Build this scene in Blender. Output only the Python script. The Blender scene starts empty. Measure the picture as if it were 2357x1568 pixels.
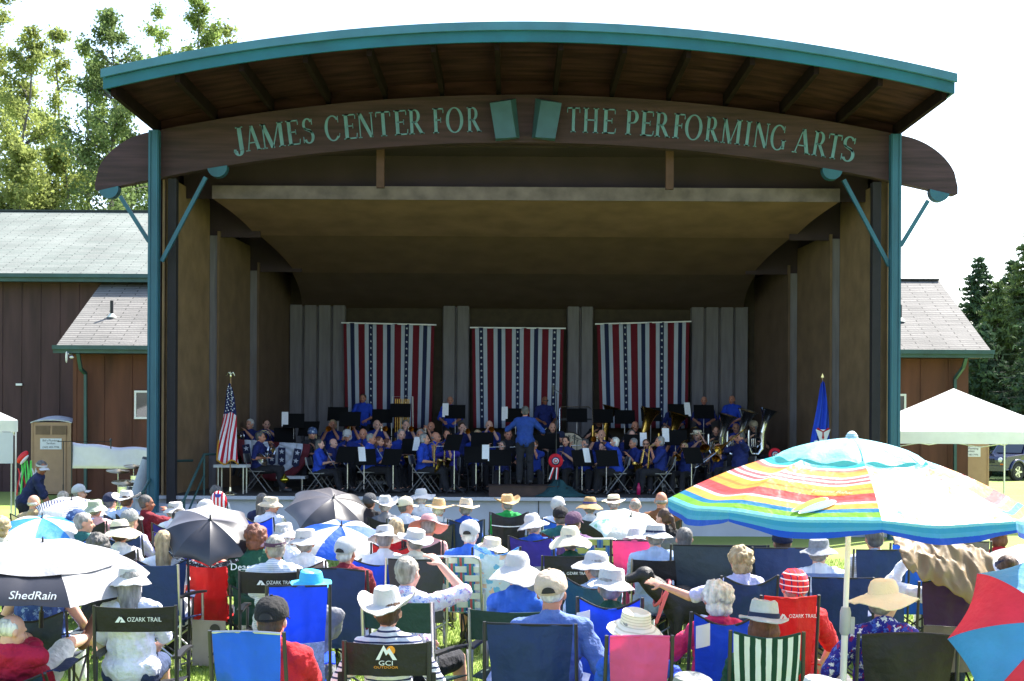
import bpy, bmesh, math, random
import numpy as np
from mathutils import Vector, Matrix, Euler, noise as mnoise
R = math.radians
random.seed(7)
SC = bpy.context.scene
COL = SC.collection
# ------------------------------------------------------------- camera
F, CAMH, HOR, W_, H_ = 1372.0, 2.25, 425.0, 1024, 681
cam_d = bpy.data.cameras.new('camera'); cam = bpy.data.objects.new('camera', cam_d); COL.objects.link(cam)
cam_d.sensor_width = 36; cam_d.lens = 36 * F / W_; cam_d.shift_y = (HOR - H_ / 2) / W_
cam_d.clip_end = 4000; cam_d.clip_start = 0.1
ROLL = R(0.3)
cam.location = (0, 0, CAMH)
cam.rotation_euler = (Matrix.Rotation(R(90), 3, 'X') @ Matrix.Rotation(ROLL, 3, 'Z')).to_euler()
SC.camera = cam
# ------------------------------------------------------------- sky and sun
world = bpy.data.worlds.new("World"); SC.world = world; world.use_nodes = True
nt = world.node_tree; bg = nt.nodes['Background']
sky = nt.nodes.new('ShaderNodeTexSky'); sky.sky_type = 'NISHITA'; sky.sun_disc = False
SUN_EL, SUN_AZ = R(52), R(42)          # azimuth measured from +Y towards +X
sky.sun_elevation = SUN_EL; sky.sun_rotation = SUN_AZ; sky.dust_density = 2.0; sky.air_density = 1.0
nt.links.new(sky.outputs[0], bg.inputs[0]); bg.inputs[1].default_value = 0.15
sun_d = bpy.data.lights.new('sun', 'SUN'); sun_d.energy = 5.0; sun_d.angle = R(0.5); sun_d.color = (1, 0.95, 0.87)
sun = bpy.data.objects.new('sun', sun_d); COL.objects.link(sun)
sdir = Vector((math.sin(SUN_AZ) * math.cos(SUN_EL), math.cos(SUN_AZ) * math.cos(SUN_EL), math.sin(SUN_EL)))
sun.rotation_euler = sdir.to_track_quat('Z', 'Y').to_euler(); sun.location = (20, 20, 40)
SC.view_settings.view_transform = 'Standard'; SC.view_settings.look = 'None'
SC.view_settings.exposure = 1.62; SC.view_settings.gamma = 1
SC.render.engine = 'CYCLES'
SC.cycles.max_bounces = 8; SC.cycles.diffuse_bounces = 4; SC.cycles.use_denoising = True
# ------------------------------------------------------------- layout helpers
D = 1024 / 2357.0
def ray(dx, dy):
    """direction (per metre of depth) of a photo point given in 2357-wide coordinates"""
    u = dx * D - W_ / 2; v = HOR - dy * D
    c, s = math.cos(ROLL), math.sin(ROLL)
    v2 = v - (HOR - H_ / 2); u2 = u      # camera-plane centred
    # camera x/y incl. shift
    a, b = u, v
    X = c * a - s * b; Z = s * a + c * b
    return X / F, Z / F
def P(dx, dy, Y):
    x, z = ray(dx, dy)
    return Vector((x * Y, Y, CAMH + z * Y))
def yfor(dx, dy, z):
    return (z - CAMH) / ray(dx, dy)[1]
# ------------------------------------------------------------- materials
MATS = {}
def newmat(name):
    m = bpy.data.materials.new(name); m.use_nodes = True
    return m, m.node_tree, m.node_tree.nodes['Principled BSDF']
def N(nt, typ, **kw):
    n = nt.nodes.new(typ)
    for k, v in kw.items():
        if k.startswith('i_'): n.inputs[int(k[2:])].default_value = v
        else: setattr(n, k, v)
    return n
def rgba(c): return (c[0], c[1], c[2], 1)
def S(r, g, b):
    """sRGB 0-255 to linear albedo"""
    f = lambda v: ((v / 255) / 12.92) if v / 255 < .04045 else (((v / 255) + .055) / 1.055) ** 2.4
    return (f(r), f(g), f(b))
def M(col, rough=.8, metal=0., var=.12, vs=6., bump=.0, bs=60., transl=0., kind=None, coat=0., spec=None, name=None, stretch=None):
    key = (tuple(round(c, 4) for c in col), rough, metal, var, vs, bump, bs, transl, kind, coat, spec, stretch)
    if key in MATS: return MATS[key]
    m, t, b = newmat(name or 'surface')
    b.inputs['Roughness'].default_value = rough; b.inputs['Metallic'].default_value = metal
    if coat: b.inputs['Coat Weight'].default_value = coat
    if spec is not None: b.inputs['Specular IOR Level'].default_value = spec
    tc = N(t, 'ShaderNodeTexCoord'); src = tc.outputs['Object']
    if stretch:
        mp = N(t, 'ShaderNodeMapping'); mp.inputs['Scale'].default_value = stretch
        t.links.new(src, mp.inputs[0]); src = mp.outputs[0]
    colout = None
    if var:
        n = N(t, 'ShaderNodeTexNoise'); n.inputs['Scale'].default_value = vs; n.inputs['Detail'].default_value = 5
        t.links.new(src, n.inputs['Vector'])
        mr = N(t, 'ShaderNodeMapRange'); mr.inputs[1].default_value = .3; mr.inputs[2].default_value = .7
        mr.inputs[3].default_value = 1 - var; mr.inputs[4].default_value = 1 + var
        t.links.new(n.outputs[0], mr.inputs[0])
        mx = N(t, 'ShaderNodeVectorMath', operation='SCALE'); mx.inputs[0].default_value = col
        t.links.new(mr.outputs[0], mx.inputs[3]); colout = mx.outputs[0]
        t.links.new(colout, b.inputs['Base Color'])
    else: b.inputs['Base Color'].default_value = rgba(col)
    if bump:
        n2 = N(t, 'ShaderNodeTexNoise'); n2.inputs['Scale'].default_value = bs; n2.inputs['Detail'].default_value = 4
        t.links.new(src, n2.inputs['Vector'])
        bp = N(t, 'ShaderNodeBump'); bp.inputs['Strength'].default_value = bump; bp.inputs['Distance'].default_value = .01 if bs > 20 else .05
        t.links.new(n2.outputs[0], bp.inputs['Height']); t.links.new(bp.outputs[0], b.inputs['Normal'])
    if transl:
        tr = N(t, 'ShaderNodeBsdfTranslucent'); mix = N(t, 'ShaderNodeMixShader'); mix.inputs[0].default_value = transl
        if colout: t.links.new(colout, tr.inputs[0])
        else: tr.inputs[0].default_value = rgba(col)
        out = t.nodes['Material Output']
        t.links.new(b.outputs[0], mix.inputs[1]); t.links.new(tr.outputs[0], mix.inputs[2]); t.links.new(mix.outputs[0], out.inputs[0])
    MATS[key] = m
    return m
def cloth(col, transl=.0): return M(col, .9, var=.10, vs=9, bump=.8, bs=11., transl=transl, name='cloth')
def nylon(col, transl=.22): return M(col, .62, var=.10, vs=5, bump=.5, bs=8., transl=transl, name='nylon')
def metal(col=(.55, .56, .58), rough=.3): return M(col, rough, 1., var=.06, vs=20, name='metal')
def plastic(col, rough=.4): return M(col, rough, var=.05, name='plastic')
def pat(name, fn, rough=.9, transl=0.):
    """pattern material: fn(nodetree, texcoord node) -> colour socket"""
    if name in MATS: return MATS[name]
    m, t, b = newmat(name); b.inputs['Roughness'].default_value = rough
    tc = N(t, 'ShaderNodeTexCoord'); c = fn(t, tc); t.links.new(c, b.inputs['Base Color'])
    n2 = N(t, 'ShaderNodeTexNoise'); n2.inputs['Scale'].default_value = 14
    t.links.new(tc.outputs['Object'], n2.inputs['Vector'])
    bp = N(t, 'ShaderNodeBump'); bp.inputs['Strength'].default_value = .4; bp.inputs['Distance'].default_value = .03
    t.links.new(n2.outputs[0], bp.inputs['Height']); t.links.new(bp.outputs[0], b.inputs['Normal'])
    if transl:
        tr = N(t, 'ShaderNodeBsdfTranslucent'); mix = N(t, 'ShaderNodeMixShader'); mix.inputs[0].default_value = transl
        t.links.new(c, tr.inputs[0]); out = t.nodes['Material Output']
        t.links.new(b.outputs[0], mix.inputs[1]); t.links.new(tr.outputs[0], mix.inputs[2]); t.links.new(mix.outputs[0], out.inputs[0])
    MATS[name] = m
    return m
def ramp(t, sock, stops, const=True):
    r = N(t, 'ShaderNodeValToRGB'); cr = r.color_ramp
    if const: cr.interpolation = 'CONSTANT'
    cr.elements[0].position = stops[0][0]; cr.elements[0].color = rgba(stops[0][1])
    cr.elements[1].position = stops[1][0]; cr.elements[1].color = rgba(stops[1][1])
    for p, c in stops[2:]:
        e = cr.elements.new(p); e.color = rgba(c)
    t.links.new(sock, r.inputs[0])
    return r.outputs[0]
def fract(t, sock, mul, add=0.):
    a = N(t, 'ShaderNodeMath', operation='MULTIPLY_ADD'); a.inputs[1].default_value = mul; a.inputs[2].default_value = add
    t.links.new(sock, a.inputs[0]); f = N(t, 'ShaderNodeMath', operation='FRACT'); t.links.new(a.outputs[0], f.inputs[0])
    return f.outputs[0]
def sep(t, sock):
    s = N(t, 'ShaderNodeSeparateXYZ'); t.links.new(sock, s.inputs[0]); return s.outputs
def stripes(name, axis, freq, stops, uv=False, transl=0.):
    def fn(t, tc):
        s = sep(t, tc.outputs['UV' if uv else 'Object'])
        return ramp(t, fract(t, s[axis], freq), stops)
    return pat(name, fn, transl=transl)
def plaid(name, c0, c1, c2, f=9.):
    def fn(t, tc):
        s = sep(t, tc.outputs['Object'])
        a = ramp(t, fract(t, s[0], f), [(0, (0, 0, 0)), (.6, (1, 1, 1)), (.75, (0, 0, 0))])
        b = ramp(t, fract(t, s[2], f), [(0, (0, 0, 0)), (.55, (1, 1, 1)), (.75, (0, 0, 0))])
        m1 = N(t, 'ShaderNodeMixRGB'); m1.inputs[1].default_value = rgba(c0); m1.inputs[2].default_value = rgba(c1); t.links.new(a, m1.inputs[0])
        m2 = N(t, 'ShaderNodeMixRGB'); m2.inputs[2].default_value = rgba(c2); t.links.new(m1.outputs[0], m2.inputs[1]); t.links.new(b, m2.inputs[0])
        return m2.outputs[0]
    return pat(name, fn)
def floral(name, base, cols, scale=16.):
    def fn(t, tc):
        v = N(t, 'ShaderNodeTexVoronoi'); v.inputs['Scale'].default_value = scale
        nz = N(t, 'ShaderNodeTexNoise'); nz.inputs['Scale'].default_value = scale * 2.2
        mx = N(t, 'ShaderNodeMixRGB'); mx.inputs[0].default_value = .06
        t.links.new(tc.outputs['Object'], nz.inputs['Vector']); t.links.new(tc.outputs['Object'], mx.inputs[1]); t.links.new(nz.outputs['Color'], mx.inputs[2])
        t.links.new(mx.outputs[0], v.inputs['Vector'])
        s = sep(t, v.outputs['Color'])
        st = [(i / len(cols), c) for i, c in enumerate(cols)]
        cr = ramp(t, s[0], st)
        mask = ramp(t, v.outputs['Distance'], [(0, (1, 1, 1)), (.42, (0, 0, 0))])
        m = N(t, 'ShaderNodeMixRGB'); m.inputs[1].default_value = rgba(base); t.links.new(mask, m.inputs[0]); t.links.new(cr, m.inputs[2])
        return m.outputs[0]
    return pat(name, fn)
# ------------------------------------------------------------- mesh builder
def vv(p): return p if isinstance(p, Vector) else Vector(p)
def frame(d, up=None):
    d = vv(d).normalized(); up = vv(up) if up is not None else Vector((0, 0, 1))
    if abs(d.dot(up.normalized())) > .98: up = Vector((1, 0, 0)) if abs(d.x) < .9 else Vector((0, 1, 0))
    s = d.cross(up).normalized(); u = s.cross(d).normalized()
    return d, s, u
class MB:
    def __init__(s): s.v = []; s.f = []; s.mi = []; s.uv = {}; s.cur = 0
    def add(s, vs, fs, m=None):
        o = len(s.v); s.v += [tuple(p) for p in vs]
        for f in fs: s.f.append(tuple(i + o for i in f)); s.mi.append(s.cur if m is None else m)
        return s
    def box(s, c, d, M3=None, m=None):
        x, y, z = d[0] / 2, d[1] / 2, d[2] / 2; c = vv(c)
        pts = [Vector(p) for p in ((-x, -y, -z), (x, -y, -z), (x, y, -z), (-x, y, -z), (-x, -y, z), (x, -y, z), (x, y, z), (-x, y, z))]
        if M3 is not None: pts = [M3 @ p for p in pts]
        return s.add([p + c for p in pts], [(0, 3, 2, 1), (4, 5, 6, 7), (0, 1, 5, 4), (1, 2, 6, 5), (2, 3, 7, 6), (3, 0, 4, 7)], m)
    def bar(s, a, b, w, h, up=None, m=None):
        a, b = vv(a), vv(b); d, sd, u = frame(b - a, up)
        M3 = Matrix((sd, d, u)).transposed()
        return s.box((a + b) / 2, (w, (b - a).length, h), M3, m)
    def tube(s, pts, r, n=8, caps=True, m=None, closed=False):
        pts = [vv(p) for p in pts]; k = len(pts)
        rr = r if isinstance(r, (list, tuple)) else [r] * k
        vs = []; fs = []
        up = None
        for i, p in enumerate(pts):
            if closed: d = pts[(i + 1) % k] - pts[i - 1]
            else: d = pts[min(i + 1, k - 1)] - pts[max(i - 1, 0)]
            if d.length < 1e-9: d = Vector((0, 0, 1))
            d = d.normalized()
            if up is None: _, sd, up = frame(d)
            sd = d.cross(up)
            if sd.length < 1e-5: _, sd, up = frame(d)
            sd.normalize(); up = sd.cross(d).normalized()
            for j in range(n):
                a = 2 * math.pi * j / n
                vs.append(p + (sd * math.cos(a) + up * math.sin(a)) * rr[i])
        kk = k if closed else k - 1
        for i in range(kk):
            for j in range(n):
                a = i * n + j; b = i * n + (j + 1) % n; i2 = (i + 1) % k
                fs.append((a, b, i2 * n + (j + 1) % n, i2 * n + j))
        if caps and not closed:
            fs.append(tuple(range(n))[::-1]); fs.append(tuple((k - 1) * n + j for j in range(n)))
        return s.add(vs, fs, m)
    def lathe(s, prof, n=24, c=(0, 0, 0), M3=None, sx=1., sy=1., m=None, fn=None, close=True):
        """prof: list of (r,z) turned about z"""
        vs = []; fs = []; c = vv(c); k = len(prof)
        for r_, z in prof:
            for j in range(n):
                a = 2 * math.pi * j / n
                p = Vector((r_ * math.cos(a) * sx, r_ * math.sin(a) * sy, z))
                if fn: p = fn(p, a, r_)
                if M3 is not None: p = M3 @ p
                vs.append(p + c)
        for i in range(k - 1):
            for j in range(n):
                fs.append((i * n + j, i * n + (j + 1) % n, (i + 1) * n + (j + 1) % n, (i + 1) * n + j))
        if close:
            if prof[0][0] > 1e-6: fs.append(tuple(range(n))[::-1])
            if prof[-1][0] > 1e-6: fs.append(tuple((k - 1) * n + j for j in range(n)))
        return s.add(vs, fs, m)
    def ell(s, c, r, M3=None, n=14, k=8, m=None):
        prof = [(max(1e-4, math.sin(math.pi * i / k)), -math.cos(math.pi * i / k)) for i in range(k + 1)]
        vs = []; fs = []; c = vv(c)
        for r_, z in prof:
            for j in range(n):
                a = 2 * math.pi * j / n
                p = Vector((r_ * math.cos(a) * r[0], r_ * math.sin(a) * r[1], z * r[2]))
                if M3 is not None: p = M3 @ p
                vs.append(p + c)
        for i in range(k):
            for j in range(n):
                fs.append((i * n + j, i * n + (j + 1) % n, (i + 1) * n + (j + 1) % n, (i + 1) * n + j))
        fs.append(tuple(range(n))[::-1]); fs.append(tuple(k * n + j for j in range(n)))
        return s.add(vs, fs, m)
    def caps(s, a, b, ra, rb, n=12):
        a, b = vv(a), vv(b); d = b - a; L = d.length
        if L < 1e-6: return s.ell(a, (ra, ra, ra))
        dn = d / L; pts = []; rr = []
        for t in (90, 60, 30):
            pts.append(a - dn * ra * math.sin(R(t))); rr.append(max(ra * math.cos(R(t)), 1e-3))
        pts.append(a); rr.append(ra); pts.append(b); rr.append(rb)
        for t in (30, 60, 90):
            pts.append(b + dn * rb * math.sin(R(t))); rr.append(max(rb * math.cos(R(t)), 1e-3))
        return s.tube(pts, rr, n)
    def grid(s, fn, nu, nv, m=None, uvs=True):
        o = len(s.v); vs = []; fs = []
        for j in range(nv + 1):
            for i in range(nu + 1):
                vs.append(fn(i / nu, j / nv)); s.uv[o + len(vs) - 1] = (i / nu, j / nv)
        for j in range(nv):
            for i in range(nu):
                a = j * (nu + 1) + i
                fs.append((a, a + 1, a + nu + 2, a + nu + 1))
        return s.add(vs, fs, m)
    def slab(s, fn, nu, nv, th, m=None):
        """grid with thickness th (vector or number along local normal)"""
        o = len(s.v); g = [[vv(fn(i / nu, j / nv)) for i in range(nu + 1)] for j in range(nv + 1)]
        off = []
        for j in range(nv + 1):
            for i in range(nu + 1):
                if isinstance(th, Vector): off.append(th)
                else:
                    a = g[j][min(i + 1, nu)] - g[j][max(i - 1, 0)]; b = g[min(j + 1, nv)][i] - g[max(j - 1, 0)][i]
                    n_ = a.cross(b); off.append(n_.normalized() * th if n_.length > 1e-9 else Vector((0, 0, th)))
        top = [p for row in g for p in row]; bot = [p + q for p, q in zip(top, off)]
        K = (nu + 1) * (nv + 1); fs = []
        for j in range(nv):
            for i in range(nu):
                a = j * (nu + 1) + i
                fs.append((a, a + nu + 1, a + nu + 2, a + 1)); fs.append((K + a, K + a + 1, K + a + nu + 2, K + a + nu + 1))
        rim = [i for i in range(nu + 1)] + [j * (nu + 1) + nu for j in range(1, nv + 1)] + [nv * (nu + 1) + i for i in range(nu - 1, -1, -1)] + [j * (nu + 1) for j in range(nv - 1, 0, -1)]
        for q in range(len(rim)):
            a, b = rim[q], rim[(q + 1) % len(rim)]; fs.append((a, b, K + b, K + a))
        for idx in range(K):
            i, j = idx % (nu + 1), idx // (nu + 1)
            s.uv[o + idx] = (i / nu, j / nv); s.uv[o + K + idx] = (i / nu, j / nv)
        return s.add(top + bot, fs, m)
    def prism(s, poly, d, M4=None, m=None):
        """poly: 2D outline (x,z); extruded along y by d"""
        n = len(poly); vs = [Vector((x, 0, z)) for x, z in poly] + [Vector((x, d, z)) for x, z in poly]
        if M4 is not None: vs = [M4 @ p for p in vs]
        fs = [tuple(range(n)), tuple(range(n, 2 * n))[::-1]] + [((i + 1) % n, i, n + i, n + (i + 1) % n) for i in range(n)]
        return s.add(vs, fs, m)
    def mesh(s, name, smooth=False):
        me = bpy.data.meshes.new(name); me.from_pydata(s.v, [], s.f)
        if any(s.mi): me.polygons.foreach_set('material_index', s.mi)
        if s.uv:
            ul = me.uv_layers.new(name='uv')
            for l in me.loops: ul.data[l.index].uv = s.uv.get(l.vertex_index, (0, 0))
        if smooth:
            me.shade_smooth()
            if smooth == 'auto': me.set_sharp_from_angle(angle=R(38))
        me.update()
        return me
def link(name, data, parent=None, mats=None, M4=None):
    o = bpy.data.objects.new(name, data); COL.objects.link(o)
    if parent is not None: o.parent = parent
    if M4 is not None: o.matrix_local = M4
    if mats is not None:
        if not isinstance(mats, (list, tuple)): mats = [mats]
        while len(data.materials) < len(mats): data.materials.append(None)
        for i, m in enumerate(mats):
            o.material_slots[i].link = 'OBJECT'; o.material_slots[i].material = m
    return o
def build(mb, name, mats, parent=None, smooth='auto', M4=None):
    return link(name, mb.mesh(name, smooth), parent, mats, M4)
MC = {}
def cpart(key, fn, name, mats, parent=None, smooth='auto', M4=None):
    """part from a cached mesh: fn(MB) fills it the first time"""
    if key not in MC:
        mb = MB(); fn(mb); MC[key] = mb.mesh(name, smooth)
    return link(name, MC[key], parent, mats, M4)
def tag(o, label=None, cat=None, group=None, kind=None):
    if label: o['label'] = label
    if cat: o['category'] = cat
    if group: o['group'] = group
    if kind: o['kind'] = kind
    return o
def thing(name, label, cat, loc=(0, 0, 0), rz=0., group=None, scale=1.):
    o = bpy.data.objects.new(name, None); COL.objects.link(o); o.location = loc; o.rotation_euler = (0, 0, rz); o.scale = (scale,) * 3
    o.empty_display_size = .1
    return tag(o, label, cat, group)
def text(s, size, name, mat, parent=None, M4=None, depth=.002, align='CENTER', shear=0., xs=1.):
    cu = bpy.data.curves.new(name, 'FONT'); cu.body = s; cu.size = size; cu.extrude = depth; cu.align_x = align; cu.shear = shear
    cu.resolution_u = 3; tmp = bpy.data.objects.new('tmp', cu); me = bpy.data.meshes.new_from_object(tmp); bpy.data.objects.remove(tmp); me.name = name
    return link(name, me, parent, mat, (M4 if M4 is not None else Matrix.Identity(4)) @ Matrix.Diagonal((xs, 1, 1, 1)))
FACE_CAM = Matrix.Rotation(R(90), 4, 'X')      # text standing up, readable from -Y
def T(x, y=None, z=None): return Matrix.Translation((x, y, z) if y is not None else x)
# ============================================================= SETTING
XC = 0.27
TEAL = M(S(34, 90, 112), .45, var=.20, vs=3, bump=.2, bs=6., stretch=(1, 1, .3), name='teal_paint')
TEAL2 = M(S(46, 80, 80), .5, var=.2, vs=3, name='green_paint')
PLY = M((.043, .017, .018), .85, var=.6, vs=1.6, spec=.15, bump=.3, bs=30., stretch=(.5, 3, 3), name='stained_plywood')
PLYDK = M((.035, .019, .026), .8, var=.25, vs=1.2, bump=.2, bs=40., name='dark_wood')
RAFT = M((.016, .009, .010), .9, var=.25, vs=2, spec=.08, name='rafter_wood')
BEAMM = M((.048, .022, .030), .75, var=.42, vs=1.8, bump=.3, bs=25., stretch=(.45, 2, 7), name='beam_wood')
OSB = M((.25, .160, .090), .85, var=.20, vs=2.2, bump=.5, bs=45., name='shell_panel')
OSB_SHADE2 = M((.175, .112, .066), .85, var=.18, vs=2.0, bump=.5, bs=45., name='shell_panel')  # same panel, darkened to paint in the shade deeper inside the shell
OSB_SHADE3 = M((.12, .076, .05), .85, var=.16, vs=2.0, bump=.5, bs=45., name='shell_panel')  # darkest copy: painted shade for the side panels nearest the back
TIER_SHADE2 = M((.15, .090, .066), .85, var=.16, vs=1.6, bump=.5, bs=45., name='ceiling_panel'); TIER_SHADE3 = M((.10, .064, .052), .85, var=.16, vs=1.6, bump=.5, bs=45., name='ceiling_panel')  # ceiling colour stepped darker, shade painted into the two rear tiers
GREYP = M((.165, .152, .162), .8, var=.18, vs=2, bump=.3, bs=30., stretch=(6, 6, .6), name='grey_panel')
CONC = M(S(184, 184, 196), .9, var=.10, vs=1.5, bump=.3, bs=40., name='concrete')
BARN = M((.062, .029, .031), .8, var=.3, vs=1.2, bump=.3, bs=30., stretch=(3, 3, .4), name='brown_siding')
BARN2 = M((.10, .034, .020), .8, var=.45, vs=.9, bump=.3, bs=30., stretch=(2, 2, .35), name='cedar_siding')
WHITE = plastic((.8, .8, .8), .5)
BLACK = plastic((.012, .012, .014), .45)
ALU = metal((.62, .63, .65), .35)
DKMET = M((.05, .052, .058), .4, .6, var=.1, name='dark_tube')
# ---- ground
def lawn_col(t, tc):
    n = N(t, 'ShaderNodeTexNoise'); n.inputs['Scale'].default_value = .35; n.inputs['Detail'].default_value = 8
    t.links.new(tc.outputs['Object'], n.inputs['Vector'])
    n2 = N(t, 'ShaderNodeTexNoise'); n2.inputs['Scale'].default_value = 30; n2.inputs['Detail'].default_value = 5
    t.links.new(tc.outputs['Object'], n2.inputs['Vector'])
    m = N(t, 'ShaderNodeMath', operation='MULTIPLY_ADD'); m.inputs[1].default_value = .5; t.links.new(n2.outputs[0], m.inputs[0]); t.links.new(n.outputs[0], m.inputs[2])
    return ramp(t, m.outputs[0], [(.35, (.13, .19, .03)), (.62, (.19, .265, .045)), (.95, (.25, .31, .08))], const=False)
LAWN = pat('lawn_surface', lawn_col, rough=1.)
g = MB(); g.grid(lambda u, v: Vector((-900 + 1800 * u, -30 + 2200 * v, 0)), 8, 8)
tag(build(g, 'lawn', LAWN, smooth=False), kind='structure')
def grass_blades():
    rng = np.random.default_rng(3); n = 170000
    y = 8.2 + (rng.random(n) ** 1.5) * 15; x = (rng.random(n) - .5) * 2 * (y * .375 + .2)
    h = .028 + rng.random(n) * .035; a = rng.random(n) * 6.283; w = .0035 + rng.random(n) * .003
    lx = (rng.random(n) - .5) * .04; ly = (rng.random(n) - .5) * .04
    dx, dy = np.cos(a) * w, np.sin(a) * w
    v = np.empty((n, 3, 3)); v[:, 0] = np.stack([x - dx, y - dy, 0 * x], 1); v[:, 1] = np.stack([x + dx, y + dy, 0 * x], 1); v[:, 2] = np.stack([x + lx, y + ly, h], 1)
    me = bpy.data.meshes.new('grass'); me.vertices.add(3 * n); me.vertices.foreach_set('co', v.reshape(-1)); me.loops.add(3 * n)
    me.loops.foreach_set('vertex_index', np.arange(3 * n)); me.polygons.add(n); me.polygons.foreach_set('loop_start', np.arange(n) * 3); me.polygons.foreach_set('loop_total', np.full(n, 3))
    me.update(); return me
tag(link('grass', grass_blades(), None, M((.17, .265, .045), .6, var=.3, vs=3, transl=.35, name='grass_blade')), 'short bright green grass of the lawn between the chairs', 'grass', kind='stuff')
# far gravel road behind the right trees is hidden; hills on the horizon
def hill(name, x0, x1, Y, zf, c):
    m = MB(); m.grid(lambda u, v: Vector((x0 + (x1 - x0) * u, Y + 260 * (v - 0.5) * 2, max(-1, zf(u) * math.cos((v - .5) * 3.0) + (mnoise.noise(Vector((u * 9, v * 3, 2))) * 22 if 0 < v < 1 else 0)))), 80, 12)
    tag(build(m, name, c, smooth=True), kind='structure')
# ---- band shell --------------------------------------------------
FL = .78           # stage floor height
shell = thing('band_shell', 'brown timber band shell with arched teal roof edge and lettered beam over the stage', 'band shell', (XC, 28, 0))
def sx(p): p = vv(p); return p - Vector((XC, 28, 0))
def sb(mb, name, mat, parent=shell, **k):
    mb.v = [tuple(vv(p) - Vector((XC, 28, 0))) for p in mb.v] if parent is not None else mb.v
    return build(mb, name, mat, parent, **k)
def arc(x, zt, Rr): return zt - Rr + math.sqrt(Rr * Rr - (x - XC) ** 2)
# platform
m = MB(); m.box((XC, 32.6, FL / 2 - .02), (15.9, 9.2, FL - .04)); sb(m, 'stage_wall', CONC)
m = MB(); m.box((XC, 32.55, FL - .02), (16.0, 9.3, .04))
for x in (-7.0, 0.55, 8.0): m.box((x, 27.994, FL / 2), (.02, .012, FL - .06))
sb(m, 'stage_floor', M((.055, .052, .05), .7, var=.2, name='stage_boards'))
m = MB(); m.box((XC, 27.89, FL - .035), (16.0, .05, .07)); sb(m, 'stage_edge', CONC)
# roof
RR, ZT = 33., 9.40
x0, x1 = -7.33 + .0, 7.87
def rz(x, dz=0.): return arc(x, ZT + dz, RR)
NX = 48
m = MB(); m.slab(lambda u, v: Vector((x0 + (x1 - x0) * u, 24.62 + 13.6 * v, rz(x0 + (x1 - x0) * u, -.06))), NX, 1, Vector((0, 0, -.10))); sb(m, 'roof_deck', PLY)
m = MB(); m.slab(lambda u, v: Vector((x0 + .02 + (x1 - x0 - .04) * u, 24.6 + 13.65 * v, rz(x0 + (x1 - x0) * u, .02))), NX, 1, Vector((0, 0, -.075))); sb(m, 'roof_covering', M((.09, .16, .14), .6, name='roofing'))
m = MB()
m.slab(lambda u, v: Vector((x0 + (x1 - x0) * u, 24.56, rz(x0 + (x1 - x0) * u, -.30 + .19 * v))), NX, 1, Vector((0, -.05, 0)))
sb(m, 'fascia', M(S(10, 92, 112), .5, var=.20, vs=1.3, bump=.2, bs=4., name='teal_paint'), smooth=False)
m = MB(); m.slab(lambda u, v: Vector((x0 - .03 + (x1 - x0 + .06) * u, 24.50, rz(x0 + (x1 - x0) * u, -.11 + .15 * v))), NX, 1, Vector((0, -.07, 0)))
sb(m, 'drip_edge', M(S(58, 112, 132), .4, var=.14, vs=2, name='teal_flashing'), smooth=False)
for xx in (x0 - .015, x1 + .015):
    m = MB(); m.box((xx, 31.4, rz(xx) - .14), (.045, 13.6, .26)); sb(m, 'barge_board', TEAL)
for i in range(14):
    xr = x0 + .12 + (x1 - x0 - .24) * i / 13
    m = MB(); m.box((xr, 31.2, rz(xr) - .16 - .12), (.09, 13.0, .23)); sb(m, 'rafter', RAFT)
# infill above beam and wood wall between rafters
m = MB()
for i in range(13):
    a = x0 + .12 + (x1 - x0 - .24) * i / 13 + .05; b = x0 + .12 + (x1 - x0 - .24) * (i + 1) / 13 - .05
    m.slab(lambda u, v: Vector((a + (b - a) * u, 27.86, (rz(a + (b - a) * u) - .165) * v + (arc(a + (b - a) * u, 8.70, 37) * (1 - v)))), 3, 1, Vector((0, .03, 0)))
sb(m, 'infill_board', PLY, smooth=False)
# beam with lettering
def bz(x, v, dz=0): return arc(x, 7.94 + .96 * v, 37.)
bx0, bx1 = -8.42, 8.95
m = MB()
top = []; bot = []
n_ = 260
for i in range(n_ + 1):
    x = bx0 + (bx1 - bx0) * i / n_
    t_ = min(x - bx0, bx1 - x)
    k = 1. if t_ > 1.05 else math.sqrt(max(0, 1 - ((1.05 - t_) / 1.05) ** 2)) * .97 + .03
    zb, zt = bz(x, 0), bz(x, 1)
    z_mid = zb + .16
    top.append((x, z_mid + (zt - z_mid) * k)); bot.append((x, zb + (0 if t_ > .05 else .04)))
def strip(mb, top, bot, y, d):
    n = len(top); o = []
    for i in range(n): o += [Vector((top[i][0], y, top[i][1])), Vector((bot[i][0], y, bot[i][1])), Vector((top[i][0], y + d, top[i][1])), Vector((bot[i][0], y + d, bot[i][1]))]
    fs = []
    for i in range(n - 1):
        a, b = 4 * i, 4 * i + 4
        fs += [(a, a + 1, b + 1, b), (a + 2, b + 2, b + 3, a + 3), (a, b, b + 2, a + 2), (a + 1, a + 3, b + 3, b + 1)]
    fs += [(0, 2, 3, 1), (4 * n - 4, 4 * n - 3, 4 * n - 1, 4 * n - 2)]
    mb.add(o, fs)
strip(m, top, bot, 27.62, .22)
beam = sb(m, 'beam', BEAMM, smooth=False)
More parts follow.
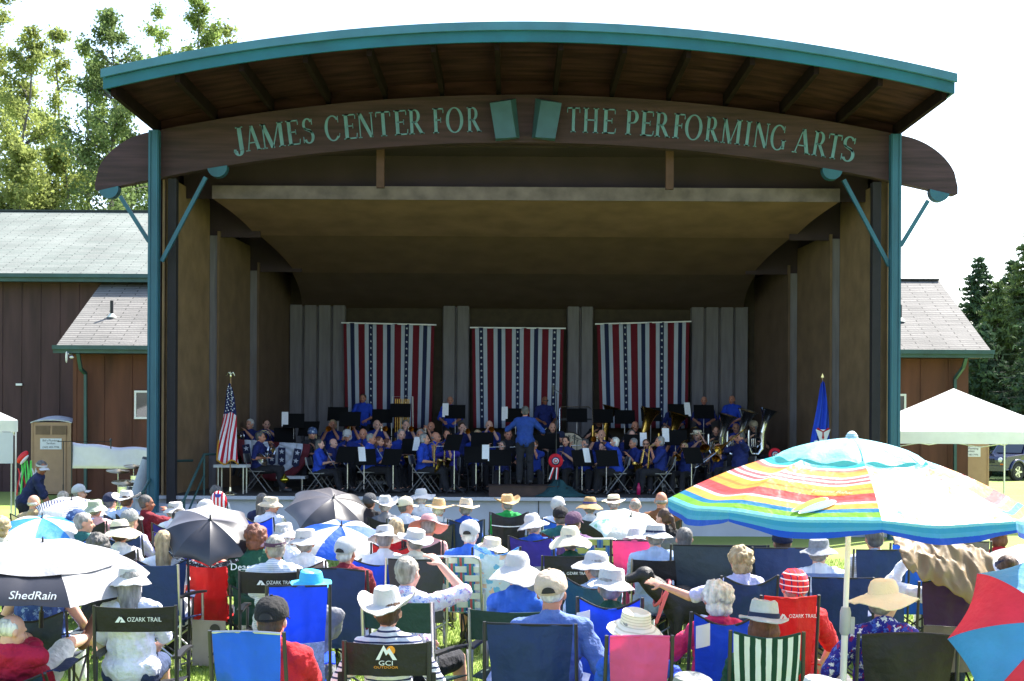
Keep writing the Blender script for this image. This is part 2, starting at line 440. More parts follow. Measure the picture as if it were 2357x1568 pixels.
# lettering
def ringp(cx, cz, rx, rz_, a0, a1, tk, tn, n=16):
    """crescent of varying width: tk at the sides, tn at top and bottom"""
    o = []; i_ = []
    for k in range(n + 1):
        a = R(a0 + (a1 - a0) * k / n)
        o.append((cx + rx * math.cos(a), cz + rz_ * math.sin(a)))
        i_.append((cx + (rx - tk) * math.cos(a), cz + (rz_ - tn) * math.sin(a)))
    return [[o[k], o[k + 1], i_[k + 1], i_[k]] for k in range(n)]
def glyph(c):
    TK, TN, q = .15, .055, []
    def rect(a, b, c_, d): q.append([(a, b), (c_, b), (c_, d), (a, d)])
    def stem(x, t=TK, z0=0, z1=1, sf=.06, st=True, sbt=True):
        rect(x - t / 2, z0, x + t / 2, z1)
        if sbt: rect(x - t / 2 - sf, z0, x + t / 2 + sf, z0 + .04)
        if st: rect(x - t / 2 - sf, z1 - .04, x + t / 2 + sf, z1)
    def diag(x0, z0, x1, z1, t): q.append([(x0 - t / 2, z0), (x0 + t / 2, z0), (x1 + t / 2, z1), (x1 - t / 2, z1)])
    def sf(x, z, w=.11): rect(x - w, z, x + w, z + .04)
    if c == 'I': w = .32; stem(w / 2)
    elif c in 'EF':
        w = .56 if c == 'E' else .52; stem(.15)
        rect(.15, .945, w, 1); rect(w - .035, .80, w, 1); rect(.15, .50, w - .12, .545); rect(w - .15, .42, w - .12, .62)
        if c == 'E': rect(.15, 0, w + .02, .055); q.append([(w - .02, 0), (w + .02, 0), (w + .05, .22), (w + .015, .22)])
    elif c == 'T':
        w = .66; stem(w / 2, st=False); rect(0, .945, w, 1); rect(0, .79, .035, 1); rect(w - .035, .79, w, 1)
    elif c == 'H': w = .8; stem(.15); stem(w - .15); rect(.15, .49, w - .15, .54)
    elif c == 'N':
        w = .8; stem(.12, TN); stem(w - .1, TN, sbt=False); diag(.14, 1, w - .13, 0, .17)
    elif c == 'M':
        w = 1.0; stem(.12, TN, sf=.08); stem(w - .14, TK); diag(.13, 1, .47, 0, .17); diag(w - .2, 1, .47, 0, .05)
    elif c == 'A':
        w = .84; diag(.12, 0, .40, 1, .05); diag(w - .15, 0, .42, 1, .17); rect(.22, .30, .60, .345); sf(.11, 0); sf(w - .13, 0, .13)
    elif c == 'J':
        w = .42; stem(.28, z0=.12, sbt=False); q += ringp(.17, .1, .185, .20, 180, 360, .14, .05, 10); q.append([(x_, z_) for x_, z_ in ((-.03, .06), (.07, .04), (.08, .16), (-.01, .17))])
    elif c in 'PR':
        w = .6 if c == 'P' else .74; stem(.15); rect(.15, .945, .33, 1); rect(.15, .46, .33, .51); q += ringp(.32, .73, .26, .27, -90, 90, .15, .055, 12)
        if c == 'R': diag(.66, 0, .33, .5, .17); sf(.66, 0, .12)
    elif c == 'O': w = .84; q += ringp(.42, .5, .42, .52, 0, 360, .15, .045, 28)
    elif c in 'CG':
        w = .76 if c == 'C' else .84; q += ringp(.42, .5, .42, .52, 42, 318, .15, .045, 22); rect(.69, .72, .73, .98)
        if c == 'G': stem(.72, TK, .06, .42, sbt=False)
        else: q.append([(.70, .10), (.735, .12), (.77, .28), (.745, .28)])
    elif c == 'S':
        w = .56
        q += ringp(.27, .755, .235, .262, 25, 235, .12, .05, 14); q += ringp(.29, .265, .255, .28, -155, 55, .13, .05, 14)
        q.append([(.10, .60), (.17, .53), (.50, .37), (.44, .50)][::-1]); q.append([(.06, .66), (.10, .58), (.46, .42), (.40, .54)][::-1])
        rect(.455, .74, .49, .97); rect(.03, .03, .065, .28)
    return q, w
LET = [('J', 549, 26), ('A', 581, 37), ('M', 627, 54), ('E', 673, 29), ('S', 709, 28), ('C', 764, 34), ('E', 804, 30), ('N', 841, 38), ('T', 882, 34), ('E', 921, 30), ('R', 957, 34),
       ('F', 1008, 26), ('O', 1046, 40), ('R', 1090, 32), ('T', 1320, 30), ('H', 1360, 37), ('E', 1401, 30), ('P', 1455, 31), ('E', 1489, 29), ('R', 1525, 34), ('F', 1563, 27), ('O', 1597, 40), ('R', 1640, 32),
       ('M', 1684, 46), ('I', 1722, 15), ('N', 1753, 35), ('G', 1792, 36), ('A', 1848, 42), ('R', 1888, 32), ('T', 1921, 31), ('S', 1954, 33)]
LMAT = M(S(100, 140, 164), .55, var=.15, vs=6, name='letter_paint')
for ch, dx, dw in LET:
    q, w = glyph(ch); x = P(dx, 300, 27.6).x; wd = dw * D * 27.6 / F; hgt = .50
    if ch in 'J': hgt = .53
    ang = -math.asin((x - XC) / 37.); zc = bz(x, .49)
    M4 = Matrix.Translation((x, 27.62, zc)) @ Matrix.Rotation(-ang, 4, 'Y') @ Matrix.Diagonal((wd / w, 1, hgt, 1)) @ Matrix.Translation((-w / 2, 0, -.5))
    mb = MB()
    for pl in q: mb.prism(pl, -.012, M4)
    sb(mb, 'letter', LMAT, smooth=False).parent = shell
EMB = M(S(60, 96, 116), .5, var=.12, vs=4, name='emblem_paint')
for sgn, pts in ((1, [(1128, 244), (1150, 233), (1182, 226), (1188, 322), (1141, 325)]), (-1, [(1292, 244), (1270, 233), (1238, 226), (1232, 322), (1277, 325)])):
    w3 = [P(a, b, 27.6) for a, b in pts]
    fr = [Vector((p.x, 27.36, p.z)) for p in (w3[0], w3[1], w3[3], w3[4])]
    mb = MB(); bk = [Vector((p.x, 27.62, p.z)) for p in w3]
    ins = [Vector((w3[2].x + .09 * sgn, 27.62, w3[2].z - .03)), Vector((w3[3].x + .07 * sgn, 27.62, w3[3].z + .04))]
    f = [Vector((w3[0].x, 27.34, w3[0].z)), Vector((w3[2].x - .06 * sgn, 27.34, w3[2].z - .10)), Vector((w3[3].x, 27.34, w3[3].z)), Vector((w3[4].x, 27.34, w3[4].z))]
    b = [Vector((w3[1].x, 27.62, w3[1].z + .02)), Vector((w3[2].x + .05 * sgn, 27.62, w3[2].z)), ins[1], Vector((w3[4].x, 27.62, w3[4].z))]
    fs = [(0, 1, 2, 3), (0, 4, 5, 1), (1, 5, 6, 2), (2, 6, 7, 3), (3, 7, 4, 0)]
    if sgn < 0: fs = [q[::-1] for q in fs]
    mb.add(f + b, fs); sb(mb, 'emblem_block', EMB, smooth=False)
# posts and braces
for sgn, px_ in ((-1, 354), (1, 2059)):
    xp = P(px_, 700, 27.45).x
    m = MB(); m.box((xp, 27.45, 4.05), (.21, .16, 8.1)); m.box((xp - .07, 27.36, 4.05), (.03, .03, 8.08)); m.box((xp + .07, 27.36, 4.05), (.03, .03, 8.08)); sb(m, 'post', TEAL)
    m = MB(); m.box((xp - sgn * .28, 27.85, 3.6), (.17, .2, 7.2)); sb(m, 'corner_post', M((.022, .018, .024), .8, name='dark_paint'))
for a, b, c_, sgn in (((372, 602), (474, 408), (497, 404), 1), ((343, 556), (277, 452), (246, 458), -1), ((2047, 612), (1942, 414), (1919, 410), -1), ((2073, 566), (2136, 462), (2167, 464), 1)):
    A, B, Cc = P(*a, 27.5), P(*b, 27.5), P(*c_, 27.5)
    m = MB(); m.bar(A, B, .075, .075, up=(0, 1, 0)); sb(m, 'brace', TEAL)
    m = MB()
    tilt = math.asin((Cc.x - XC) / 37.)
    pl = [(.20 * math.cos(R(a_)), .20 * math.sin(R(a_))) for a_ in range(180, 361, 15)]
    m.prism(pl, .2, Matrix.Translation((Cc.x, 27.6, bz(Cc.x, 0) + .0)) @ Matrix.Rotation(tilt, 4, 'Y')); sb(m, 'beam_end_block' if abs(Cc.x - XC) > 8 else 'bracket', TEAL, smooth=False)
# upper void wall, hanging struts, front lip
m = MB(); m.box((XC, 29.3, 7.9), (14.6, .06, 1.7)); sb(m, 'upper_wall', PLYDK)
for dx in (876, 1541):
    p = P(dx, 380, 28.3); m = MB(); m.box((p.x, 28.3, 7.75), (.16, .12, 1.25)); sb(m, 'strut', M((.09, .04, .028), .7, name='strut_wood'))
# acoustic shell: ceiling tiers
def tier(y0, z0, h0, y1, z1, h1, mat, rad=.5):
    """front edge at y0 (height z0, half width h0) to back edge y1"""
    m = MB()
    def fn(u, v):
        h = h0 + (h1 - h0) * v; z = z0 + (z1 - z0) * v; y = y0 + (y1 - y0) * v
        h -= .07 * math.sin(math.pi * v); x = -h + 2 * h * u
        return Vector((XC + x, y, z))
    m.slab(fn, 24, 10, .06); return sb(m, 'ceiling_panel', mat)
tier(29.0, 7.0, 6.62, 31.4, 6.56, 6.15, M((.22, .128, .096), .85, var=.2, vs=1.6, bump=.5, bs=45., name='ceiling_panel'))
tier(31.3, 6.62, 6.15, 34.0, 6.0, 5.65, TIER_SHADE2)
tier(33.9, 6.05, 5.75, 36.7, 5.36, 5.9, TIER_SHADE3)
m = MB(); m.slab(lambda u, v: Vector((XC - 6.62 + 13.24 * u, 28.97, 6.99 + .28 * v)), 20, 1, Vector((0, -.04, 0))); sb(m, 'ceiling_lip', M((.155, .118, .122), .8, var=.35, vs=3, name='weathered_edge'))
for (y0, z0, y1, z1) in ((31.38, 6.3, 31.3, 7.2), (34.0, 5.8, 33.9, 6.6)):
    m = MB(); m.box((XC, y0 + .1, (z0 + z1) / 2 + .32), (13, .05, z1 - z0 - .1)); sb(m, 'riser_board', PLYDK)
# dark boards closing the gaps between the ceiling tiers and the side panels
for s_ in (-1, 1):
    for (y_, xa, xb, za, zb) in ((31.12, 6.0, 7.4, 6.47, 7.9), (33.72, 5.45, 7.0, 5.98, 7.4)):
        m = MB(); m.box((XC + s_ * (xa + xb) / 2, y_, (za + zb) / 2), (xb - xa, .04, zb - za)); sb(m, 'closing_board', PLYDK)
    m = MB(); m.box((XC + s_ * 7.46, 32.4, 4.55), (.06, 9.0, 7.5)); sb(m, 'outer_wall', PLYDK)
m = MB(); m.box((XC, 32.6, 8.0), (14.86, 8.6, .05)); sb(m, 'loft_ceiling', PLYDK)
m = MB(); m.box((XC, 36.86, 4.45), (14.9, .05, 7.3)); sb(m, 'rear_wall', PLYDK)
# side walls
def wallseg(pa, pb, z1, mat, name, z0=FL):
    m = MB(); a, b = Vector((*pa, 0)), Vector((*pb, 0)); d = (b - a); th = Vector((0, .05, 0)) if abs(d.x) > abs(d.y) else Vector((math.copysign(.05, pa[0] - XC), 0, 0))
    m.slab(lambda u, v: a + d * u + Vector((0, 0, z0 + (z1 - z0) * v)), 1, 1, th); return sb(m, name, mat, smooth=False)
for s_ in (-1, 1):
    X = lambda h: XC + s_ * h
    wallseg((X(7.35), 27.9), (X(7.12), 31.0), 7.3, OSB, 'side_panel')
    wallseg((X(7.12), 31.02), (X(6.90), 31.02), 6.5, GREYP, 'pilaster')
    wallseg((X(6.90), 31.0), (X(6.70), 33.6), 6.6, OSB_SHADE2, 'side_panel')
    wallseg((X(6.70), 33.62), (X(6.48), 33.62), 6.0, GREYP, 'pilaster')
    wallseg((X(6.48), 33.6), (X(6.2), 36.7), 6.2, OSB_SHADE3, 'side_panel')
wallseg((XC - 6.4, 36.72), (XC + 6.4, 36.72), 6.2, M((.045, .032, .018), .85, var=.2, name='back_board'), 'back_wall')
def corr(dx0, dx1):
    a, b = P(dx0, 800, 36.5).x, P(dx1, 800, 36.5).x
    m = MB(); n = max(2, round((b - a) / .42)); prev = None; k = 0; x = a
    pts = []
    for i in range(n):
        w = (b - a) / n; xa = a + i * w
        pts += [(xa, 36.60), (xa + .03, 36.50), (xa + w - .05, 36.50), (xa + w - .02, 36.60)]
    for i in range(len(pts) - 1):
        p, q = pts[i], pts[i + 1]
        m.add([Vector((p[0], p[1], FL)), Vector((q[0], q[1], FL)), Vector((q[0], q[1], 5.42)), Vector((p[0], p[1], 5.42))], [(0, 1, 2, 3)])
    sb(m, 'back_pilaster', GREYP, smooth=False)
for a, b in ((665, 797), (1018, 1083), (1305, 1368), (1590, 1725)): corr(a, b)
# bunting banners
def banner_col(flip):
    def fn(t, tc):
        s = sep(t, tc.outputs['UV'])
        f = fract(t, s[0], 5.)
        per = [(0, (.13, .004, .014)), (.18, (.42, .47, .56)), (.39, (.010, .016, .06)), (.61, (.42, .47, .56)), (.82, (.13, .004, .014))]
        return ramp(t, f, per)
    return fn
star = [(math.cos(R(90 + 36 * i)) * (1 if i % 2 == 0 else .42), math.sin(R(90 + 36 * i)) * (1 if i % 2 == 0 else .42)) for i in range(10)]
def stars(mb, pts, r, y, fn=None):
    for (x, z) in pts:
        n = 10; vs = [Vector((x + a * r, y, z + b * r)) for a, b in star]
        if fn: vs = [fn(v) for v in vs]
        mb.add(vs + [sum(vs, Vector()) / n], [(i, (i + 1) % n, n) for i in range(n)])
for i, (xa, ya, xb, yb, lb, st) in enumerate(((790, 743, 1000, 748, 'left', (.3, .7)), (1086, 754, 1298, 756, 'middle', (.1, .5, .9)), (1374, 746, 1587, 740, 'right', (.3, .7)))):
    A, B = P(xa, ya, 36.3), P(xb, yb, 36.3); A.z, B.z = P(xa, ya, 36.3).z, P(xb, yb, 36.3).z
    zb = P(xa, 985, 36.3).z
    t = thing('bunting_banner', f'{lb} striped red white and blue banner with star strips hanging on the back wall', 'banner', ((A.x + B.x) / 2, 36.3, 0), group='striped banners on the back wall')
    o = t.location
    def fn(u, v):
        w = 1 - .055 * (1 - v) * (1 if i != 1 else .8)
        ug = .5 + (u - .5) * w + (.015 * (1 - v) if i == 2 else .0)
        x = A.x + (B.x - A.x) * ug; zt = A.z + (B.z - A.z) * u
        return Vector((x - o.x, .03 * math.sin(u * 40 + v) + .02 * math.sin(u * 13 + v * 3), zb + (zt - zb) * v))
    m = MB(); m.slab(fn, 60, 12, .006); build(m, 'cloth', pat('bunting_cloth_', banner_col(0)), t, smooth=True)
    m = MB(); m.bar(A - o + Vector((-.05, -.02, 0)), B - o + Vector((.05, -.02, 0)), .03, .035); build(m, 'rod', WHITE, t)
    m = MB()
    for uc in st:
        for k in range(14):
            p = fn(uc, .96 - k * .065); stars(m, [(p.x, p.z)], .036, p.y - .012)
    build(m, 'stars', M((.6, .63, .68), .8, name='star_cloth'), t, smooth=False)
# risers
for i, (y0, y1, z) in enumerate(((31.9, 33.5, .98), (33.5, 35.2, 1.16), (35.2, 36.4, 1.32))):
    t = thing('stage_riser', ('low', 'middle', 'tall')[i] + ' dark stepped riser platform behind the seated players', 'riser', (XC, (y0 + y1) / 2, FL))
    m = MB(); m.box((0, 0, (z - FL) / 2 + .002), (11.6, y1 - y0 - .01, z - FL)); build(m, 'deck', M((.012, .012, .014), .7, name='riser_black'), t)
    m = MB(); m.box((0, -(y1 - y0) / 2 - .008, (z - FL) - .04), (11.6, .012, .05)); build(m, 'edge_strip', M((.03, .03, .035), .6, name='riser_edge'), t)
t = thing('stage_riser', 'plain low brown podium box under the conductor', 'podium', (P(1206, 1100, 28.6).x, 28.75, FL))
m = MB(); m.box((0, 0, .10), (1.45, .9, .2)); m.box((0, 0, .207), (1.49, .94, .014)); build(m, 'podium_box', M((.05, .026, .02), .7, var=.3, name='podium_wood'), t)
# back railing
t = thing('stage_railing', 'thin black pipe railing along the back of the tall riser', 'railing', (XC, 35.25, 1.32))
for x in np.linspace(-5.6, 5.6, 9):
    m = MB(); m.tube([(x, 0, 0), (x, 0, .62)], .014, 6); build(m, 'post', BLACK, t)
m = MB(); m.tube([(-5.6, 0, .62), (5.6, 0, .62)], .014, 6); m.tube([(-5.6, 0, .35), (5.6, 0, .35)], .012, 6); build(m, 'rail', BLACK, t)
# handrails by the steps
for lb, pts in (('left of the stage steps, nearer the drum kit', ((366, 1062), (330, 1130))), ('right of the stage steps by the wide side panel', ((470, 1046), (424, 1150)))):
    a, b = P(*pts[0], 28.1), P(*pts[1], 26.9)
    t = thing('handrail', 'green steel handrail ' + lb, 'handrail', (b.x, b.y, 0))
    o = t.location
    m = MB(); m.tube([a - o + Vector((.5, .8, 0)), a - o, b - o, b - o + Vector((-.1, -.1, -.12))], .026, 8)
    m.tube([a - o - Vector((0, 0, .42)), b - o - Vector((0, 0, .42))], .02, 8); build(m, 'rail', TEAL2, t)
    for k, (p, zb) in enumerate(((a, FL), (b, 0))):
        m = MB(); m.tube([(p.x - o.x, p.y - o.y, zb), (p.x - o.x, p.y - o.y, p.z)], .024, 8); build(m, 'post', TEAL2, t)
t = thing('stage_steps', 'concrete steps up to the left end of the stage', 'steps', (P(425, 1150, 27.4).x - .3, 27.2, 0))
for k in range(4):
    m = MB(); m.box((0, .55 - .27 * k, (FL - .16 * (k + 1)) / 2), (1.3, .266, FL - .16 * (k + 1))); build(m, 'step', CONC, t)
# ---- buildings ---------------------------------------------------
def shingle(name, c0, c1):
    def fn(t, tc):
        uv = sep(t, tc.outputs['UV'])
        br = N(t, 'ShaderNodeTexBrick'); br.offset = .5
        br.inputs['Color1'].default_value = rgba(c0); br.inputs['Color2'].default_value = rgba(c1); br.inputs['Mortar'].default_value = rgba([v * .42 for v in c0])
        br.inputs['Scale'].default_value = 1; br.inputs['Mortar Size'].default_value = .02; br.inputs['Brick Width'].default_value = .9; br.inputs['Row Height'].default_value = .15
        n = N(t, 'ShaderNodeTexNoise'); n.inputs['Scale'].default_value = 3.; n.inputs['Detail'].default_value = 6
        mp = N(t, 'ShaderNodeVectorMath', operation='MULTIPLY_ADD'); mp.inputs[1].default_value = (.03, .05, 0)
        t.links.new(tc.outputs['UV'], n.inputs['Vector']); t.links.new(n.outputs['Color'], mp.inputs[0]); t.links.new(tc.outputs['UV'], mp.inputs[2])
        t.links.new(mp.outputs[0], br.inputs['Vector'])
        n2 = N(t, 'ShaderNodeTexNoise'); n2.inputs['Scale'].default_value = .6; n2.inputs['Detail'].default_value = 8; t.links.new(tc.outputs['UV'], n2.inputs['Vector'])
        mr = N(t, 'ShaderNodeMapRange'); mr.inputs[1].default_value = .3; mr.inputs[2].default_value = .7; mr.inputs[3].default_value = .78; mr.inputs[4].default_value = 1.15; t.links.new(n2.outputs[0], mr.inputs[0])
        mx = N(t, 'ShaderNodeVectorMath', operation='SCALE'); t.links.new(br.outputs[0], mx.inputs[0]); t.links.new(mr.outputs[0], mx.inputs[3])
        return mx.outputs[0]
    return pat(name, fn)
def roofslab(mb, a, b, c, d, th=.12):
    """a,b eave ends, d,c ridge ends; UV in metres"""
    a, b, c, d = map(vv, (a, b, c, d)); n = (b - a).cross(d - a).normalized() * th
    o = len(mb.v); mb.add([a, b, c, d, a - n, b - n, c - n, d - n], [(0, 1, 2, 3), (7, 6, 5, 4), (4, 5, 1, 0), (5, 6, 2, 1), (6, 7, 3, 2), (7, 4, 0, 3)])
    ex = (b - a).normalized(); ey = n.normalized().cross(ex)
    for i in range(8):
        p = vv(mb.v[o + i]) - a; mb.uv[o + i] = (p.dot(ex), p.dot(ey))
def boards(mb, x0, x1, y, z0, z1, sp, w=.05, d=.02):
    x = x0
    while x < x1: mb.box((x, y - d / 2, (z0 + z1) / 2), (w, d, z1 - z0)); x += sp
LB = thing('hall', 'long brown hall with pale green shingle roof left of the band shell', 'building', (-23, 48, 0))
o = Vector(LB.location)
def lb(mb, name, mat, root, **k):
    q = Vector(root.location); mb.v = [tuple(vv(p) - q) for p in mb.v]; return build(mb, name, mat, root, **k)
m = MB(); roofslab(m, (-40, 44, 7.0), (-9.5, 44, 7.0), (-9.5, 52, 10.25), (-40, 52, 10.25)); roofslab(m, (-9.5, 60, 7.0), (-40, 60, 7.0), (-40, 52, 10.25), (-9.5, 52, 10.25))
lb(m, 'roof', shingle('green_shingle', (.155, .185, .165), (.205, .225, .205)), LB, smooth=False)
m = MB(); m.box((-24.75, 43.93, 6.86), (30.6, .14, .2)); m.box((-24.75, 43.82, 6.95), (30.6, .12, .12)); lb(m, 'gutter', TEAL2, LB)
m = MB(); m.box((-24.75, 52, 10.27), (30.5, .25, .07)); lb(m, 'ridge_cap', M((.03, .04, .035), .8, name='ridge'), LB)
m = MB(); m.box((-24.75, 52.3, 3.4), (29.9, 15.6, 6.8)); boards(m, -39.5, -10, 44.5, 0.02, 6.8, .62); lb(m, 'wall', BARN, LB, smooth=False)
m = MB(); p = P(43, 885, 44.4); m.box((p.x, 44.44, p.z), (.2, .06, .07)); lb(m, 'wall_light', WHITE, LB)
BB = thing('backstage_building', 'low backstage building with grey shingle roof showing both sides behind the shell', 'building', (.3, 45, 0))
m = MB(); roofslab(m, (-13.3, 40, 4.5), (13.95, 40, 4.5), (13.95, 44.9, 7.05), (-13.3, 44.9, 7.05)); roofslab(m, (13.95, 49.8, 4.5), (-13.3, 49.8, 4.5), (-13.3, 44.9, 7.05), (13.95, 44.9, 7.05))
lb(m, 'roof', shingle('grey_shingle', (.165, .16, .148), (.22, .21, .195)), BB, smooth=False)
m = MB(); m.box((.32, 44.9, 7.07), (27.2, .25, .06)); lb(m, 'ridge_cap', M((.04, .035, .03), .8, name='ridge2'), BB)
m = MB(); m.box((.32, 39.94, 4.36), (27.35, .1, .17)); m.box((.32, 39.84, 4.44), (27.35, .12, .12)); lb(m, 'gutter', TEAL2, BB)
m = MB(); m.box((.32, 40.35, 4.30), (26.9, .6, .03)); lb(m, 'soffit', PLY, BB)
m = MB(); m.box((.25, 45.2, 2.14), (26.5, 9.2, 4.28)); boards(m, -12.9, -7, 40.6, .02, 4.28, .82, .035); boards(m, 8, 13.4, 40.6, .02, 4.28, .82, .035)
m.add([(-13.0, 40.6, 4.28), (-13.0, 49.2, 4.28), (-13.0, 44.9, 6.8)], [(0, 1, 2)]); m.add([(13.5, 40.6, 4.28), (13.5, 49.2, 4.28), (13.5, 44.9, 6.8)], [(0, 1, 2)])
lb(m, 'wall', BARN2, BB, smooth=False)
for pts in (((192, 815), (192, 850), (197, 860), (197, 1150)), ((2211, 825), (2211, 846), (2198, 872), (2198, 1150))):
    w3 = [P(a, b, 40.45) for a, b in pts]; w3[0].y = 39.95; w3[1].y = 40.2; w3[-1].z = .1
    m = MB()
    for k in range(3): m.bar(w3[k], w3[k + 1], .10, .08)
    lb(m, 'downspout', TEAL2, BB)
def window(root, x, y, z, w, h, name='window'):
    m = MB()
    for (a, b, c, d) in ((x - w / 2, z, .06, h), (x + w / 2, z, .06, h)): m.box((a, y, b), (c, .05, d))
    for (a, b, c, d) in ((x, z - h / 2, w + .06, .06), (x, z + h / 2, w + .06, .06)): m.box((a, y - .003, b), (c, .05, d))
    m.box((x, y, z), (.04, .04, h - .06))
    wf = lb(m, name, WHITE, root)
    g = MB(); g.box((x, y + .01, z), (w - .05, .012, h - .05)); q = Vector(root.location); g.v = [tuple(vv(p) - q) for p in g.v]
    build(g, 'pane', M((.03, .035, .05), .04, 0, var=0, spec=1., name='window_glass'), wf)
p = P(372, 932, 40.56); window(BB, p.x, 40.56, p.z, 1.55, .78)
p = P(2050, 940, 40.56); window(BB, p.x, 40.56, p.z, .85, .80)
for (a, b) in ((257, 748), (2072, 748)):
    p = P(a, b, 41.9); p.z = 4.5 + (41.9 - 40) * .52
    m = MB(); m.tube([p - Vector((0, 0, .1)), p + Vector((0, 0, .5))], .05, 10); vp = lb(m, 'vent_pipe', BLACK, BB)
    m = MB(); m.lathe([(.16, -.02), (.10, .05), (.06, .1)], 12, c=p); lb(m, 'vent_boot', M((.5, .55, .5), .6, name='vent_flashing'), BB)
p = P(157, 822, 39.85); m = MB(); m.ell((p.x - .03, 39.8, p.z), (.035, .05, .17)); m.ell((p.x + .1, 39.85, p.z), (.07, .05, .04)); m.box((p.x, 39.95, p.z + .1), (.04, .25, .04)); lb(m, 'floodlight', WHITE, BB)
# ---- trees -------------------------------------------------------
def leafmesh(name, C_, size, rng, asp=.6):
    n = len(C_); a = rng.normal(size=(n, 3)); a /= np.linalg.norm(a, axis=1)[:, None]
    b = rng.normal(size=(n, 3)); b -= a * (a * b).sum(1)[:, None]; b /= np.linalg.norm(b, axis=1)[:, None]
    s = size * (0.6 + .8 * rng.random(n))[:, None]
    v = np.stack([C_ - a * s, C_ + b * s * asp, C_ + a * s, C_ - b * s * asp], 1)
    me = bpy.data.meshes.new(name); me.vertices.add(4 * n); me.vertices.foreach_set('co', v.reshape(-1)); me.loops.add(4 * n)
    me.loops.foreach_set('vertex_index', np.arange(4 * n)); me.polygons.add(n); me.polygons.foreach_set('loop_start', np.arange(n) * 4); me.polygons.foreach_set('loop_total', np.full(n, 4)); me.update()
    return me
BARK = M((.13, .12, .10), .9, var=.3, name='bark')
def leafmat(c, tr=.45): return M(c, .85, spec=.2, var=.35, vs=.7, transl=tr, name='leaves')
LM = [leafmat((.21, .28, .08), .55), leafmat((.28, .33, .10), .55), leafmat((.14, .20, .07), .5)]
def poplar(x, y, h, w, base, seed, label, lm, dens=1.):
    rng = np.random.default_rng(seed); t = thing('tree', label, 'tree', (x, y, 0), group='tall leafy trees behind the hall')
    m = MB(); k = 8; pts = [(rng.normal() * .12 * i / k, rng.normal() * .12, h * .97 * i / k) for i in range(k + 1)]
    m.tube(pts, [.22 * (1 - i / k) + .02 for i in range(k + 1)], 7)
    cs = []; nb = int(46 * dens)
    for i in range(nb):
        f = base + (1 - base) * (i + rng.random()) / nb; z = h * f
        rad = w * (math.sin(math.pi * min(1, (1 - f) / (1 - base) * .62 + .04)) ** .8) * (.55 + .6 * rng.random())
        a = rng.random() * 6.283; d = np.array([math.cos(a), math.sin(a), 0]); tz = .35 + .5 * rng.random()
        p0 = np.array([0, 0, z - rad * tz * .6]); p1 = d * rad + np.array([0, 0, z + rad * tz * .4])
        m.tube([tuple(p0), tuple((p0 + p1) / 2 + np.array([0, 0, .08])), tuple(p1)], [.05, .03, .012], 4, caps=False)
        for c in range(3):
            q = p0 + (p1 - p0) * (.35 + .3 * c + .1 * rng.random()); nl = int(100 * (.6 + .8 * rng.random()))
            cs.append(q + rng.normal(size=(nl, 3)) * np.array([.30, .30, .26]) * (.5 + rad * .22))
    build(m, 'trunk', BARK, t); C_ = np.concatenate(cs)
    link('crown', leafmesh('crown', C_, .088, rng), t, lm)
for i, (dx, dyt, Y, w, base, lb_, lmi, de) in enumerate((
        (-10, -40, 66, 2.4, .25, 'tall leafy tree cut by the left picture edge', 1, 1.1), (60, 70, 62, 2.3, .2, 'broad yellow-green tree second from the left', 1, 1.2), (128, 48, 70, 1.5, .3, 'thin sparse tree with pale visible trunk', 1, .55),
        (205, 110, 66, 1.6, .25, 'short leafy tree between the thin tree and the dark one', 0, .7), (258, 34, 60, 2.3, .2, 'dense darker tree beside the roof corner', 2, 1.25), (365, 24, 72, 1.7, .3, 'narrow sparse tree just above the left roof corner', 0, .55),
        (462, 6, 66, 2.1, .3, 'rightmost tall tree rising behind the curved roof', 0, 1.1), (520, 62, 68, 1.5, .3, 'small tree top at the right end of the row', 1, .7), (150, 330, 63, 2.2, .3, 'low bushy tree in front of the thin trunk', 1, .9), (40, 330, 60, 2.0, .3, 'low bright tree at the far left above the roof', 1, .8), (300, 300, 64, 1.6, .3, 'low dark tree left of the rounded beam end', 2, .7))):
    p = P(dx, dyt, Y); poplar(p.x, Y, p.z, w * 1.15, base, 20 + i, lb_, LM[lmi], de)
def conifer(x, y, h, w, seed, label, mat, dens=1.):
    rng = np.random.default_rng(seed); t = thing('conifer', label, 'tree', (x, y, 0), group='conifers on the right')
    m = MB(); m.tube([(0, 0, 0), (0, 0, h)], [.25, .03], 7); cs = []
    nt_ = int(h * 3.2)
    for i in range(nt_):
        f = (i + .5) / nt_; z = h * f; rad = w * (1 - f) ** .85 + .15; nb = 9
        for b in range(nb):
            a = rng.random() * 6.283; L = rad * (.7 + .45 * rng.random()); d = np.array([math.cos(a), math.sin(a), -.12]); d2 = d * L + np.array([0, 0, .12 * L])
            nl = int(26 * L * dens) + 6; tt = rng.random(nl) ** .7
            q = np.array([0, 0, z]) + d2 * tt[:, None]
            q[:, 2] -= .25 * (tt ** 2) * L * .5
            q += rng.normal(size=(nl, 3)) * np.array([.13, .13, .07]) * (1.1 - .5 * tt[:, None]) * (1 + .1 * L); cs.append(q)
            m.tube([(0, 0, z), tuple(np.array([0, 0, z]) + d2)], [.03, .008], 3, caps=False)
    build(m, 'trunk', BARK, t); link('crown', leafmesh('crown', np.concatenate(cs), .17, rng, .35), t, mat)
CM = [leafmat((.055, .095, .05), .25), leafmat((.10, .145, .055), .3)]
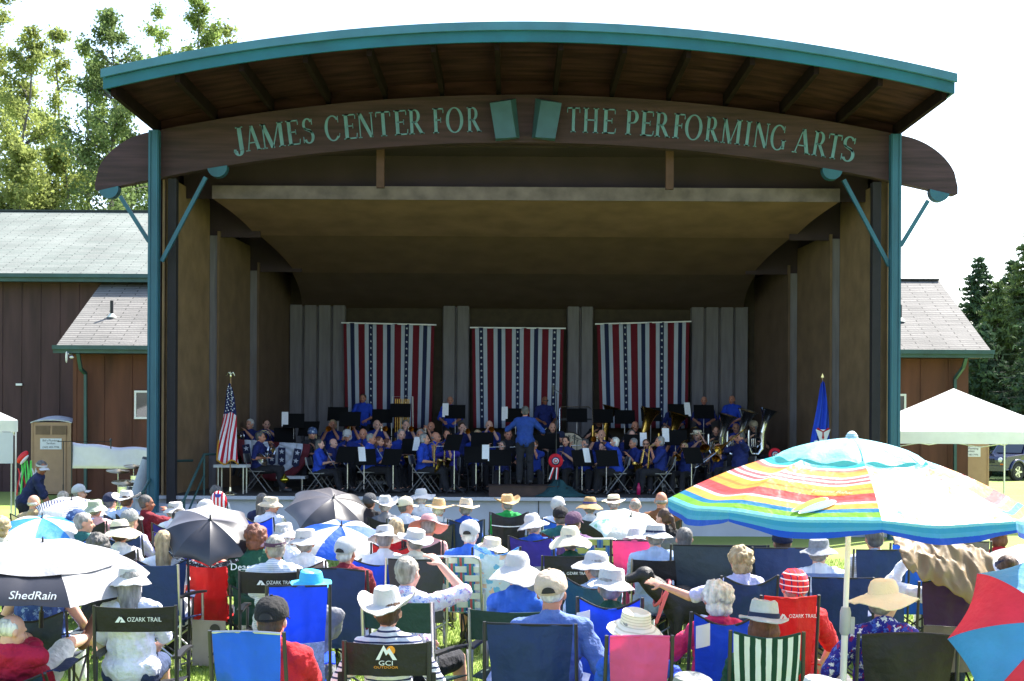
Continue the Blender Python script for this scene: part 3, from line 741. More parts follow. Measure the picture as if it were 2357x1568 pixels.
for i, (dx, dyt, Y, w, lb_, mi) in enumerate(((2252, 592, 78, 3.9, 'dark conifer with pointed top standing apart at left', 0), (2372, 532, 70, 4.2, 'tallest conifer at the right picture edge', 1), (2296, 650, 68, 3.2, 'sunlit young conifer in front of the dark one', 1), (2330, 600, 84, 4.0, 'dark conifer between the two tall ones', 0), (2262, 745, 66, 3.0, 'low conifer beside the backstage roof end', 0), (2410, 640, 64, 3.4, 'wide conifer above the parked vehicle', 0), (2232, 810, 74, 3.0, 'small shrubby conifer behind the cedar wall', 0))):
    p = P(dx, dyt, Y); conifer(p.x, Y, p.z, w, 50 + i, lb_, CM[mi])
# ============================================================= PEOPLE
SKINS = [M(S(205, 150, 125), .55, var=.06, vs=20, name='skin'), M(S(190, 130, 105), .55, var=.06, vs=20, name='skin'), M(S(215, 165, 145), .55, var=.06, vs=20, name='skin'), M(S(150, 98, 72), .55, var=.06, vs=20, name='skin')]
EYE = plastic((.01, .008, .008), .3); LIP = M(S(165, 85, 80), .5, var=0, name='lips')
HC = {k: M(c, .65, var=.45, vs=30, bump=.9, bs=70., stretch=(1, 1, .25), name='hair') for k, c in dict(
    white=(.62, .60, .56), grey=(.26, .25, .24), dgrey=(.10, .095, .09), blond=(.42, .31, .17), brown=(.07, .035, .018), black=(.012, .010, .009), auburn=(.16, .055, .03), salt=(.32, .29, .24)).items()}
BAKE = {}
rr = random.Random(5)
def ikelbow(a, t, l1, l2, hint):
    d = t - a; L = min(d.length, (l1 + l2) * .995)
    if d.length > L: t = a + d.normalized() * L
    d = (t - a).normalized(); x = (l1 * l1 - l2 * l2 + L * L) / (2 * L); h = math.sqrt(max(0, l1 * l1 - x * x))
    hh = hint - d * hint.dot(d); hh.normalize()
    return a + d * x + hh * h, t
def bakekey(key, fill, vox, disp=0., dscale=.15, smooth=2):
    if key in BAKE: return BAKE[key][0]
    mb = MB(); fill(mb); me = mb.mesh('raw'); ob = bpy.data.objects.new('bake', me); COL.objects.link(ob)
    r = ob.modifiers.new('r', 'REMESH'); r.mode = 'VOXEL'; r.voxel_size = vox; r.use_smooth_shade = True
    s = ob.modifiers.new('s', 'SMOOTH'); s.factor = .5; s.iterations = smooth
    if disp:
        tx = bpy.data.textures.new('fold', 'CLOUDS'); tx.noise_scale = dscale; tx.noise_depth = 2
        dm = ob.modifiers.new('d', 'DISPLACE'); dm.texture = tx; dm.strength = disp; dm.mid_level = .36; dm.texture_coords = 'LOCAL'
    ph = bpy.data.meshes.new('placeholder'); BAKE[key] = [ph, ob, None]
    return ph
def finish_bakes():
    bpy.context.view_layer.update(); dg = bpy.context.evaluated_depsgraph_get()
    users = {}
    for o in bpy.data.objects:
        if o.type == 'MESH' and o.data.name.startswith('placeholder'): users.setdefault(o.data.name, []).append(o)
    for key, (ph, ob, info) in BAKE.items():
        me = bpy.data.meshes.new_from_object(ob.evaluated_get(dg)); me.shade_smooth()
        me.materials.clear()
        if info:   # face points: eyes, lips
            n = len(me.polygons); c = np.empty(n * 3); me.polygons.foreach_get('center', c); c = c.reshape(-1, 3); mi = np.zeros(n, dtype=np.int32)
            for pt, rad, k in info: mi[np.linalg.norm((c - np.array(pt)) / rad, axis=1) < 1] = k
            me.polygons.foreach_set('material_index', mi)
        for k in range(3 if info else 1): me.materials.append(None)
        for o in users.get(ph.name, []):
            ms = [sl.material for sl in o.material_slots]; o.data = me
            for i, mm in enumerate(ms[:len(me.materials)]): o.material_slots[i].link = 'OBJECT'; o.material_slots[i].material = mm
        raw = ob.data; bpy.data.objects.remove(ob); bpy.data.meshes.remove(raw)
    for ph, _, _ in list(BAKE.values()): bpy.data.meshes.remove(ph)
    BAKE.clear()
def hand(mb, w, d, nrm, curl, side):
    d = d.normalized(); nrm = (nrm - d * nrm.dot(d)).normalized(); s = d.cross(nrm).normalized()
    M3 = Matrix((s, nrm, d)).transposed()
    mb.ell(w + d * .05, (.040, .018, .052), M3, 10, 6)
    for i, (L, off) in enumerate(((.060, -1.5), (.074, -.5), (.078, .5), (.070, 1.5))):
        b = w + d * .088 + s * off * .0215; c1, c2 = R(curl * .45), R(curl)
        spread = s * off * .06
        d1 = (d * math.cos(c1) + nrm * math.sin(c1) + spread).normalized(); d2 = (d * math.cos(c2) + nrm * math.sin(c2) + spread).normalized()
        m1 = b + d1 * L * .55; mb.caps(b, m1, .0095, .0088, 7); mb.caps(m1, m1 + d2 * L * .5, .0088, .0072, 7)
    tb = w + d * .03 + s * .034 * side; td = (d * .65 + s * .7 * side + nrm * .35).normalized()
    mb.caps(tb, tb + td * .035, .013, .011, 7); mb.caps(tb + td * .035, tb + td * .035 + (d * .85 + nrm * .5).normalized() * .03, .011, .009, 7)
# local frame: person faces +Y, feet at z=0
class Pose:
    def __init__(s, seat=.40, lean=12, stand=False, hl=None, hr=None, hyaw=0, hpitch=0, htilt=0, bulk=1., fem=False, legs='sit', bend=0, curl=45, el=None, er=None, recl=False):
        s.key = (seat, lean, stand, hl, hr, hyaw, hpitch, htilt, bulk, fem, legs, bend, curl, el, er)
        s.fem, s.bulk, s.curl = fem, bulk, curl
        th = R(lean - bend); s.up = Vector((0, -math.sin(th), math.cos(th))); s.Rt = Matrix.Rotation(th, 3, 'X')
        s.pel = Vector((0, 0, .93 if stand else seat + .10))
        s.neck = s.pel + s.up * .49; sw = .155 if fem else .18
        s.sh = [s.pel + s.up * .435 + Vector((sw * q, 0, 0)) for q in (-1, 1)]
        s.Hr = Matrix.Rotation(R(hyaw), 3, 'Z') @ Matrix.Rotation(R(hpitch), 3, 'X') @ Matrix.Rotation(R(htilt), 3, 'Y')
        s.hc = s.neck + Vector((0, .018, .068)) * 1.0 + s.Hr @ Vector((0, .01, .085))
        s.hip = [s.pel + Vector((.09 * q, 0.0, -.03)) for q in (-1, 1)]
        if stand:
            s.kn = [Vector((-.11, .02, .50)), Vector((.11, .03, .50))]; s.an = [Vector((-.12, -.01, .09)), Vector((.12, .02, .09))]; s.toe = [a + Vector((0, .16, -.045)) for a in s.an]
        elif legs == 'sit':
            s.kn = [Vector((-.13, .45, seat + .08)), Vector((.13, .46, seat + .08))]; s.an = [Vector((-.13, .50, .09)), Vector((.13, .56, .09))]; s.toe = [a + Vector((0, .16, -.045)) for a in s.an]
        elif legs == 'out':
            s.kn = [Vector((-.14, .43, seat + .10)), Vector((.14, .43, seat + .10))]; s.an = [Vector((-.16, .80, .14)), Vector((.18, .82, .14))]; s.toe = [a + Vector((0, .08, .13)) for a in s.an]
        else:
            s.kn, s.an, s.toe = legs and [Vector(q) for q in legs[0]], [Vector(q) for q in legs[1]], [Vector(q) for q in legs[2]]
        dl = Vector((-.12, .34, s.pel.z + .12)) if not stand else Vector((-.24, .02, .82)); dr = Vector((.12, .36, s.pel.z + .12)) if not stand else Vector((.24, .04, .82))
        s.hd = [vv(hl) if hl is not None else dl, vv(hr) if hr is not None else dr]
        s.elb = []
        for q, i in ((-1, 0), (1, 1)):
            h = (el, er)[i]; h = vv(h) if h is not None else Vector((q * .8, -.5, -.6))
            e, t = ikelbow(s.sh[i], s.hd[i], .29, .26, h); s.elb.append(e); s.hd[i] = t
    def torso(s, mb, g=0., lo=-.04, hem=False):
        b = s.bulk; w = .92 if s.fem else 1.
        E = lambda h, r, y=0.: mb.ell(s.pel + s.up * h + s.Rt @ Vector((0, y, 0)), r, s.Rt, 16, 10)
        E(.33, (.150 * w * b + g, .105 * b + g, .165 + g)); E(.17, (.140 * w * b + g, .118 * b + g, .17 + g), .012); E(.02, (.165 * b + g, .13 * b + g, .13 + g))
        for i in (0, 1): mb.caps(s.sh[i] - s.up * .012, s.pel + s.up * .452, .048 * b + g, .066 + g)
        mb.caps(s.sh[i] * .5 + s.sh[1 - i] * .5, s.neck + s.up * .0, .085 + g, .058 + g)
        if s.fem: E(.30, (.13 + g, .10 + g, .09 + g), .05)
    def H(s, p): return s.hc + s.Hr @ Vector(p)
    def HM(s): return Matrix.Translation(s.hc) @ s.Hr.to_4x4()
    def body(s, mb):
        s.torso(mb)
        H = s.H; hr = s.Hr
        mb.caps(s.neck - s.up * .03, H((0, -.02, -.06)), .058 if not s.fem else .05, .052 if not s.fem else .045)
        mb.ell(H((0, -.012, .022)), (.074, .092, .085), hr, 16, 10); mb.ell(H((0, .025, -.035)), (.061, .066, .078), hr, 16, 10); mb.ell(H((0, .045, -.088)), (.034, .036, .030), hr, 10, 6)
        mb.caps(H((0, .086, .0)), H((0, .108, -.034)), .008, .0135, 8); mb.caps(H((-.032, .078, .018)), H((.032, .078, .018)), .012, .012, 8)
        mb.ell(H((0, .088, -.066)), (.022, .009, .010), hr, 10, 6)
        for q in (-1, 1):
            mb.ell(H((q * .076, -.008, -.012)), (.012, .022, .032), hr @ Matrix.Rotation(R(20 * q), 3, 'Z'), 10, 6); mb.ell(H((q * .036, .066, -.035)), (.022, .02, .02), hr, 8, 5)
        for i, q in ((0, -1), (1, 1)):
            mb.caps(s.sh[i], s.elb[i], .048 * s.bulk, .038); mb.caps(s.elb[i], s.hd[i], .040, .026)
            d = (s.hd[i] - s.elb[i]); n_ = Vector((-q * .5, .2, -.8))
            if abs(d.normalized().dot(n_.normalized())) > .85: n_ = Vector((-q, .3, 0))
            hand(mb, s.hd[i], d, n_, s.curl, -q if d.normalized().cross(n_).dot(Vector((q, 0, 0))) > 0 else q)
            mb.caps(s.hip[i], s.kn[i], .082 * s.bulk, .054); mb.caps(s.kn[i], s.an[i] * .6 + s.kn[i] * .4 + Vector((0, -.015, 0)), .052, .050); mb.caps(s.kn[i] * .4 + s.an[i] * .6 + Vector((0, -.015, 0)), s.an[i], .050, .034)
            mb.caps(s.an[i], s.toe[i], .038, .028)
    def shirt(s, mb, sleeve=.6, g=.020):
        s.torso(mb, g)
        for i in (0, 1):
            if sleeve <= 0: continue
            e = s.sh[i].lerp(s.elb[i], min(1, sleeve / .55) if sleeve < .55 else 1.)
            mb.caps(s.sh[i] - s.up * .012, e, .058 * s.bulk, .056 if sleeve < 1 else .048)
            if sleeve >= 1: mb.caps(s.elb[i], s.elb[i].lerp(s.hd[i], .93), .050, .036)
    def trousers(s, mb, short=False):
        mb.ell(s.pel + s.up * -.01, (.172 * s.bulk, .14 * s.bulk, .12), s.Rt, 16, 8)
        for i in (0, 1):
            mb.caps(s.hip[i], s.kn[i].lerp(s.hip[i], .12 if short else 0), .102 * s.bulk, .082 if short else .074)
            if not short: mb.caps(s.kn[i], s.an[i] + (s.kn[i] - s.an[i]) * .45 + Vector((0, -.015, 0)), .070, .070); mb.caps(s.an[i] + (s.kn[i] - s.an[i]) * .45 + Vector((0, -.015, 0)), s.an[i] + (s.kn[i] - s.an[i]) * .04, .070, .060)
    def shoes(s, mb, ii=(0, 1)):
        for i in ii:
            a, t = s.an[i], s.toe[i]; dr = (t - a).normalized(); mb.caps(a - dr * .03 + Vector((0, 0, -.02)), t, .046, .036); mb.caps(a + (s.kn[i] - a) * .02, a, .044, .044)
    def hair(s, mb, st):
        H = s.H; hr = s.Hr
        if st == 'bald': mb.ell(H((0, -.035, -.012)), (.080, .074, .036), hr, 14, 8); return
        if st == 'thin': mb.ell(H((0, -.026, .016)), (.079, .088, .074), hr, 14, 8); return
        mb.ell(H((0, -.026, .032)), (.083, .092, .086), hr, 16, 10); mb.ell(H((0, -.045, -.028)), (.073, .055, .052), hr, 14, 8)
        if st == 'bob': mb.ell(H((0, -.035, -.03)), (.094, .07, .085), hr, 14, 8)
        if st in ('fluffy', 'curly'):
            for k in range(70):
                a, b_ = k * 2.4, math.acos(1 - 1.35 * (k + .5) / 70)
                mb.ell(H((.085 * math.sin(b_) * math.cos(a), -.035 + .085 * math.sin(b_) * math.sin(a), .015 + .09 * math.cos(b_))), (.021 + .006 * math.sin(k * 3.7),) * 3, hr, 8, 5)
            mb.ell(H((0, -.06, -.06)), (.085, .06, .06), hr, 12, 8)
        if st == 'long': mb.caps(H((0, -.045, -.02)), H((0, -.085, -.22)), .078, .058); mb.caps(H((-.04, -.05, 0)), H((-.05, -.07, -.24)), .045, .035); mb.caps(H((.04, -.05, 0)), H((.05, -.07, -.25)), .045, .035)
        if st == 'pony': mb.ell(H((0, -.115, .0)), (.028, .03, .028), hr, 8, 6); mb.caps(H((0, -.12, -.01)), H((0, -.15, -.14)), .032, .02)
        if st == 'bun': mb.ell(H((0, -.11, .05)), (.04, .04, .04), hr, 10, 6)
# --- hats: (key, colour material, extras) in head frame
def brimhat(mb, rc=.092, hc=.105, rb=.19, droop=.03, curl=0., top=.85, dent=0., z0=.042, thick=.006, oy=-.01, band=None, tilt=0, wave=0., pinch=0.):
    def fn(p, a, r_):
        k = max(0, (r_ - rc) / max(rb - rc, .01))
        z = p.z + curl * k * k * abs(math.cos(a)) ** 2 * 1. - droop * k ** 1.5 * (1 - .0 * abs(math.cos(a)))
        if wave: z += wave * k * math.sin(3 * a + 1)
        if p.z > z0 + hc * .9 and dent: z -= dent * math.exp(-(p.x / .035) ** 2) * (1 if r_ < rc * .8 else .3)
        z += .010 * mnoise.noise(Vector((p.x * 14, p.y * 14, hc * 50))) * (1 + k)
        x = p.x * (1 - pinch * max(0, p.z - z0) / hc * max(0, math.sin(a)))
        return Vector((x, p.y * 1.16 + oy, z))
    b = thick
    prof = [(rb, z0), (rb, z0 + b), (rc + .5 * (rb - rc), z0 + b), (rc + .01, z0 + b), (rc, z0 + .015), (rc * .985, z0 + hc * .5), (rc * top, z0 + hc * .88), (rc * top * .8, z0 + hc * .98), (rc * .35, z0 + hc), (.001, z0 + hc)]
    mb.lathe([(.001, z0 - .002), (rc * .6, z0 - .002), (rc, z0 - .001), (rc + .5 * (rb - rc), z0)] + prof, 32, fn=fn, close=False, M3=Matrix.Rotation(R(tilt), 3, 'X'))
def hatband(mb, rc, z0, h=.022, g=.004, oy=-.01, tilt=0):
    mb.lathe([(rc + g, z0 + .008), (rc + g + .002, z0 + .010), (rc + g + .001, z0 + .008 + h), (rc + g - .006, z0 + .009 + h)], 28, fn=lambda p, a, r_: Vector((p.x, p.y * 1.16 + oy, p.z)), close=False, M3=Matrix.Rotation(R(tilt), 3, 'X'))
def capmesh(mb, back=False, z0=.03):
    fn = lambda p, a, r_: Vector((p.x, p.y * 1.14 - .012, p.z - .02 * max(0, -math.sin(a)) * (r_ / .09)))
    mb.lathe([(.094, z0 - .008), (.098, z0), (.097, z0 + .034), (.088, z0 + .068), (.067, z0 + .095), (.036, z0 + .109), (.008, z0 + .112), (.008, z0 + .118), (.001, z0 + .119)], 28, fn=fn)
    q = -1 if back else 1
    mb.slab(lambda u, v: Vector(((u - .5) * .15 * (1 - .25 * v * v), q * (.07 + .095 * v * math.sqrt(max(.02, 1 - (2 * u - 1) ** 2 * .55)) + .02 * math.sqrt(max(0, 1 - (2 * u - 1) ** 2))), z0 - .004 - .02 * (2 * u - 1) ** 2 - .012 * v)), 12, 5, .004)
def capgap(mb, z0=.03):   # dark opening and strap at the back
    mb.slab(lambda u, v: Vector((.090 * math.sin(R(-26 + 52 * u)), -.012 - .127 * math.cos(R(-26 + 52 * u)) + .006 * v, z0 - .012 + .036 * v * math.sqrt(max(0, 1 - (2 * u - 1) ** 2)))), 10, 3, .002)
HATS = {   # name -> builder
    'sun': lambda m: brimhat(m, .092, .098, .19, .065, top=.80, wave=.008), 'wide': lambda m: brimhat(m, .090, .095, .21, .04, top=.82, wave=.016), 'cowboy': lambda m: brimhat(m, .090, .12, .185, .01, curl=.075, dent=.03, top=.86, pinch=.25),
    'straw': lambda m: brimhat(m, .088, .11, .18, .02, curl=.02, dent=.02, top=.84, wave=.008), 'bucket': lambda m: brimhat(m, .090, .085, .15, .055, top=.92, z0=.035), 'tilley': lambda m: brimhat(m, .090, .095, .17, .03, top=.92, curl=.035, wave=.014),
    'fedora': lambda m: brimhat(m, .088, .11, .15, .015, dent=.025, top=.88, curl=.015), 'boater': lambda m: brimhat(m, .092, .085, .155, .0, top=.99), 'floppy': lambda m: brimhat(m, .092, .10, .205, .085, top=.80, wave=.02), 'low': lambda m: brimhat(m, .092, .10, .17, .045, top=.93),
    'cap': capmesh, 'visor': lambda m: (m.lathe([(.087, .03), (.09, .032), (.089, .062), (.086, .063)], 28, fn=lambda p, a, r_: Vector((p.x, p.y * 1.14 - .012, p.z)), close=False), m.slab(lambda u, v: Vector(((u - .5) * .16, .07 + .10 * v * math.sqrt(max(.02, 1 - (2 * u - 1) ** 2 * .6)) + .02 * math.sqrt(max(0, 1 - (2 * u - 1) ** 2)), .028 - .02 * (2 * u - 1) ** 2 - .012 * v)), 12, 5, .004)),
    'bandana': lambda m: (m.lathe([(.096, -.005), (.099, .01), (.098, .05), (.086, .092), (.056, .122), (.001, .134)], 24, fn=lambda p, a, r_: Vector((p.x, p.y * 1.14 - .014, p.z - .02 * max(0, -math.sin(a)) * (r_ / .09) + .003 * math.sin(9 * a)))), m.ell((0, -.125, -.0), (.02, .018, .016)), m.bar((0, -.125, .0), (.03, -.14, -.06), .02, .006), m.bar((0, -.125, .0), (-.025, -.14, -.055), .02, .006)),
}
def hatkey(nm): return HATS[nm]
def person(label, loc, rz=0., pose=None, skin=0, hair='grey', hst='short', shirt=None, sleeve=.5, pants=None, short=False, hat=None, hatm=None, band=None, gap=False, shoes=None, glasses=None, scale=1., vox=.012, group=None, longhem=False, tiltback=0):
    ps = pose or Pose(); k = ps.key
    t = thing('person', label, 'person', loc, rz, group, scale)
    ph = bakekey(('body', k, vox), ps.body, vox, smooth=1)
    for q in (-1, 1):
        pass
    BAKE[('body', k, vox)][2] = [(tuple(ps.H((q * .031, .083, .0))), .0135, 1) for q in (-1, 1)] + [(tuple(ps.H((q * .012, .096, -.066))), .014, 2) for q in (-1, 0, 1)]
    def mk(name, data, mats, M4=None):
        o = bpy.data.objects.new(name, data); COL.objects.link(o); o.parent = t
        if M4 is not None: o.matrix_local = M4
        mats = mats if isinstance(mats, list) else [mats]
        while len(data.materials) < len(mats): data.materials.append(None)
        for i, m_ in enumerate(mats): o.material_slots[i].link = 'OBJECT'; o.material_slots[i].material = m_
        return o
    mk('body', ph, [SKINS[skin], EYE, LIP])
    sh_ = shirt if shirt is not None else cloth((.03, .08, .3))
    mk('shirt', bakekey(('shirt', k, sleeve, vox), lambda m: ps.shirt(m, sleeve), vox * 1.15, disp=.040, dscale=.085), sh_)
    mk('trousers', bakekey(('trousers', k, short, vox), lambda m: ps.trousers(m, short), vox * 1.25, disp=.018, dscale=.12), pants or cloth((.015, .015, .02)))
    for q in (0, 1): mk('shoe', bakekey(('shoe', k, vox, q), lambda m: ps.shoes(m, (q,)), vox), shoes or plastic((.03, .03, .035), .6))
    if hst and hst != 'none': mk('hair', bakekey(('hair', k, hst, vox), lambda m: ps.hair(m, hst), vox * .9, disp=.03 if hst in ('fluffy', 'curly') else .012, dscale=.03, smooth=2), HC[hair])
    HM = ps.HM() @ Matrix.Rotation(R(tiltback if tiltback else rr.uniform(-5, 8)), 4, 'X') @ Matrix.Rotation(R(rr.uniform(-5, 5)), 4, 'Y')
    if hat and hat not in ('cap', 'visor', 'bandana'): HM = HM @ Matrix.Rotation(R(rr.uniform(-14, 14)), 4, 'Z') @ Matrix.Diagonal((rr.uniform(.94, 1.05), rr.uniform(.95, 1.05), rr.uniform(.86, 1.06), 1))
    if hat:
        ho = cpart(('hat', hat), HATS[hat], 'hat', hatm or WHITE, t, 'auto', HM)
        if band:
            cpart(('band', hat in ('cap',)), lambda m: hatband(m, .091, .040, .026), 'hat_band', band, ho, 'auto')
        if gap: cpart(('gap',), capgap, 'cap_opening', plastic((.02, .018, .016), .8), ho, 'auto')
    if glasses: cpart(('glasses',), lambda m: (m.box((-.034, .102, .002), (.05, .008, .03)), m.box((.034, .102, .002), (.05, .008, .03)), m.box((0, .104, .008), (.03, .006, .008)), m.box((-.072, .05, .005), (.005, .1, .008)), m.box((.072, .05, .005), (.005, .1, .008))), 'sunglasses', BLACK, t, 'auto', ps.HM())
    return t
# ============================================================= CHAIRS (face +Y, seen from behind)
def logo_mtn(w, name, parent, M4, mat):
    def fn(m):
        m.prism([(-.5, -.28), (-.12, .30), (0, .22), (.10, .26), (.5, -.28), (-.02, -.28), (.10, -.02), (.02, .02), (-.16, -.28)], -.004)
    return cpart(('mtn',), fn, name, mat, parent, False, M4 @ Matrix.Scale(w, 4))
def folding_camp_chair(label, loc, rz, colm, w=.50, seat=.40, top=.86, dip=.075, frame_m=None, edge=None, lower=None, arm=None, rearm=None, group='folding camp chairs on the lawn', scale=1., cup=False, rake=10):
    t = thing('camp_chair', label, 'chair', loc, rz, group, scale); fm = frame_m or DKMET; hw = w / 2
    y0, yt = -.20, -.20 - (top - seat) * math.tan(R(rake)); k = (w, seat, top, dip, rake)
    bw = hw - .03
    def back(m, za=.0, zb=1.):
        def fn(u, v):
            v_ = za + (zb - za) * v; z = seat - .03 + (top - seat + .03) * v_; sag = math.sin(math.pi * u)
            ww = bw * (1 - .06 * (1 - v_) - .07 * math.sin(math.pi * min(1, v_ * 1.05)) ** 2); bl = .055 * sag * (.35 + .65 * math.sin(math.pi * min(1, .15 + v_ * .8)))
            return Vector((-ww + 2 * ww * u, y0 + (yt - y0) * v_ - bl - .004 * math.sin(u * 25) * sag, z - dip * sag * (v_ ** 4) - .004 * math.sin(v_ * 20 + u * 6))) + Vector((0, .022 * sag * mnoise.noise(Vector((u * 4 + w * 9, v_ * 3, top * 5))) + .010 * sag * mnoise.noise(Vector((u * 9, v_ * 14, w * 30))), 0))
        m.slab(fn, 20, 20, .008)
    if lower is not None:
        cpart(('qb1', k), lambda m: back(m, .52, 1.), 'back_panel', colm, t); cpart(('qb2', k), lambda m: back(m, 0, .515), 'mesh_panel', lower, t)
    else: cpart(('qb', k), back, 'back_panel', colm, t)
    cpart(('qpipe', k), lambda m: m.tube([(-bw + 2 * bw * u, yt - .055 * math.sin(math.pi * u) * (.35 + .65 * math.sin(math.pi * .95)) - .003, top - dip * math.sin(math.pi * u)) for u in [i / 14 for i in range(15)]], .008, 6), 'piping', edge or BLACK, t)
    cpart(('qs', k), lambda m: m.slab(lambda u, v: Vector((-bw + 2 * bw * u, y0 + .46 * v, seat + .03 * v - .045 * math.sin(math.pi * u) * (.6 + .4 * v))), 10, 8, .008), 'seat', rearm or colm, t)
    for q in (-1, 1):
        cpart(('qp', k, q), lambda m: m.tube([(q * hw * .96, y0 + .03, .10), (q * hw * .98, y0, seat), (q * (hw - .012), yt + .004, top + .008)], .0115, 8), 'back_post', fm, t)
        cpart(('qfp', k, q), lambda m: m.tube([(q * hw, .24, .10), (q * hw, .26, seat + .22)], .010, 8), 'front_post', fm, t)
        cpart(('qa', k, q), lambda m: m.slab(lambda u, v: Vector((q * (hw - .015) - .045 + .09 * u, y0 - .03 + .50 * v, seat + .235 - .02 * math.sin(math.pi * v) - .01 * abs(2 * u - 1))), 4, 8, .01), 'armrest', arm or colm, t)
    legs = [((-hw, y0 + .02, .02), (hw, y0 + .02, seat - .02)), ((hw, y0 + .035, .02), (-hw, y0 + .035, seat - .02)), ((-hw, .25, .02), (hw, .25, seat)), ((hw, .262, .02), (-hw, .262, seat)), ((-hw, y0, .02), (-hw + .01, .26, seat)), ((-hw - .012, .26, .02), (-hw, y0, seat)), ((hw, y0, .02), (hw - .01, .26, seat)), ((hw + .012, .26, .02), (hw, y0, seat))]
    for i, (a, b) in enumerate(legs): cpart(('ql', k, i), lambda m: (m.tube([a, b], .0095, 6), m.ell((a[0], a[1], .014), (.02, .02, .014), None, 8, 4)), 'leg', fm, t)
    if cup: cpart(('cup',), lambda m: m.lathe([(.04, -.10), (.044, 0), (.04, 0), (.037, -.095)], 14), 'cup_holder', BLACK, t, 'auto', T(hw + .0, .2, seat + .23))
    return t
def director_chair(label, loc, rz, colm, fm=None, w=.56, seat=.44, top=.86, bh=.20, group='director chairs on the lawn', scale=1., table=None, tall=False, seatm=None, arms=None, wide_post=False):
    t = thing('director_chair', label, 'chair', loc, rz, group, scale); fm = fm or ALU; hw = w / 2; k = ('d', w, seat, top, bh, wide_post)
    cpart((k, 'b'), lambda m: m.slab(lambda u, v: Vector((-hw - .005 + (w + .01) * u, -.235 - .028 * math.sin(math.pi * u) - .03 * v, top - bh + bh * v - .012 * math.sin(math.pi * u) * v)), 12, 6, .008), 'back_panel', colm, t)
    cpart((k, 's'), lambda m: m.slab(lambda u, v: Vector((-hw + w * u, -.2 + .42 * v, seat - .035 * math.sin(math.pi * u))), 8, 6, .008), 'seat', seatm or colm, t)
    r = .016 if wide_post else .0125
    for q in (-1, 1):
        cpart((k, 'bp', q), lambda m: m.tube([(q * hw, -.2, seat - .05), (q * hw, -.235, seat + .1), (q * hw, -.265, top + .005)], r, 8), 'back_post', fm, t)
        cpart((k, 'rl', q), lambda m: (m.tube([(q * hw, -.22, .02), (q * hw, -.2, seat + .2)], r, 8), m.ell((q * hw, -.22, .015), (.022, .022, .015), None, 8, 4)), 'leg', fm, t)
        cpart((k, 'fl', q), lambda m: (m.tube([(q * hw, .24, .02), (q * hw, .22, seat + .2)], r, 8), m.ell((q * hw, .24, .015), (.022, .022, .015), None, 8, 4)), 'leg', fm, t)
        cpart((k, 'a', q), lambda m: m.slab(lambda u, v: Vector((q * hw - .028 + .056 * u, -.24 + .50 * v, seat + .205 + .012 * math.sin(math.pi * v))), 3, 8, .02), 'armrest', arms or BLACK, t)
        cpart((k, 'x', q), lambda m: m.tube([(-q * hw, -.205 + .012 * q, .08), (q * hw, -.205 + .012 * q, seat - .04)], .010, 6), 'cross_bar', fm, t)
        cpart((k, 'xf', q), lambda m: m.tube([(-q * hw, .2 + .012 * q, .08), (q * hw, .2 + .012 * q, seat - .04)], .010, 6), 'cross_bar', fm, t)
        cpart((k, 'fb', q), lambda m: m.tube([(q * hw, -.22, .06), (q * hw, .24, .06)], .009, 6), 'floor_bar', fm, t)
    if table:
        cpart((k, 'table', table), lambda m: (m.prism([(-.16, -.42), (-.16, 0), (.17, 0), (.17, -.28), (.02, -.42)], .015) if table == 'hang' else m.box((0, 0, -.01), (.38, .34, .02))), 'side_table', M(S(150, 140, 128), .5, name='table_plastic'), t, False, T(hw + (.17 if table == 'hang' else .22), .0, seat + (-.02 if table == 'hang' else .1)))
        if table == 'hang': cpart((k, 'th'), lambda m: (m.lathe([(.05, 0), (.052, .004), (.001, .004)], 16, M3=Matrix.Rotation(R(90), 3, 'X')), m.bar((-.06, -.003, -.26), (.07, -.003, -.15), .02, .005, up=(0, 1, 0))), 'cup_hole', BLACK, t, 'auto', T(hw + .24, -.004, seat - .10))
    return t
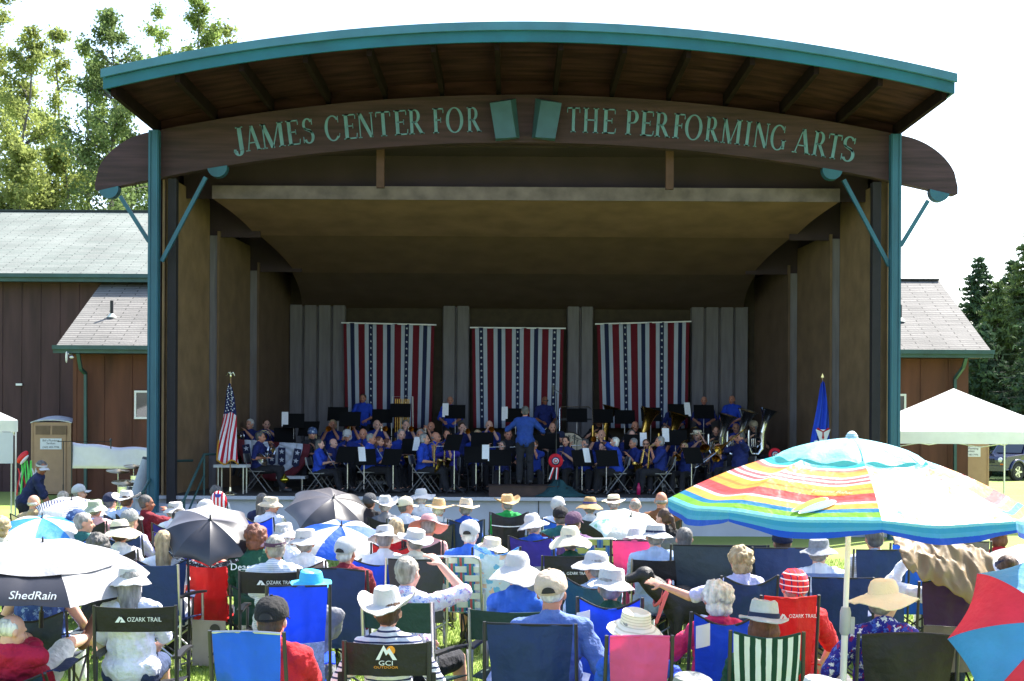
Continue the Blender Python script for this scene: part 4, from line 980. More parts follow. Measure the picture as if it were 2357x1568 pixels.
def webbed_chair(label, loc, rz, wm, w=.55, seat=.38, top=.85, group='aluminium lawn chairs', scale=1., mats=None):
    t = thing('lawn_chair', label, 'chair', loc, rz, group, scale); hw = w / 2; k = ('web', w, top)
    yb, yt = -.2, -.33
    P3 = lambda x, v: Vector((x, yb + (yt - yb) * v, seat + (top - seat) * v))
    cpart((k, 'f'), lambda m: m.tube([P3(-hw, -.1), P3(-hw, .9), P3(-hw + .015, .97), P3(-hw + .06, 1), P3(hw - .06, 1), P3(hw - .015, .97), P3(hw, .9), P3(hw, -.1)], .0125, 8), 'back_frame', ALU, t)
    for q in (-1, 1):
        cpart((k, 'a', q), lambda m: m.tube([(q * hw, -.24, .02), (q * (hw + .02), -.24, seat + .18), (q * (hw + .02), -.2, seat + .21), (q * (hw + .02), .2, seat + .21), (q * (hw + .02), .24, seat + .18), (q * hw, .26, .02)], .0115, 8), 'leg_frame', ALU, t)
        cpart((k, 'ar', q), lambda m: m.box((q * (hw + .02), 0, seat + .226), (.04, .32, .022)), 'armrest', WHITE, t)
    cpart((k, 'sf'), lambda m: m.tube([(-hw, -.22, seat), (-hw, .24, seat), (hw, .24, seat), (hw, -.22, seat)], .0115, 8), 'seat_frame', ALU, t)
    ms = mats or [M(S(214, 220, 214), .8, name='webbing_white'), M(S(190, 80, 84), .8, name='webbing_red'), M(S(60, 130, 140), .8, name='webbing_teal')]
    def web(m):
        n = 5; L = (top - seat)
        for i in range(6):
            v = .08 + i * .16
            m.slab(lambda a, b: P3(-hw + .01 + (w - .02) * a, v + .11 * b) + Vector((0, -.004 + .007 * math.cos(a * math.pi * 5 + i * math.pi), 0)), 20, 1, .003, m=0)
        for j in range(5):
            x = -hw + .045 + j * (w - .09) / 5
            for a_, b_, mm in ((0, .022, 2), (.022, .044, 1), (.044, .066, 2)):
                m.slab(lambda a, b: P3(x + a_ + (b_ - a_) * a, 0 + b) + Vector((0, -.0045 - .007 * math.cos((b - .13) * math.pi / .16 + j * math.pi), 0)), 1, 40, .003, m=mm)
    cpart((k, 'w'), web, 'webbing', ms, t, 'auto')
    cpart((k, 's'), lambda m: m.slab(lambda u, v: Vector((-hw + .01 + (w - .02) * u, -.2 + .42 * v, seat + .012 - .02 * math.sin(math.pi * u))), 6, 6, .004), 'seat', ms[0], t)
    return t
# ============================================================= UMBRELLAS
def umbrella(label, top, rad, depth, cols, tilt=(0, 0), rz=0., n=8, shaft=.85, handle='stick', sag=.05, scallop=.07, group='umbrellas over the audience', kind='umbrella', finial=.05, back=.15, shm=None, extra=None, twotone=None, ribs=True):
    """top: world point of the canopy tip; tilt: (x, y) degrees"""
    t = thing(kind, label, 'umbrella', top, 0, group)
    Rm = (Matrix.Rotation(R(tilt[0]), 4, 'X') @ Matrix.Rotation(R(tilt[1]), 4, 'Y') @ Matrix.Rotation(R(rz), 4, 'Z')); t.rotation_euler = Rm.to_euler()
    prof = lambda s_: (rad * math.sin(s_ * R(62)) / math.sin(R(62)), -depth * (1 - math.cos(s_ * R(62))) / (1 - math.cos(R(62))))
    m = MB()
    for g_ in range(n):
        a0, a1 = 2 * math.pi * g_ / n, 2 * math.pi * (g_ + 1) / n
        def fn(u, v):
            r_, z = prof(v); d0 = Vector((math.cos(a0), math.sin(a0), 0)); d1 = Vector((math.cos(a1), math.sin(a1), 0))
            p = (d0 * (1 - u) + d1 * u); k = math.sin(math.pi * u)
            p = p * r_ * (1 - scallop * k * v ** 6); return Vector((p.x, p.y, z - sag * rad * k * (v * (1.15 - v)) * 1.2 + scallop * .3 * rad * k * v ** 6 + .018 * k * v * mnoise.noise(Vector((p.x * 7 + g_, p.y * 7, rad)))))
        o = len(m.v); m.grid(fn, 10, 16, m=g_ % len(cols))
    def cm():
        me = m.mesh('canopy', True); return me
    link('canopy', cm(), t, cols)
    tip = MB(); tip.lathe([(.001, finial + .012), (.007, finial), (.009, .01), (.022, .002), (.03, -.012)], 10); build(tip, 'tip', shm or BLACK, t)
    sf = MB(); sf.tube([(0, 0, -.01), (0, 0, -shaft)], .009, 8); build(sf, 'shaft', shm or DKMET, t)
    if handle == 'hook':
        h = MB(); h.tube([(0, 0, -shaft + .02)] + [(.04 - .04 * math.cos(R(a)), 0, -shaft - .04 - .045 * math.sin(R(a))) for a in range(0, 181, 20)], .014, 8); build(h, 'handle', BLACK, t)
    elif handle: h = MB(); h.tube([(0, 0, -shaft + .12), (0, 0, -shaft)], .017, 10); build(h, 'handle', BLACK, t)
    if ribs:
        for g_ in range(n):
            a = 2 * math.pi * g_ / n; rb = MB(); rb.tube([(prof(s_)[0] * math.cos(a) * .995, prof(s_)[0] * math.sin(a) * .995, prof(s_)[1] - .008) for s_ in [i / 8 for i in range(9)]], .003, 4)
            ro = build(rb, 'rib', ALU, t); b2 = MB(); b2.tube([(0, 0, -depth * 1.25), (prof(.5)[0] * math.cos(a), prof(.5)[0] * math.sin(a), prof(.5)[1] - .01)], .003, 4); build(b2, 'strut', ALU, ro)
    return t
# ============================================================= AUDIENCE
def J(*a, **k): return Pose(*a, **k)
PZ = dict(a=J(), l=J(hyaw=22), r=J(hyaw=-22), rr=J(hyaw=-62, lean=8), d=J(hpitch=-14, lean=6), u=J(hpitch=6, lean=16), h=J(bulk=1.16), hl=J(bulk=1.15, hyaw=25), hr=J(bulk=1.12, hyaw=-15),
    f=J(fem=True), fl=J(fem=True, hyaw=24), fr=J(fem=True, hyaw=-24), frr=J(fem=True, hyaw=-60), fd=J(fem=True, hpitch=-16, lean=6), ft=J(fem=True, htilt=8, hyaw=8), at=J(htilt=-8, hyaw=-8), s=J(lean=20, seat=.34), fs=J(fem=True, lean=20, seat=.34))
C_ = dict(navy=nylon(S(28, 56, 108), .25), royal=nylon(S(30, 92, 232), .42), blue=nylon(S(38, 110, 210), .4), black=nylon(S(24, 24, 29), .04), red=nylon(S(205, 32, 36), .3), grey=nylon(S(105, 108, 118)), dgrey=nylon(S(66, 68, 76)), green=nylon(S(18, 62, 52), .2), teal=nylon(S(34, 92, 108)),
    purple=nylon(S(62, 30, 84)), violet=nylon(S(52, 42, 150), .3), maroon=nylon(S(110, 24, 40)), pink=nylon(S(235, 100, 160), .4), slate=nylon(S(58, 72, 84)), lgrey=nylon(S(150, 155, 170), .3), taupe=nylon(S(120, 112, 108)), olive=nylon(S(70, 78, 60)), white=nylon(S(225, 228, 232), .35), sky=nylon(S(90, 160, 225), .3), cream=nylon(S(224, 214, 180), .35))
W = dict(white=cloth(S(236, 238, 242)), lblue=cloth(S(178, 200, 232)), sblue=cloth(S(92, 118, 178)), blue=cloth(S(40, 90, 200)), bblue=cloth(S(58, 110, 214)), navy=cloth(S(24, 34, 72)), red=cloth(S(190, 28, 40)), dred=cloth(S(120, 20, 36)), green=cloth(S(22, 88, 56)), dgreen=cloth(S(24, 76, 58)), bgreen=cloth(S(40, 170, 80)), sage=cloth(S(138, 160, 140)),
    teal=cloth(S(40, 100, 96)), brown=cloth(S(128, 80, 44)), pink=cloth(S(238, 180, 176)), cream=cloth(S(228, 222, 200)), grey=cloth(S(120, 122, 128)), black=cloth(S(26, 26, 30)), yellow=cloth(S(236, 180, 30)), lav=cloth(S(196, 194, 226)), khaki=cloth(S(168, 150, 118)), denim=cloth(S(52, 72, 110)))
W['stripe'] = stripes('navy_white_stripes', 2, 30., [(0, (.75, .76, .8)), (.66, (.02, .03, .10))]); W['finestripe'] = stripes('fine_blue_stripes', 2, 60., [(0, (.72, .75, .8)), (.7, (.40, .48, .60))])
W['plaidb'] = plaid('blue_plaid', S(200, 214, 240), S(60, 90, 190), S(40, 60, 150)); W['plaidg'] = plaid('grey_plaid', S(225, 228, 230), S(150, 165, 175), S(110, 130, 145)); W['plaidw'] = plaid('window_plaid', S(232, 236, 244), S(200, 212, 232), S(120, 140, 180), 6.)
W['floralb'] = floral('blue_floral', S(42, 42, 150), [S(230, 235, 245), S(60, 90, 200), S(150, 30, 90), S(235, 240, 250), S(90, 130, 220)], 30.); W['florall'] = floral('lilac_floral', S(232, 226, 240), [S(170, 160, 220), S(225, 150, 190), S(120, 150, 215), S(240, 236, 245)], 34.)
W['tiedye'] = floral('blue_leaf_print', S(62, 88, 160), [S(120, 150, 210), S(50, 70, 140), S(150, 178, 225), S(80, 110, 180)], 24.); W['florag'] = floral('green_print', S(110, 150, 130), [S(220, 230, 225), S(90, 130, 110)], 20.)
HT = dict(white=M((.55, .55, .55), .8, var=.05, bump=.4, bs=90., transl=.12, name='hat_cloth'), cream=M(S(234, 224, 196), .85, var=.08, bump=.5, bs=90., transl=.12, name='straw'), straw=M(S(214, 182, 132), .85, var=.12, bump=.7, bs=110., transl=.15, name='straw'), dstraw=M(S(170, 138, 92), .85, var=.15, bump=.7, bs=110., name='straw'),
    tan=cloth(S(196, 176, 156)), grey=cloth(S(134, 136, 134)), dgrey=cloth(S(72, 74, 78)), black=cloth(S(26, 25, 27)), navy=cloth(S(24, 32, 60)), plum=cloth(S(84, 58, 82)), turq=M(S(70, 180, 215), .8, var=.06, bump=.3, bs=80., name='hat_felt'), rose=M(S(200, 150, 150), .8, var=.06, bump=.3, bs=80., transl=.1, name='hat_felt'), lgrey=cloth(S(186, 188, 190)), beige=cloth(S(205, 190, 165)), sage=cloth(S(160, 168, 150)),
    bandana=plaid('red_bandana', S(200, 40, 48), S(40, 36, 110), S(232, 228, 235), 26.), camo=floral('blue_camo', S(70, 90, 130), [S(190, 200, 215), S(110, 130, 165), S(60, 74, 104)], 22.), mesh=M(S(130, 134, 140), .9, var=.25, vs=40, name='grey_mesh'), ribbed=stripes('ribbed_straw', 2, 55., [(0, S(236, 226, 204)), (.7, S(206, 194, 168))]))
PN = dict(jeans=cloth(S(46, 62, 96)), khaki=cloth(S(170, 154, 128)), dark=cloth(S(28, 30, 38)), white=cloth(S(222, 224, 230)), grey=cloth(S(110, 112, 118)))
RIB = dict(black=plastic((.015, .014, .02), .8), navy=plastic(S(24, 34, 70), .8), blue=plastic(S(60, 60, 130), .8), white=plastic((.8, .8, .82), .8), brown=plastic(S(90, 60, 40), .8))
TOPADD = .13
GA = 'people seated in the audience'
ALLP = {}
def aud(x, y, desc, shirt, pose='a', hat=None, hc='grey', hs='short', chair=None, cc=None, sleeve=.5, pants=None, skin=None, sc=1., vox=None, band=None, gap=False, label=None, rz=None, key=None, zadj=0, copt=None, tb=0, short=False, cdy=0, cdx=0, **k):
    ps = PZ[pose] if isinstance(pose, str) else pose
    rz = R(rr.uniform(-9, 9)) if rz is None else R(rz)
    hc_ = ps.hc * sc; off = Matrix.Rotation(rz, 3, 'Z') @ hc_
    Y = yfor(x, y, hc_.z + zadj); p = P(x, y, Y); loc = Vector((p.x - off.x, Y - off.y, zadj))
    vox = vox or (.0095 if Y < 12.5 else .0125)
    hm = HT.get(hat[1]) if hat else None
    t = person(label or ('person in ' + desc), loc, rz, ps, skin=rr.choice([0, 0, 1, 2]) if skin is None else skin, hair=hc, hst=hs, shirt=W[shirt] if isinstance(shirt, str) else shirt, sleeve=sleeve, pants=PN[pants or rr.choice(list(PN))], short=short,
        hat=hat[0] if hat else None, hatm=hm, band=RIB[band] if band else None, gap=gap, scale=sc, vox=vox, group=GA, tiltback=tb, **k)
    ch = None
    if chair:
        cl = f"{cc[1]} of the person in {desc}"; col = C_[cc[0]] if isinstance(cc[0], str) else cc[0]
        crz = rz + R(rr.uniform(-4, 4)); cp = Vector((loc.x, loc.y, 0)) + Matrix.Rotation(crz, 3, 'Z') @ Vector((cdx, -.02 + cdy, 0)); st = max(.3, ps.pel.z * sc - .10)
        o = dict(copt or {}); o['top'] = o.get('top', .86) + TOPADD + (.06 if Y < 11.5 and chair == 'camp' else 0)
        if chair == 'camp': ch = folding_camp_chair(cl, cp, crz, col, seat=round(st, 2), **o)
        elif chair == 'dir': ch = director_chair(cl, cp, crz, col, seat=round(st + .01, 2), **o)
        elif chair == 'web': ch = webbed_chair(cl, cp, crz, None, seat=round(st, 2), **o)
    if key: ALLP[key] = (t, ps, ch)
    return t, ch
CB = lambda c, d=None: (c, (d or {'navy': 'navy', 'royal': 'royal blue', 'blue': 'blue'}.get(c, c)) + ' camp chair')
def ozark(ch, top=.86, bh=.20, w=.5, z=None, y=-.30, mat=None, sc=1., tx='OZARK TRAIL'):
    top += TOPADD; z = z + TOPADD if z else None; sc *= .84
    m_ = mat or M(S(225, 230, 230), .7, var=0, name='print_white'); z = z or top - bh * .5
    logo_mtn(.085 * sc, 'mountain_logo', ch, T(-.11 * sc, y, z), m_)
    text(tx, .052 * sc, 'lettering', m_, ch, T(-.055 * sc, y - .003, z - .016 * sc) @ FACE_CAM, .001, align='LEFT', xs=.86)
# ---- front rows
P_fold = J(lean=10, hyaw=-6)
_, c = aud(627, 1428, 'black cap and red polo shirt', 'red', 'h', ('cap', 'black'), 'brown', chair='camp', cc=(C_['blue'], 'sunlit blue sling chair'), gap=True, skin=2, copt=dict(w=.44, top=.92, dip=-.01, edge=ALU), rz=-8, cdx=-0.05, cdy=-.06, key='redpolo')
t, c = aud(893, 1408, 'big white cowboy hat and striped shirt', 'stripe', J(fem=True, lean=9, hl=(-.24, .22, .60), hr=(.24, .22, .60)), ('cowboy', 'white'), 'brown', sleeve=1., chair='dir', cc=('black', 'black folding chair with logo'), copt=dict(w=0.5, top=.84, bh=.20, fm=DKMET, wide_post=True), rz=0, sc=.98, cdx=0.02)
wm = M(S(225, 232, 230), .7, var=0, name='print_white'); om = M(S(228, 150, 30), .7, var=0, name='print_orange')
mb = MB(); mb.prism([(-.06, -.035), (-.015, .05), (.005, .02), (.02, .035), (.065, -.035), (.04, -.035), (.015, .005), (-.0, -.01), (-.015, .02), (-.038, -.035)], -.003); build(mb, 'mountain_logo', wm, c, False, T(0, -.306, .775 + TOPADD))
mb = MB(); mb.lathe([(.026, 0), (.026, .003), (.001, .003)], 18, M3=Matrix.Rotation(R(90), 3, 'X')); build(mb, 'sun_logo', om, c, False, T(.028, -.304, .795 + TOPADD))
text('GCI', .040, 'lettering', wm, c, T(0, -.309, .708 + TOPADD) @ FACE_CAM, .001, xs=1.3); text('OUTDOOR', .020, 'lettering', om, c, T(0, -.309, .690 + TOPADD) @ FACE_CAM, .001, xs=1.4)
for q in (-1, 1): mb = MB(); mb.slab(lambda u, v: Vector((q * .29 - .05 * u * q, -.245 - .008 * v, .40 + .39 * v)), 2, 3, .006); build(mb, 'side_strap', C_['black'], c)
aud(1270, 1365, 'tan baseball cap and slate blue polo', 'sblue', J(bulk=1.12, lean=6, hr=(.30, .12, .50), er=(.6, -.5, -.6), hyaw=-4), ('cap', 'tan'), 'white', 'thin', chair='camp', cc=('navy', 'wide navy chair'), gap=True, skin=1, copt=dict(w=.58, top=0.86, dip=0, rake=6), rz=-6, sc=1.06, cdx=-0.1)
t, c = aud(1460, 1452, 'ribbed straw hat in pink grey chair', 'blue', 'fs', ('low', 'ribbed'), 'grey', chair='camp', cc=(C_['pink'], 'low pink and grey chair'), sleeve=1., copt=dict(w=.40, top=0.86, dip=-.008, lower=C_['lgrey'], edge=C_['pink']), rz=2, tb=8)
aud(1757, 1440, 'grey fedora with dark band', 'dgreen', J(fem=True, lean=14, seat=.36), ('fedora', 'lgrey'), 'auburn', 'bob', chair='camp', cc=(stripes('green_white_stripes', 0, 6.2, [(0, S(225, 230, 226)), (.5, S(22, 66, 48))], uv=True, transl=.2), 'green white striped chair'), copt=dict(w=.43, top=.90, dip=.03, rake=12, edge=C_['green']), rz=-4, band='navy')
t, c = aud(2035, 1385, 'wide straw hat and blue floral shirt', 'floralb', J(fem=True, bulk=1.12, hyaw=-38, hpitch=-4, hl=(-.30, .1, .52)), ('wide', 'cream'), 'grey', chair='camp', cc=('black', 'large black camp chair'), copt=dict(w=.62, top=.80, dip=-.02, rake=8), rz=-6, skin=2, tb=6, sc=1.03, cdx=0.1)
t, c = aud(302, 1338, 'white sun hat and pale grey shirt', cloth(S(216, 220, 236)), J(fem=True, bulk=1.16, lean=4), ('bucket', 'white'), 'grey', 'long', chair='dir', cc=('black', 'black lettered folding chair'), copt=dict(w=.56, top=.85, bh=.18, fm=DKMET), rz=2, sc=.98, short=True, pants='jeans', cdx=0.09)
ozark(c, .85, .18, y=-.302)
t, c = aud(1826, 1352, 'red and blue bandana with red shirt', 'red', J(bulk=1.08, lean=10, hr=(.34, .26, .56)), ('bandana', 'bandana'), 'grey', chair='camp', cc=('red', 'red lettered camp chair'), copt=dict(w=0.42, top=.92, dip=.01, edge=C_['red']), rz=8, skin=2, cdx=-0.1)
ozark(c, y=-.42, z=.86, sc=.8)
aud(1650, 1378, 'curly white hair above blue chair', cloth(S(200, 40, 90)), J(fem=True, lean=14, hpitch=-6, hl=(-.10, .22, .86)), None, 'white', 'curly', chair='camp', cc=('royal', 'bright royal blue chair'), copt=dict(w=.48, top=.88, dip=.08), rz=6, key='tag_b')
aud(1405, 1352, 'beige bucket hat above blue chair', 'dgreen', 'f', ('low', 'lgrey'), 'grey', chair='camp', cc=('royal', 'royal blue camp chair'), copt=dict(w=.46, top=.90, dip=.07), rz=-4, key='tag_a')
t, c = aud(716, 1352, 'turquoise felt hat', 'grey', J(seat=.32, lean=18), ('fedora', 'turq'), 'grey', chair='camp', cc=(C_['royal'], 'blue chair with mesh back'), copt=dict(w=.46, top=.93, dip=0, lower=M(S(150, 165, 215), .8, var=.3, vs=60, transl=.3, name='chair_mesh')), rz=10, cdy=-.35, cdx=-0.08)
aud(940, 1318, 'short grey hair and lilac floral blouse', 'florall', J(fem=True, bulk=1.1, lean=6, hr=(.16, .16, 1.18), er=(.9, .2, -.5)), None, 'salt', 'short', sleeve=.9, chair='dir', cc=('green', 'dark green director chair'), copt=dict(w=.60, top=.88, bh=.22, wide_post=True), rz=-28, sc=1.03, cdx=.08, short=True)
aud(1190, 1318, 'wide white hat with black cord', 'bblue', 'f', ('floppy', 'white'), 'white', chair='dir', cc=('green', 'dark green canvas chair'), copt=dict(w=.54, top=.80, bh=.22), rz=-12, cdy=-.1, sc=1.03, sleeve=.6)
aud(1370, 1305, 'white hat with thin brown band', 'lblue', 'fl', ('sun', 'white'), 'grey', chair='camp', cc=('teal', 'teal camp chair'), copt=dict(w=.50, top=.92, dip=.09), rz=10, cdy=-.25, cdx=-.10)
aud(1702, 1288, 'wavy blond hair reaching to the dog', 'lav', J(fem=True, lean=8, hl=(-.58, .22, .90), el=(-.6, -.2, -.8), curl=12), None, 'blond', 'curly', chair='camp', cc=('navy', 'navy camp chair'), copt=dict(w=.50, top=.84), rz=12, sleeve=.45, key='blond')
aud(1508, 1236, 'navy and white hat with light blue shirt', 'lblue', 'h', ('low', 'white'), 'grey', chair='dir', cc=('black', 'black folding chair'), copt=dict(w=.52, top=.84, bh=.20, fm=metal((.3, .3, .32))), rz=0, band='navy', sc=1.03)
t, c = aud(1312, 1246, 'cream sun hat behind lettered black chair', 'dgreen', 'f', ('floppy', 'cream'), 'grey', chair='camp', cc=('black', 'black lettered camp chair'), copt=dict(w=.56, top=.88, dip=.0), rz=0)
ozark(c, y=-.395, z=.73, sc=.85)
aud(1228, 1210, 'round cream hat and blue shirt', 'blue', 'at', ('sun', 'white'), 'grey', chair='camp', cc=(C_['violet'], 'violet and grey chair'), copt=dict(w=.52, top=.90, dip=.05, lower=C_['lgrey']), rz=-6)
aud(1082, 1230, 'white cap and bright blue shirt', 'bblue', J(bulk=1.1, hyaw=-6), ('cap', 'white'), 'white', chair='web', cc=(None, 'plaid webbed lawn chair'), copt=dict(w=.54, top=.84), gap=True, rz=-6, sc=1.03, cdx=-.12, short=True)
aud(954, 1246, 'tilted white cowboy hat', 'cream', 'hl', ('tilley', 'white'), 'grey', chair='camp', cc=('dgrey', 'dark grey camp chair'), copt=dict(w=.60, top=.86, dip=.01, frame_m=ALU), rz=4, sleeve=1., tb=10)
aud(986, 1214, 'dusty pink wide hat', 'pink', 'fd', ('wide', 'rose'), 'grey', chair='camp', cc=('black', 'black high-back chair'), copt=dict(w=.46, top=.88), rz=-10)
aud(1010, 1172, 'straw cowboy hat and grey plaid shirt', 'plaidg', 'h', ('straw', 'straw'), 'white', chair='camp', cc=(C_['dgrey'], 'striped grey camp chair'), rz=-4, sleeve=1., copt=dict(w=.5, top=.82))
aud(970, 1146, 'wide pale blue-white hat and white shirt', 'white', 'f', ('wide', 'white'), 'white', chair='camp', cc=('slate', 'slate camp chair'), rz=0, sc=1.04)
aud(934, 1166, 'small ivory cap near the slate chair', 'white', 'rr', ('cap', 'cream'), 'dgrey', chair='camp', cc=('slate', 'grey low chair'), gap=True, rz=0)
aud(886, 1164, 'round taupe and white hat', 'grey', 'f', ('cowboy', 'lgrey'), 'grey', chair='camp', cc=('black', 'black camp chair'), rz=12)
aud(851, 1157, 'dark cap beside the black umbrella', 'black', 'r', ('cap', 'dgrey'), 'brown', chair='camp', cc=('olive', 'olive camp chair'), rz=5)
aud(1072, 1172, 'soft pale straw hat', 'blue', 'f', ('straw', 'beige'), 'grey', chair='camp', cc=('navy', 'dark navy camp chair'), copt=dict(w=.5, top=.88, dip=.05), rz=0)
t, c = aud(1167, 1160, 'straw western hat and green shirt', 'bgreen', 'hl', ('cowboy', 'straw'), 'grey', chair='camp', cc=('black', 'black chair with white strap'), copt=dict(w=.56, top=.90), rz=4, skin=2)
mb = MB(); mb.slab(lambda u, v: Vector((-.25 + .5 * u, -.36 - .055 * math.sin(math.pi * u), (.85) + .012 * v - .02 * math.sin(math.pi * u))), 8, 1, -.004); build(mb, 'white_strap', RIB['white'], c)
aud(1285, 1166, 'loose white cap near the stage wall', 'white', 'r', ('cap', 'white'), 'white', 'thin', chair='camp', cc=('blue', 'bright blue chair'), rz=0)
aud(1291, 1192, 'black cap and dark teal shirt', 'teal', 'h', ('cap', 'black'), 'dgrey', chair='camp', cc=('maroon', 'maroon camp chair'), gap=True, rz=0, skin=2, key='maroon', copt=dict(top=.84))
ch = ALLP['maroon'][2]; text('Coleman', .07, 'lettering', M((.7, .7, .7), .7, var=0, name='print_white'), ch, T(.02, -.40, .78) @ FACE_CAM, .001, shear=.2)
aud(1321, 1205, 'plum baseball cap', cloth(S(110, 80, 120)), 'r', ('cap', 'plum'), 'brown', chair='web', cc=(None, 'chair with green blue webbing'), copt=dict(w=.56, top=.86, mats=[M(S(150, 160, 90), .8, name='webbing_green'), M(S(40, 80, 150), .8, name='webbing_blue'), M(S(70, 110, 150), .8, name='webbing_steel')]), rz=-5, cdx=.22, cdy=-.1, skin=2)
aud(1357, 1168, 'brown straw hat with blue ribbon', 'white', 'f', ('sun', 'dstraw'), 'grey', chair='camp', cc=('black', 'black quilted chair'), band='blue', rz=0, copt=dict(w=.54, top=.90))
aud(1413, 1158, 'cream tilley hat and sage jacket', 'sage', 'h', ('tilley', 'cream'), 'grey', chair='camp', cc=('black', 'black tall camp chair'), rz=-8, sleeve=1., band='brown')
aud(1462, 1164, 'short grey hair and blue plaid shirt', 'plaidb', 'h', None, 'salt', 'thin', chair='camp', cc=('dgrey', 'charcoal camp chair'), rz=0)
aud(1522, 1152, 'bald head and orange-brown t-shirt', 'brown', J(bulk=1.15, lean=4, hyaw=-8), None, 'grey', 'bald', chair='camp', cc=('black', 'low black chair'), rz=0, sc=1.08, skin=1)
aud(1527, 1192, 'brown ponytail', 'black', J(fem=True, hyaw=38, hpitch=-6), None, 'brown', 'pony', chair='camp', cc=('grey', 'light grey camp chair'), rz=10)
aud(1462, 1250, 'blue sleeves in the pink chair', 'bblue', 'fd', ('low', 'white'), 'grey', chair='camp', cc=(C_['pink'], 'tall bright pink chair'), copt=dict(w=.46, top=.98, dip=.0), rz=-8, sleeve=1., sc=.93)
aud(1885, 1272, 'grey mesh bucket hat and white window-plaid shirt', 'plaidw', 'hr', ('low', 'mesh'), 'grey', chair='camp', cc=('navy', 'dark blue camp chair'), rz=-6, copt=dict(w=.56, top=.84, dip=.0), sleeve=.6, cdy=-.3, cdx=.12)
aud(2012, 1240, 'dark hair under the beach umbrella edge', 'finestripe', 'h', None, 'dgrey', chair='camp', cc=('navy', 'tall navy camp chair'), copt=dict(w=.56, top=.96, dip=.0, rake=6), rz=0, sleeve=.8, sc=1.04)
aud(2110, 1236, 'sandy hair behind the draped jacket', 'white', 'f', None, 'blond', 'bob', chair='camp', cc=('blue', 'deep blue camp chair'), rz=-8, copt=dict(w=.56, top=.95, dip=0))
aud(2202, 1236, 'dark cap behind the draped jacket', 'grey', 'a', ('cap', 'dgrey'), 'grey', chair='camp', cc=('taupe', 'grey brown padded chair'), rz=-12, copt=dict(w=.6, top=.98, dip=0))
aud(2296, 1236, 'red top with one bare arm raised', 'red', J(fem=True, hl=(-.40, .30, .74)), None, 'auburn', 'bob', chair='camp', cc=('olive', 'olive grey camp chair'), rz=4)
aud(2318, 1312, 'navy sun cap and light blue shirt', 'lblue', J(fem=True, bulk=1.1, hyaw=-20, hpitch=-12), ('visor', 'navy'), 'brown', 'bun', chair='camp', cc=('slate', 'low slate chair'), rz=10, skin=1)
aud(2185, 1305, 'white sleeves holding up the jacket', 'white', J(lean=8, hl=(-.30, .10, 1.16), el=(-.9, -.1, -.5), hr=(.22, .15, 1.16)), None, 'grey', chair='camp', cc=(C_['purple'], 'purple and grey chair'), copt=dict(w=.60, top=.88, dip=-.03, lower=C_['taupe'], edge=C_['black']), rz=-5, sleeve=1., key='jacket', sc=1.02)
aud(1575, 1240, 'dark jacket near the green umbrella', 'black', 'a', None, 'dgrey', chair='camp', cc=('slate', 'very wide slate grey lounge chair'), copt=dict(w=.95, top=.98, dip=0), rz=-3, cdy=-.2, cdx=.3)
aud(1800, 1250, 'blue cap in the shade of the beach umbrella', 'navy', 'f', ('cap', 'navy'), 'brown', chair='camp', cc=('navy', 'midnight navy chair'), copt=dict(w=.7, top=.98, dip=0), rz=2)
# left half
aud(277, 1228, 'cream hat with black ribbon bow', 'white', J(fem=True, bulk=1.08), ('floppy', 'cream'), 'brown', chair='camp', cc=('black', 'plain black camp chair'), band='black', rz=4, key='ribbon')
aud(375, 1248, 'long straight blond hair', 'white', 'fl', None, 'blond', 'long', chair='camp', cc=('navy', 'navy low camp chair'), rz=6)
t, c = aud(590, 1236, 'auburn curls and green lettered jacket', 'dgreen', J(bulk=1.12, lean=8), None, 'auburn', 'curly', chair='camp', cc=('green', 'green camp chair'), rz=4, sleeve=1., copt=dict(w=.45, top=.62), sc=1.04)
text('Deaconess', .085, 'lettering', wm, t, T(-.02, -.235, .86) @ Matrix.Rotation(R(78), 4, 'X'), .002); text('WORLD CAMPUS', .03, 'lettering', wm, t, T(-.02, -.222, .815) @ Matrix.Rotation(R(78), 4, 'X'), .002)
t, c = aud(632, 1262, 'purple visor and fine striped shirt', 'finestripe', J(bulk=1.1, hyaw=28), ('visor', 'plum'), 'salt', chair='dir', cc=('black', 'black chair with white letters'), copt=dict(w=.56, top=.86, bh=.19, fm=DKMET), rz=0, sc=1.03)
ozark(c, .86, .19, y=-.302)
aud(797, 1272, 'white cap and dark red polo', 'dred', J(bulk=1.14, hyaw=-12), ('cap', 'white'), 'white', chair='camp', cc=('navy', 'wide navy camp chair'), copt=dict(w=.62, top=.90, dip=-.02), gap=True, rz=-8, skin=1, cdy=-.25, cdx=.02)
aud(488, 1275, 'red t-shirt beneath the black umbrella', 'red', J(seat=.22, hyaw=-40, hr=(.12, .2, .80)), None, 'dgrey', chair='camp', cc=('red', 'bright red curved chair'), copt=dict(w=.50, top=.74, dip=-.02, rake=9, edge=C_['red']), rz=-4, skin=1, sc=.98, key='redchair')
aud(178, 1198, 'blue patterned cap looking right', 'navy', 'rr', ('cap', 'camo'), 'white', chair='camp', cc=('navy', 'navy folding chair'), rz=-10)
aud(194, 1204, 'teal jacket beside the patterned cap', 'teal', 'rr', None, 'grey', chair='camp', cc=('blue', 'steel blue chair'), rz=-10, zadj=0)
aud(220, 1172, 'sage bucket hat and pink shirt', 'pink', 'h', ('bucket', 'sage'), 'grey', chair='camp', cc=('black', 'black fabric chair'), rz=0, skin=1)
aud(228, 1256, 'dark curls beside the ribboned hat', 'black', 'f', None, 'dgrey', 'curly', rz=0)
aud(300, 1200, 'grey cap and long blond hair', 'lav', 'fr', ('cap', 'grey'), 'blond', 'long', chair='camp', cc=('navy', 'sunlit navy chair'), rz=-6)
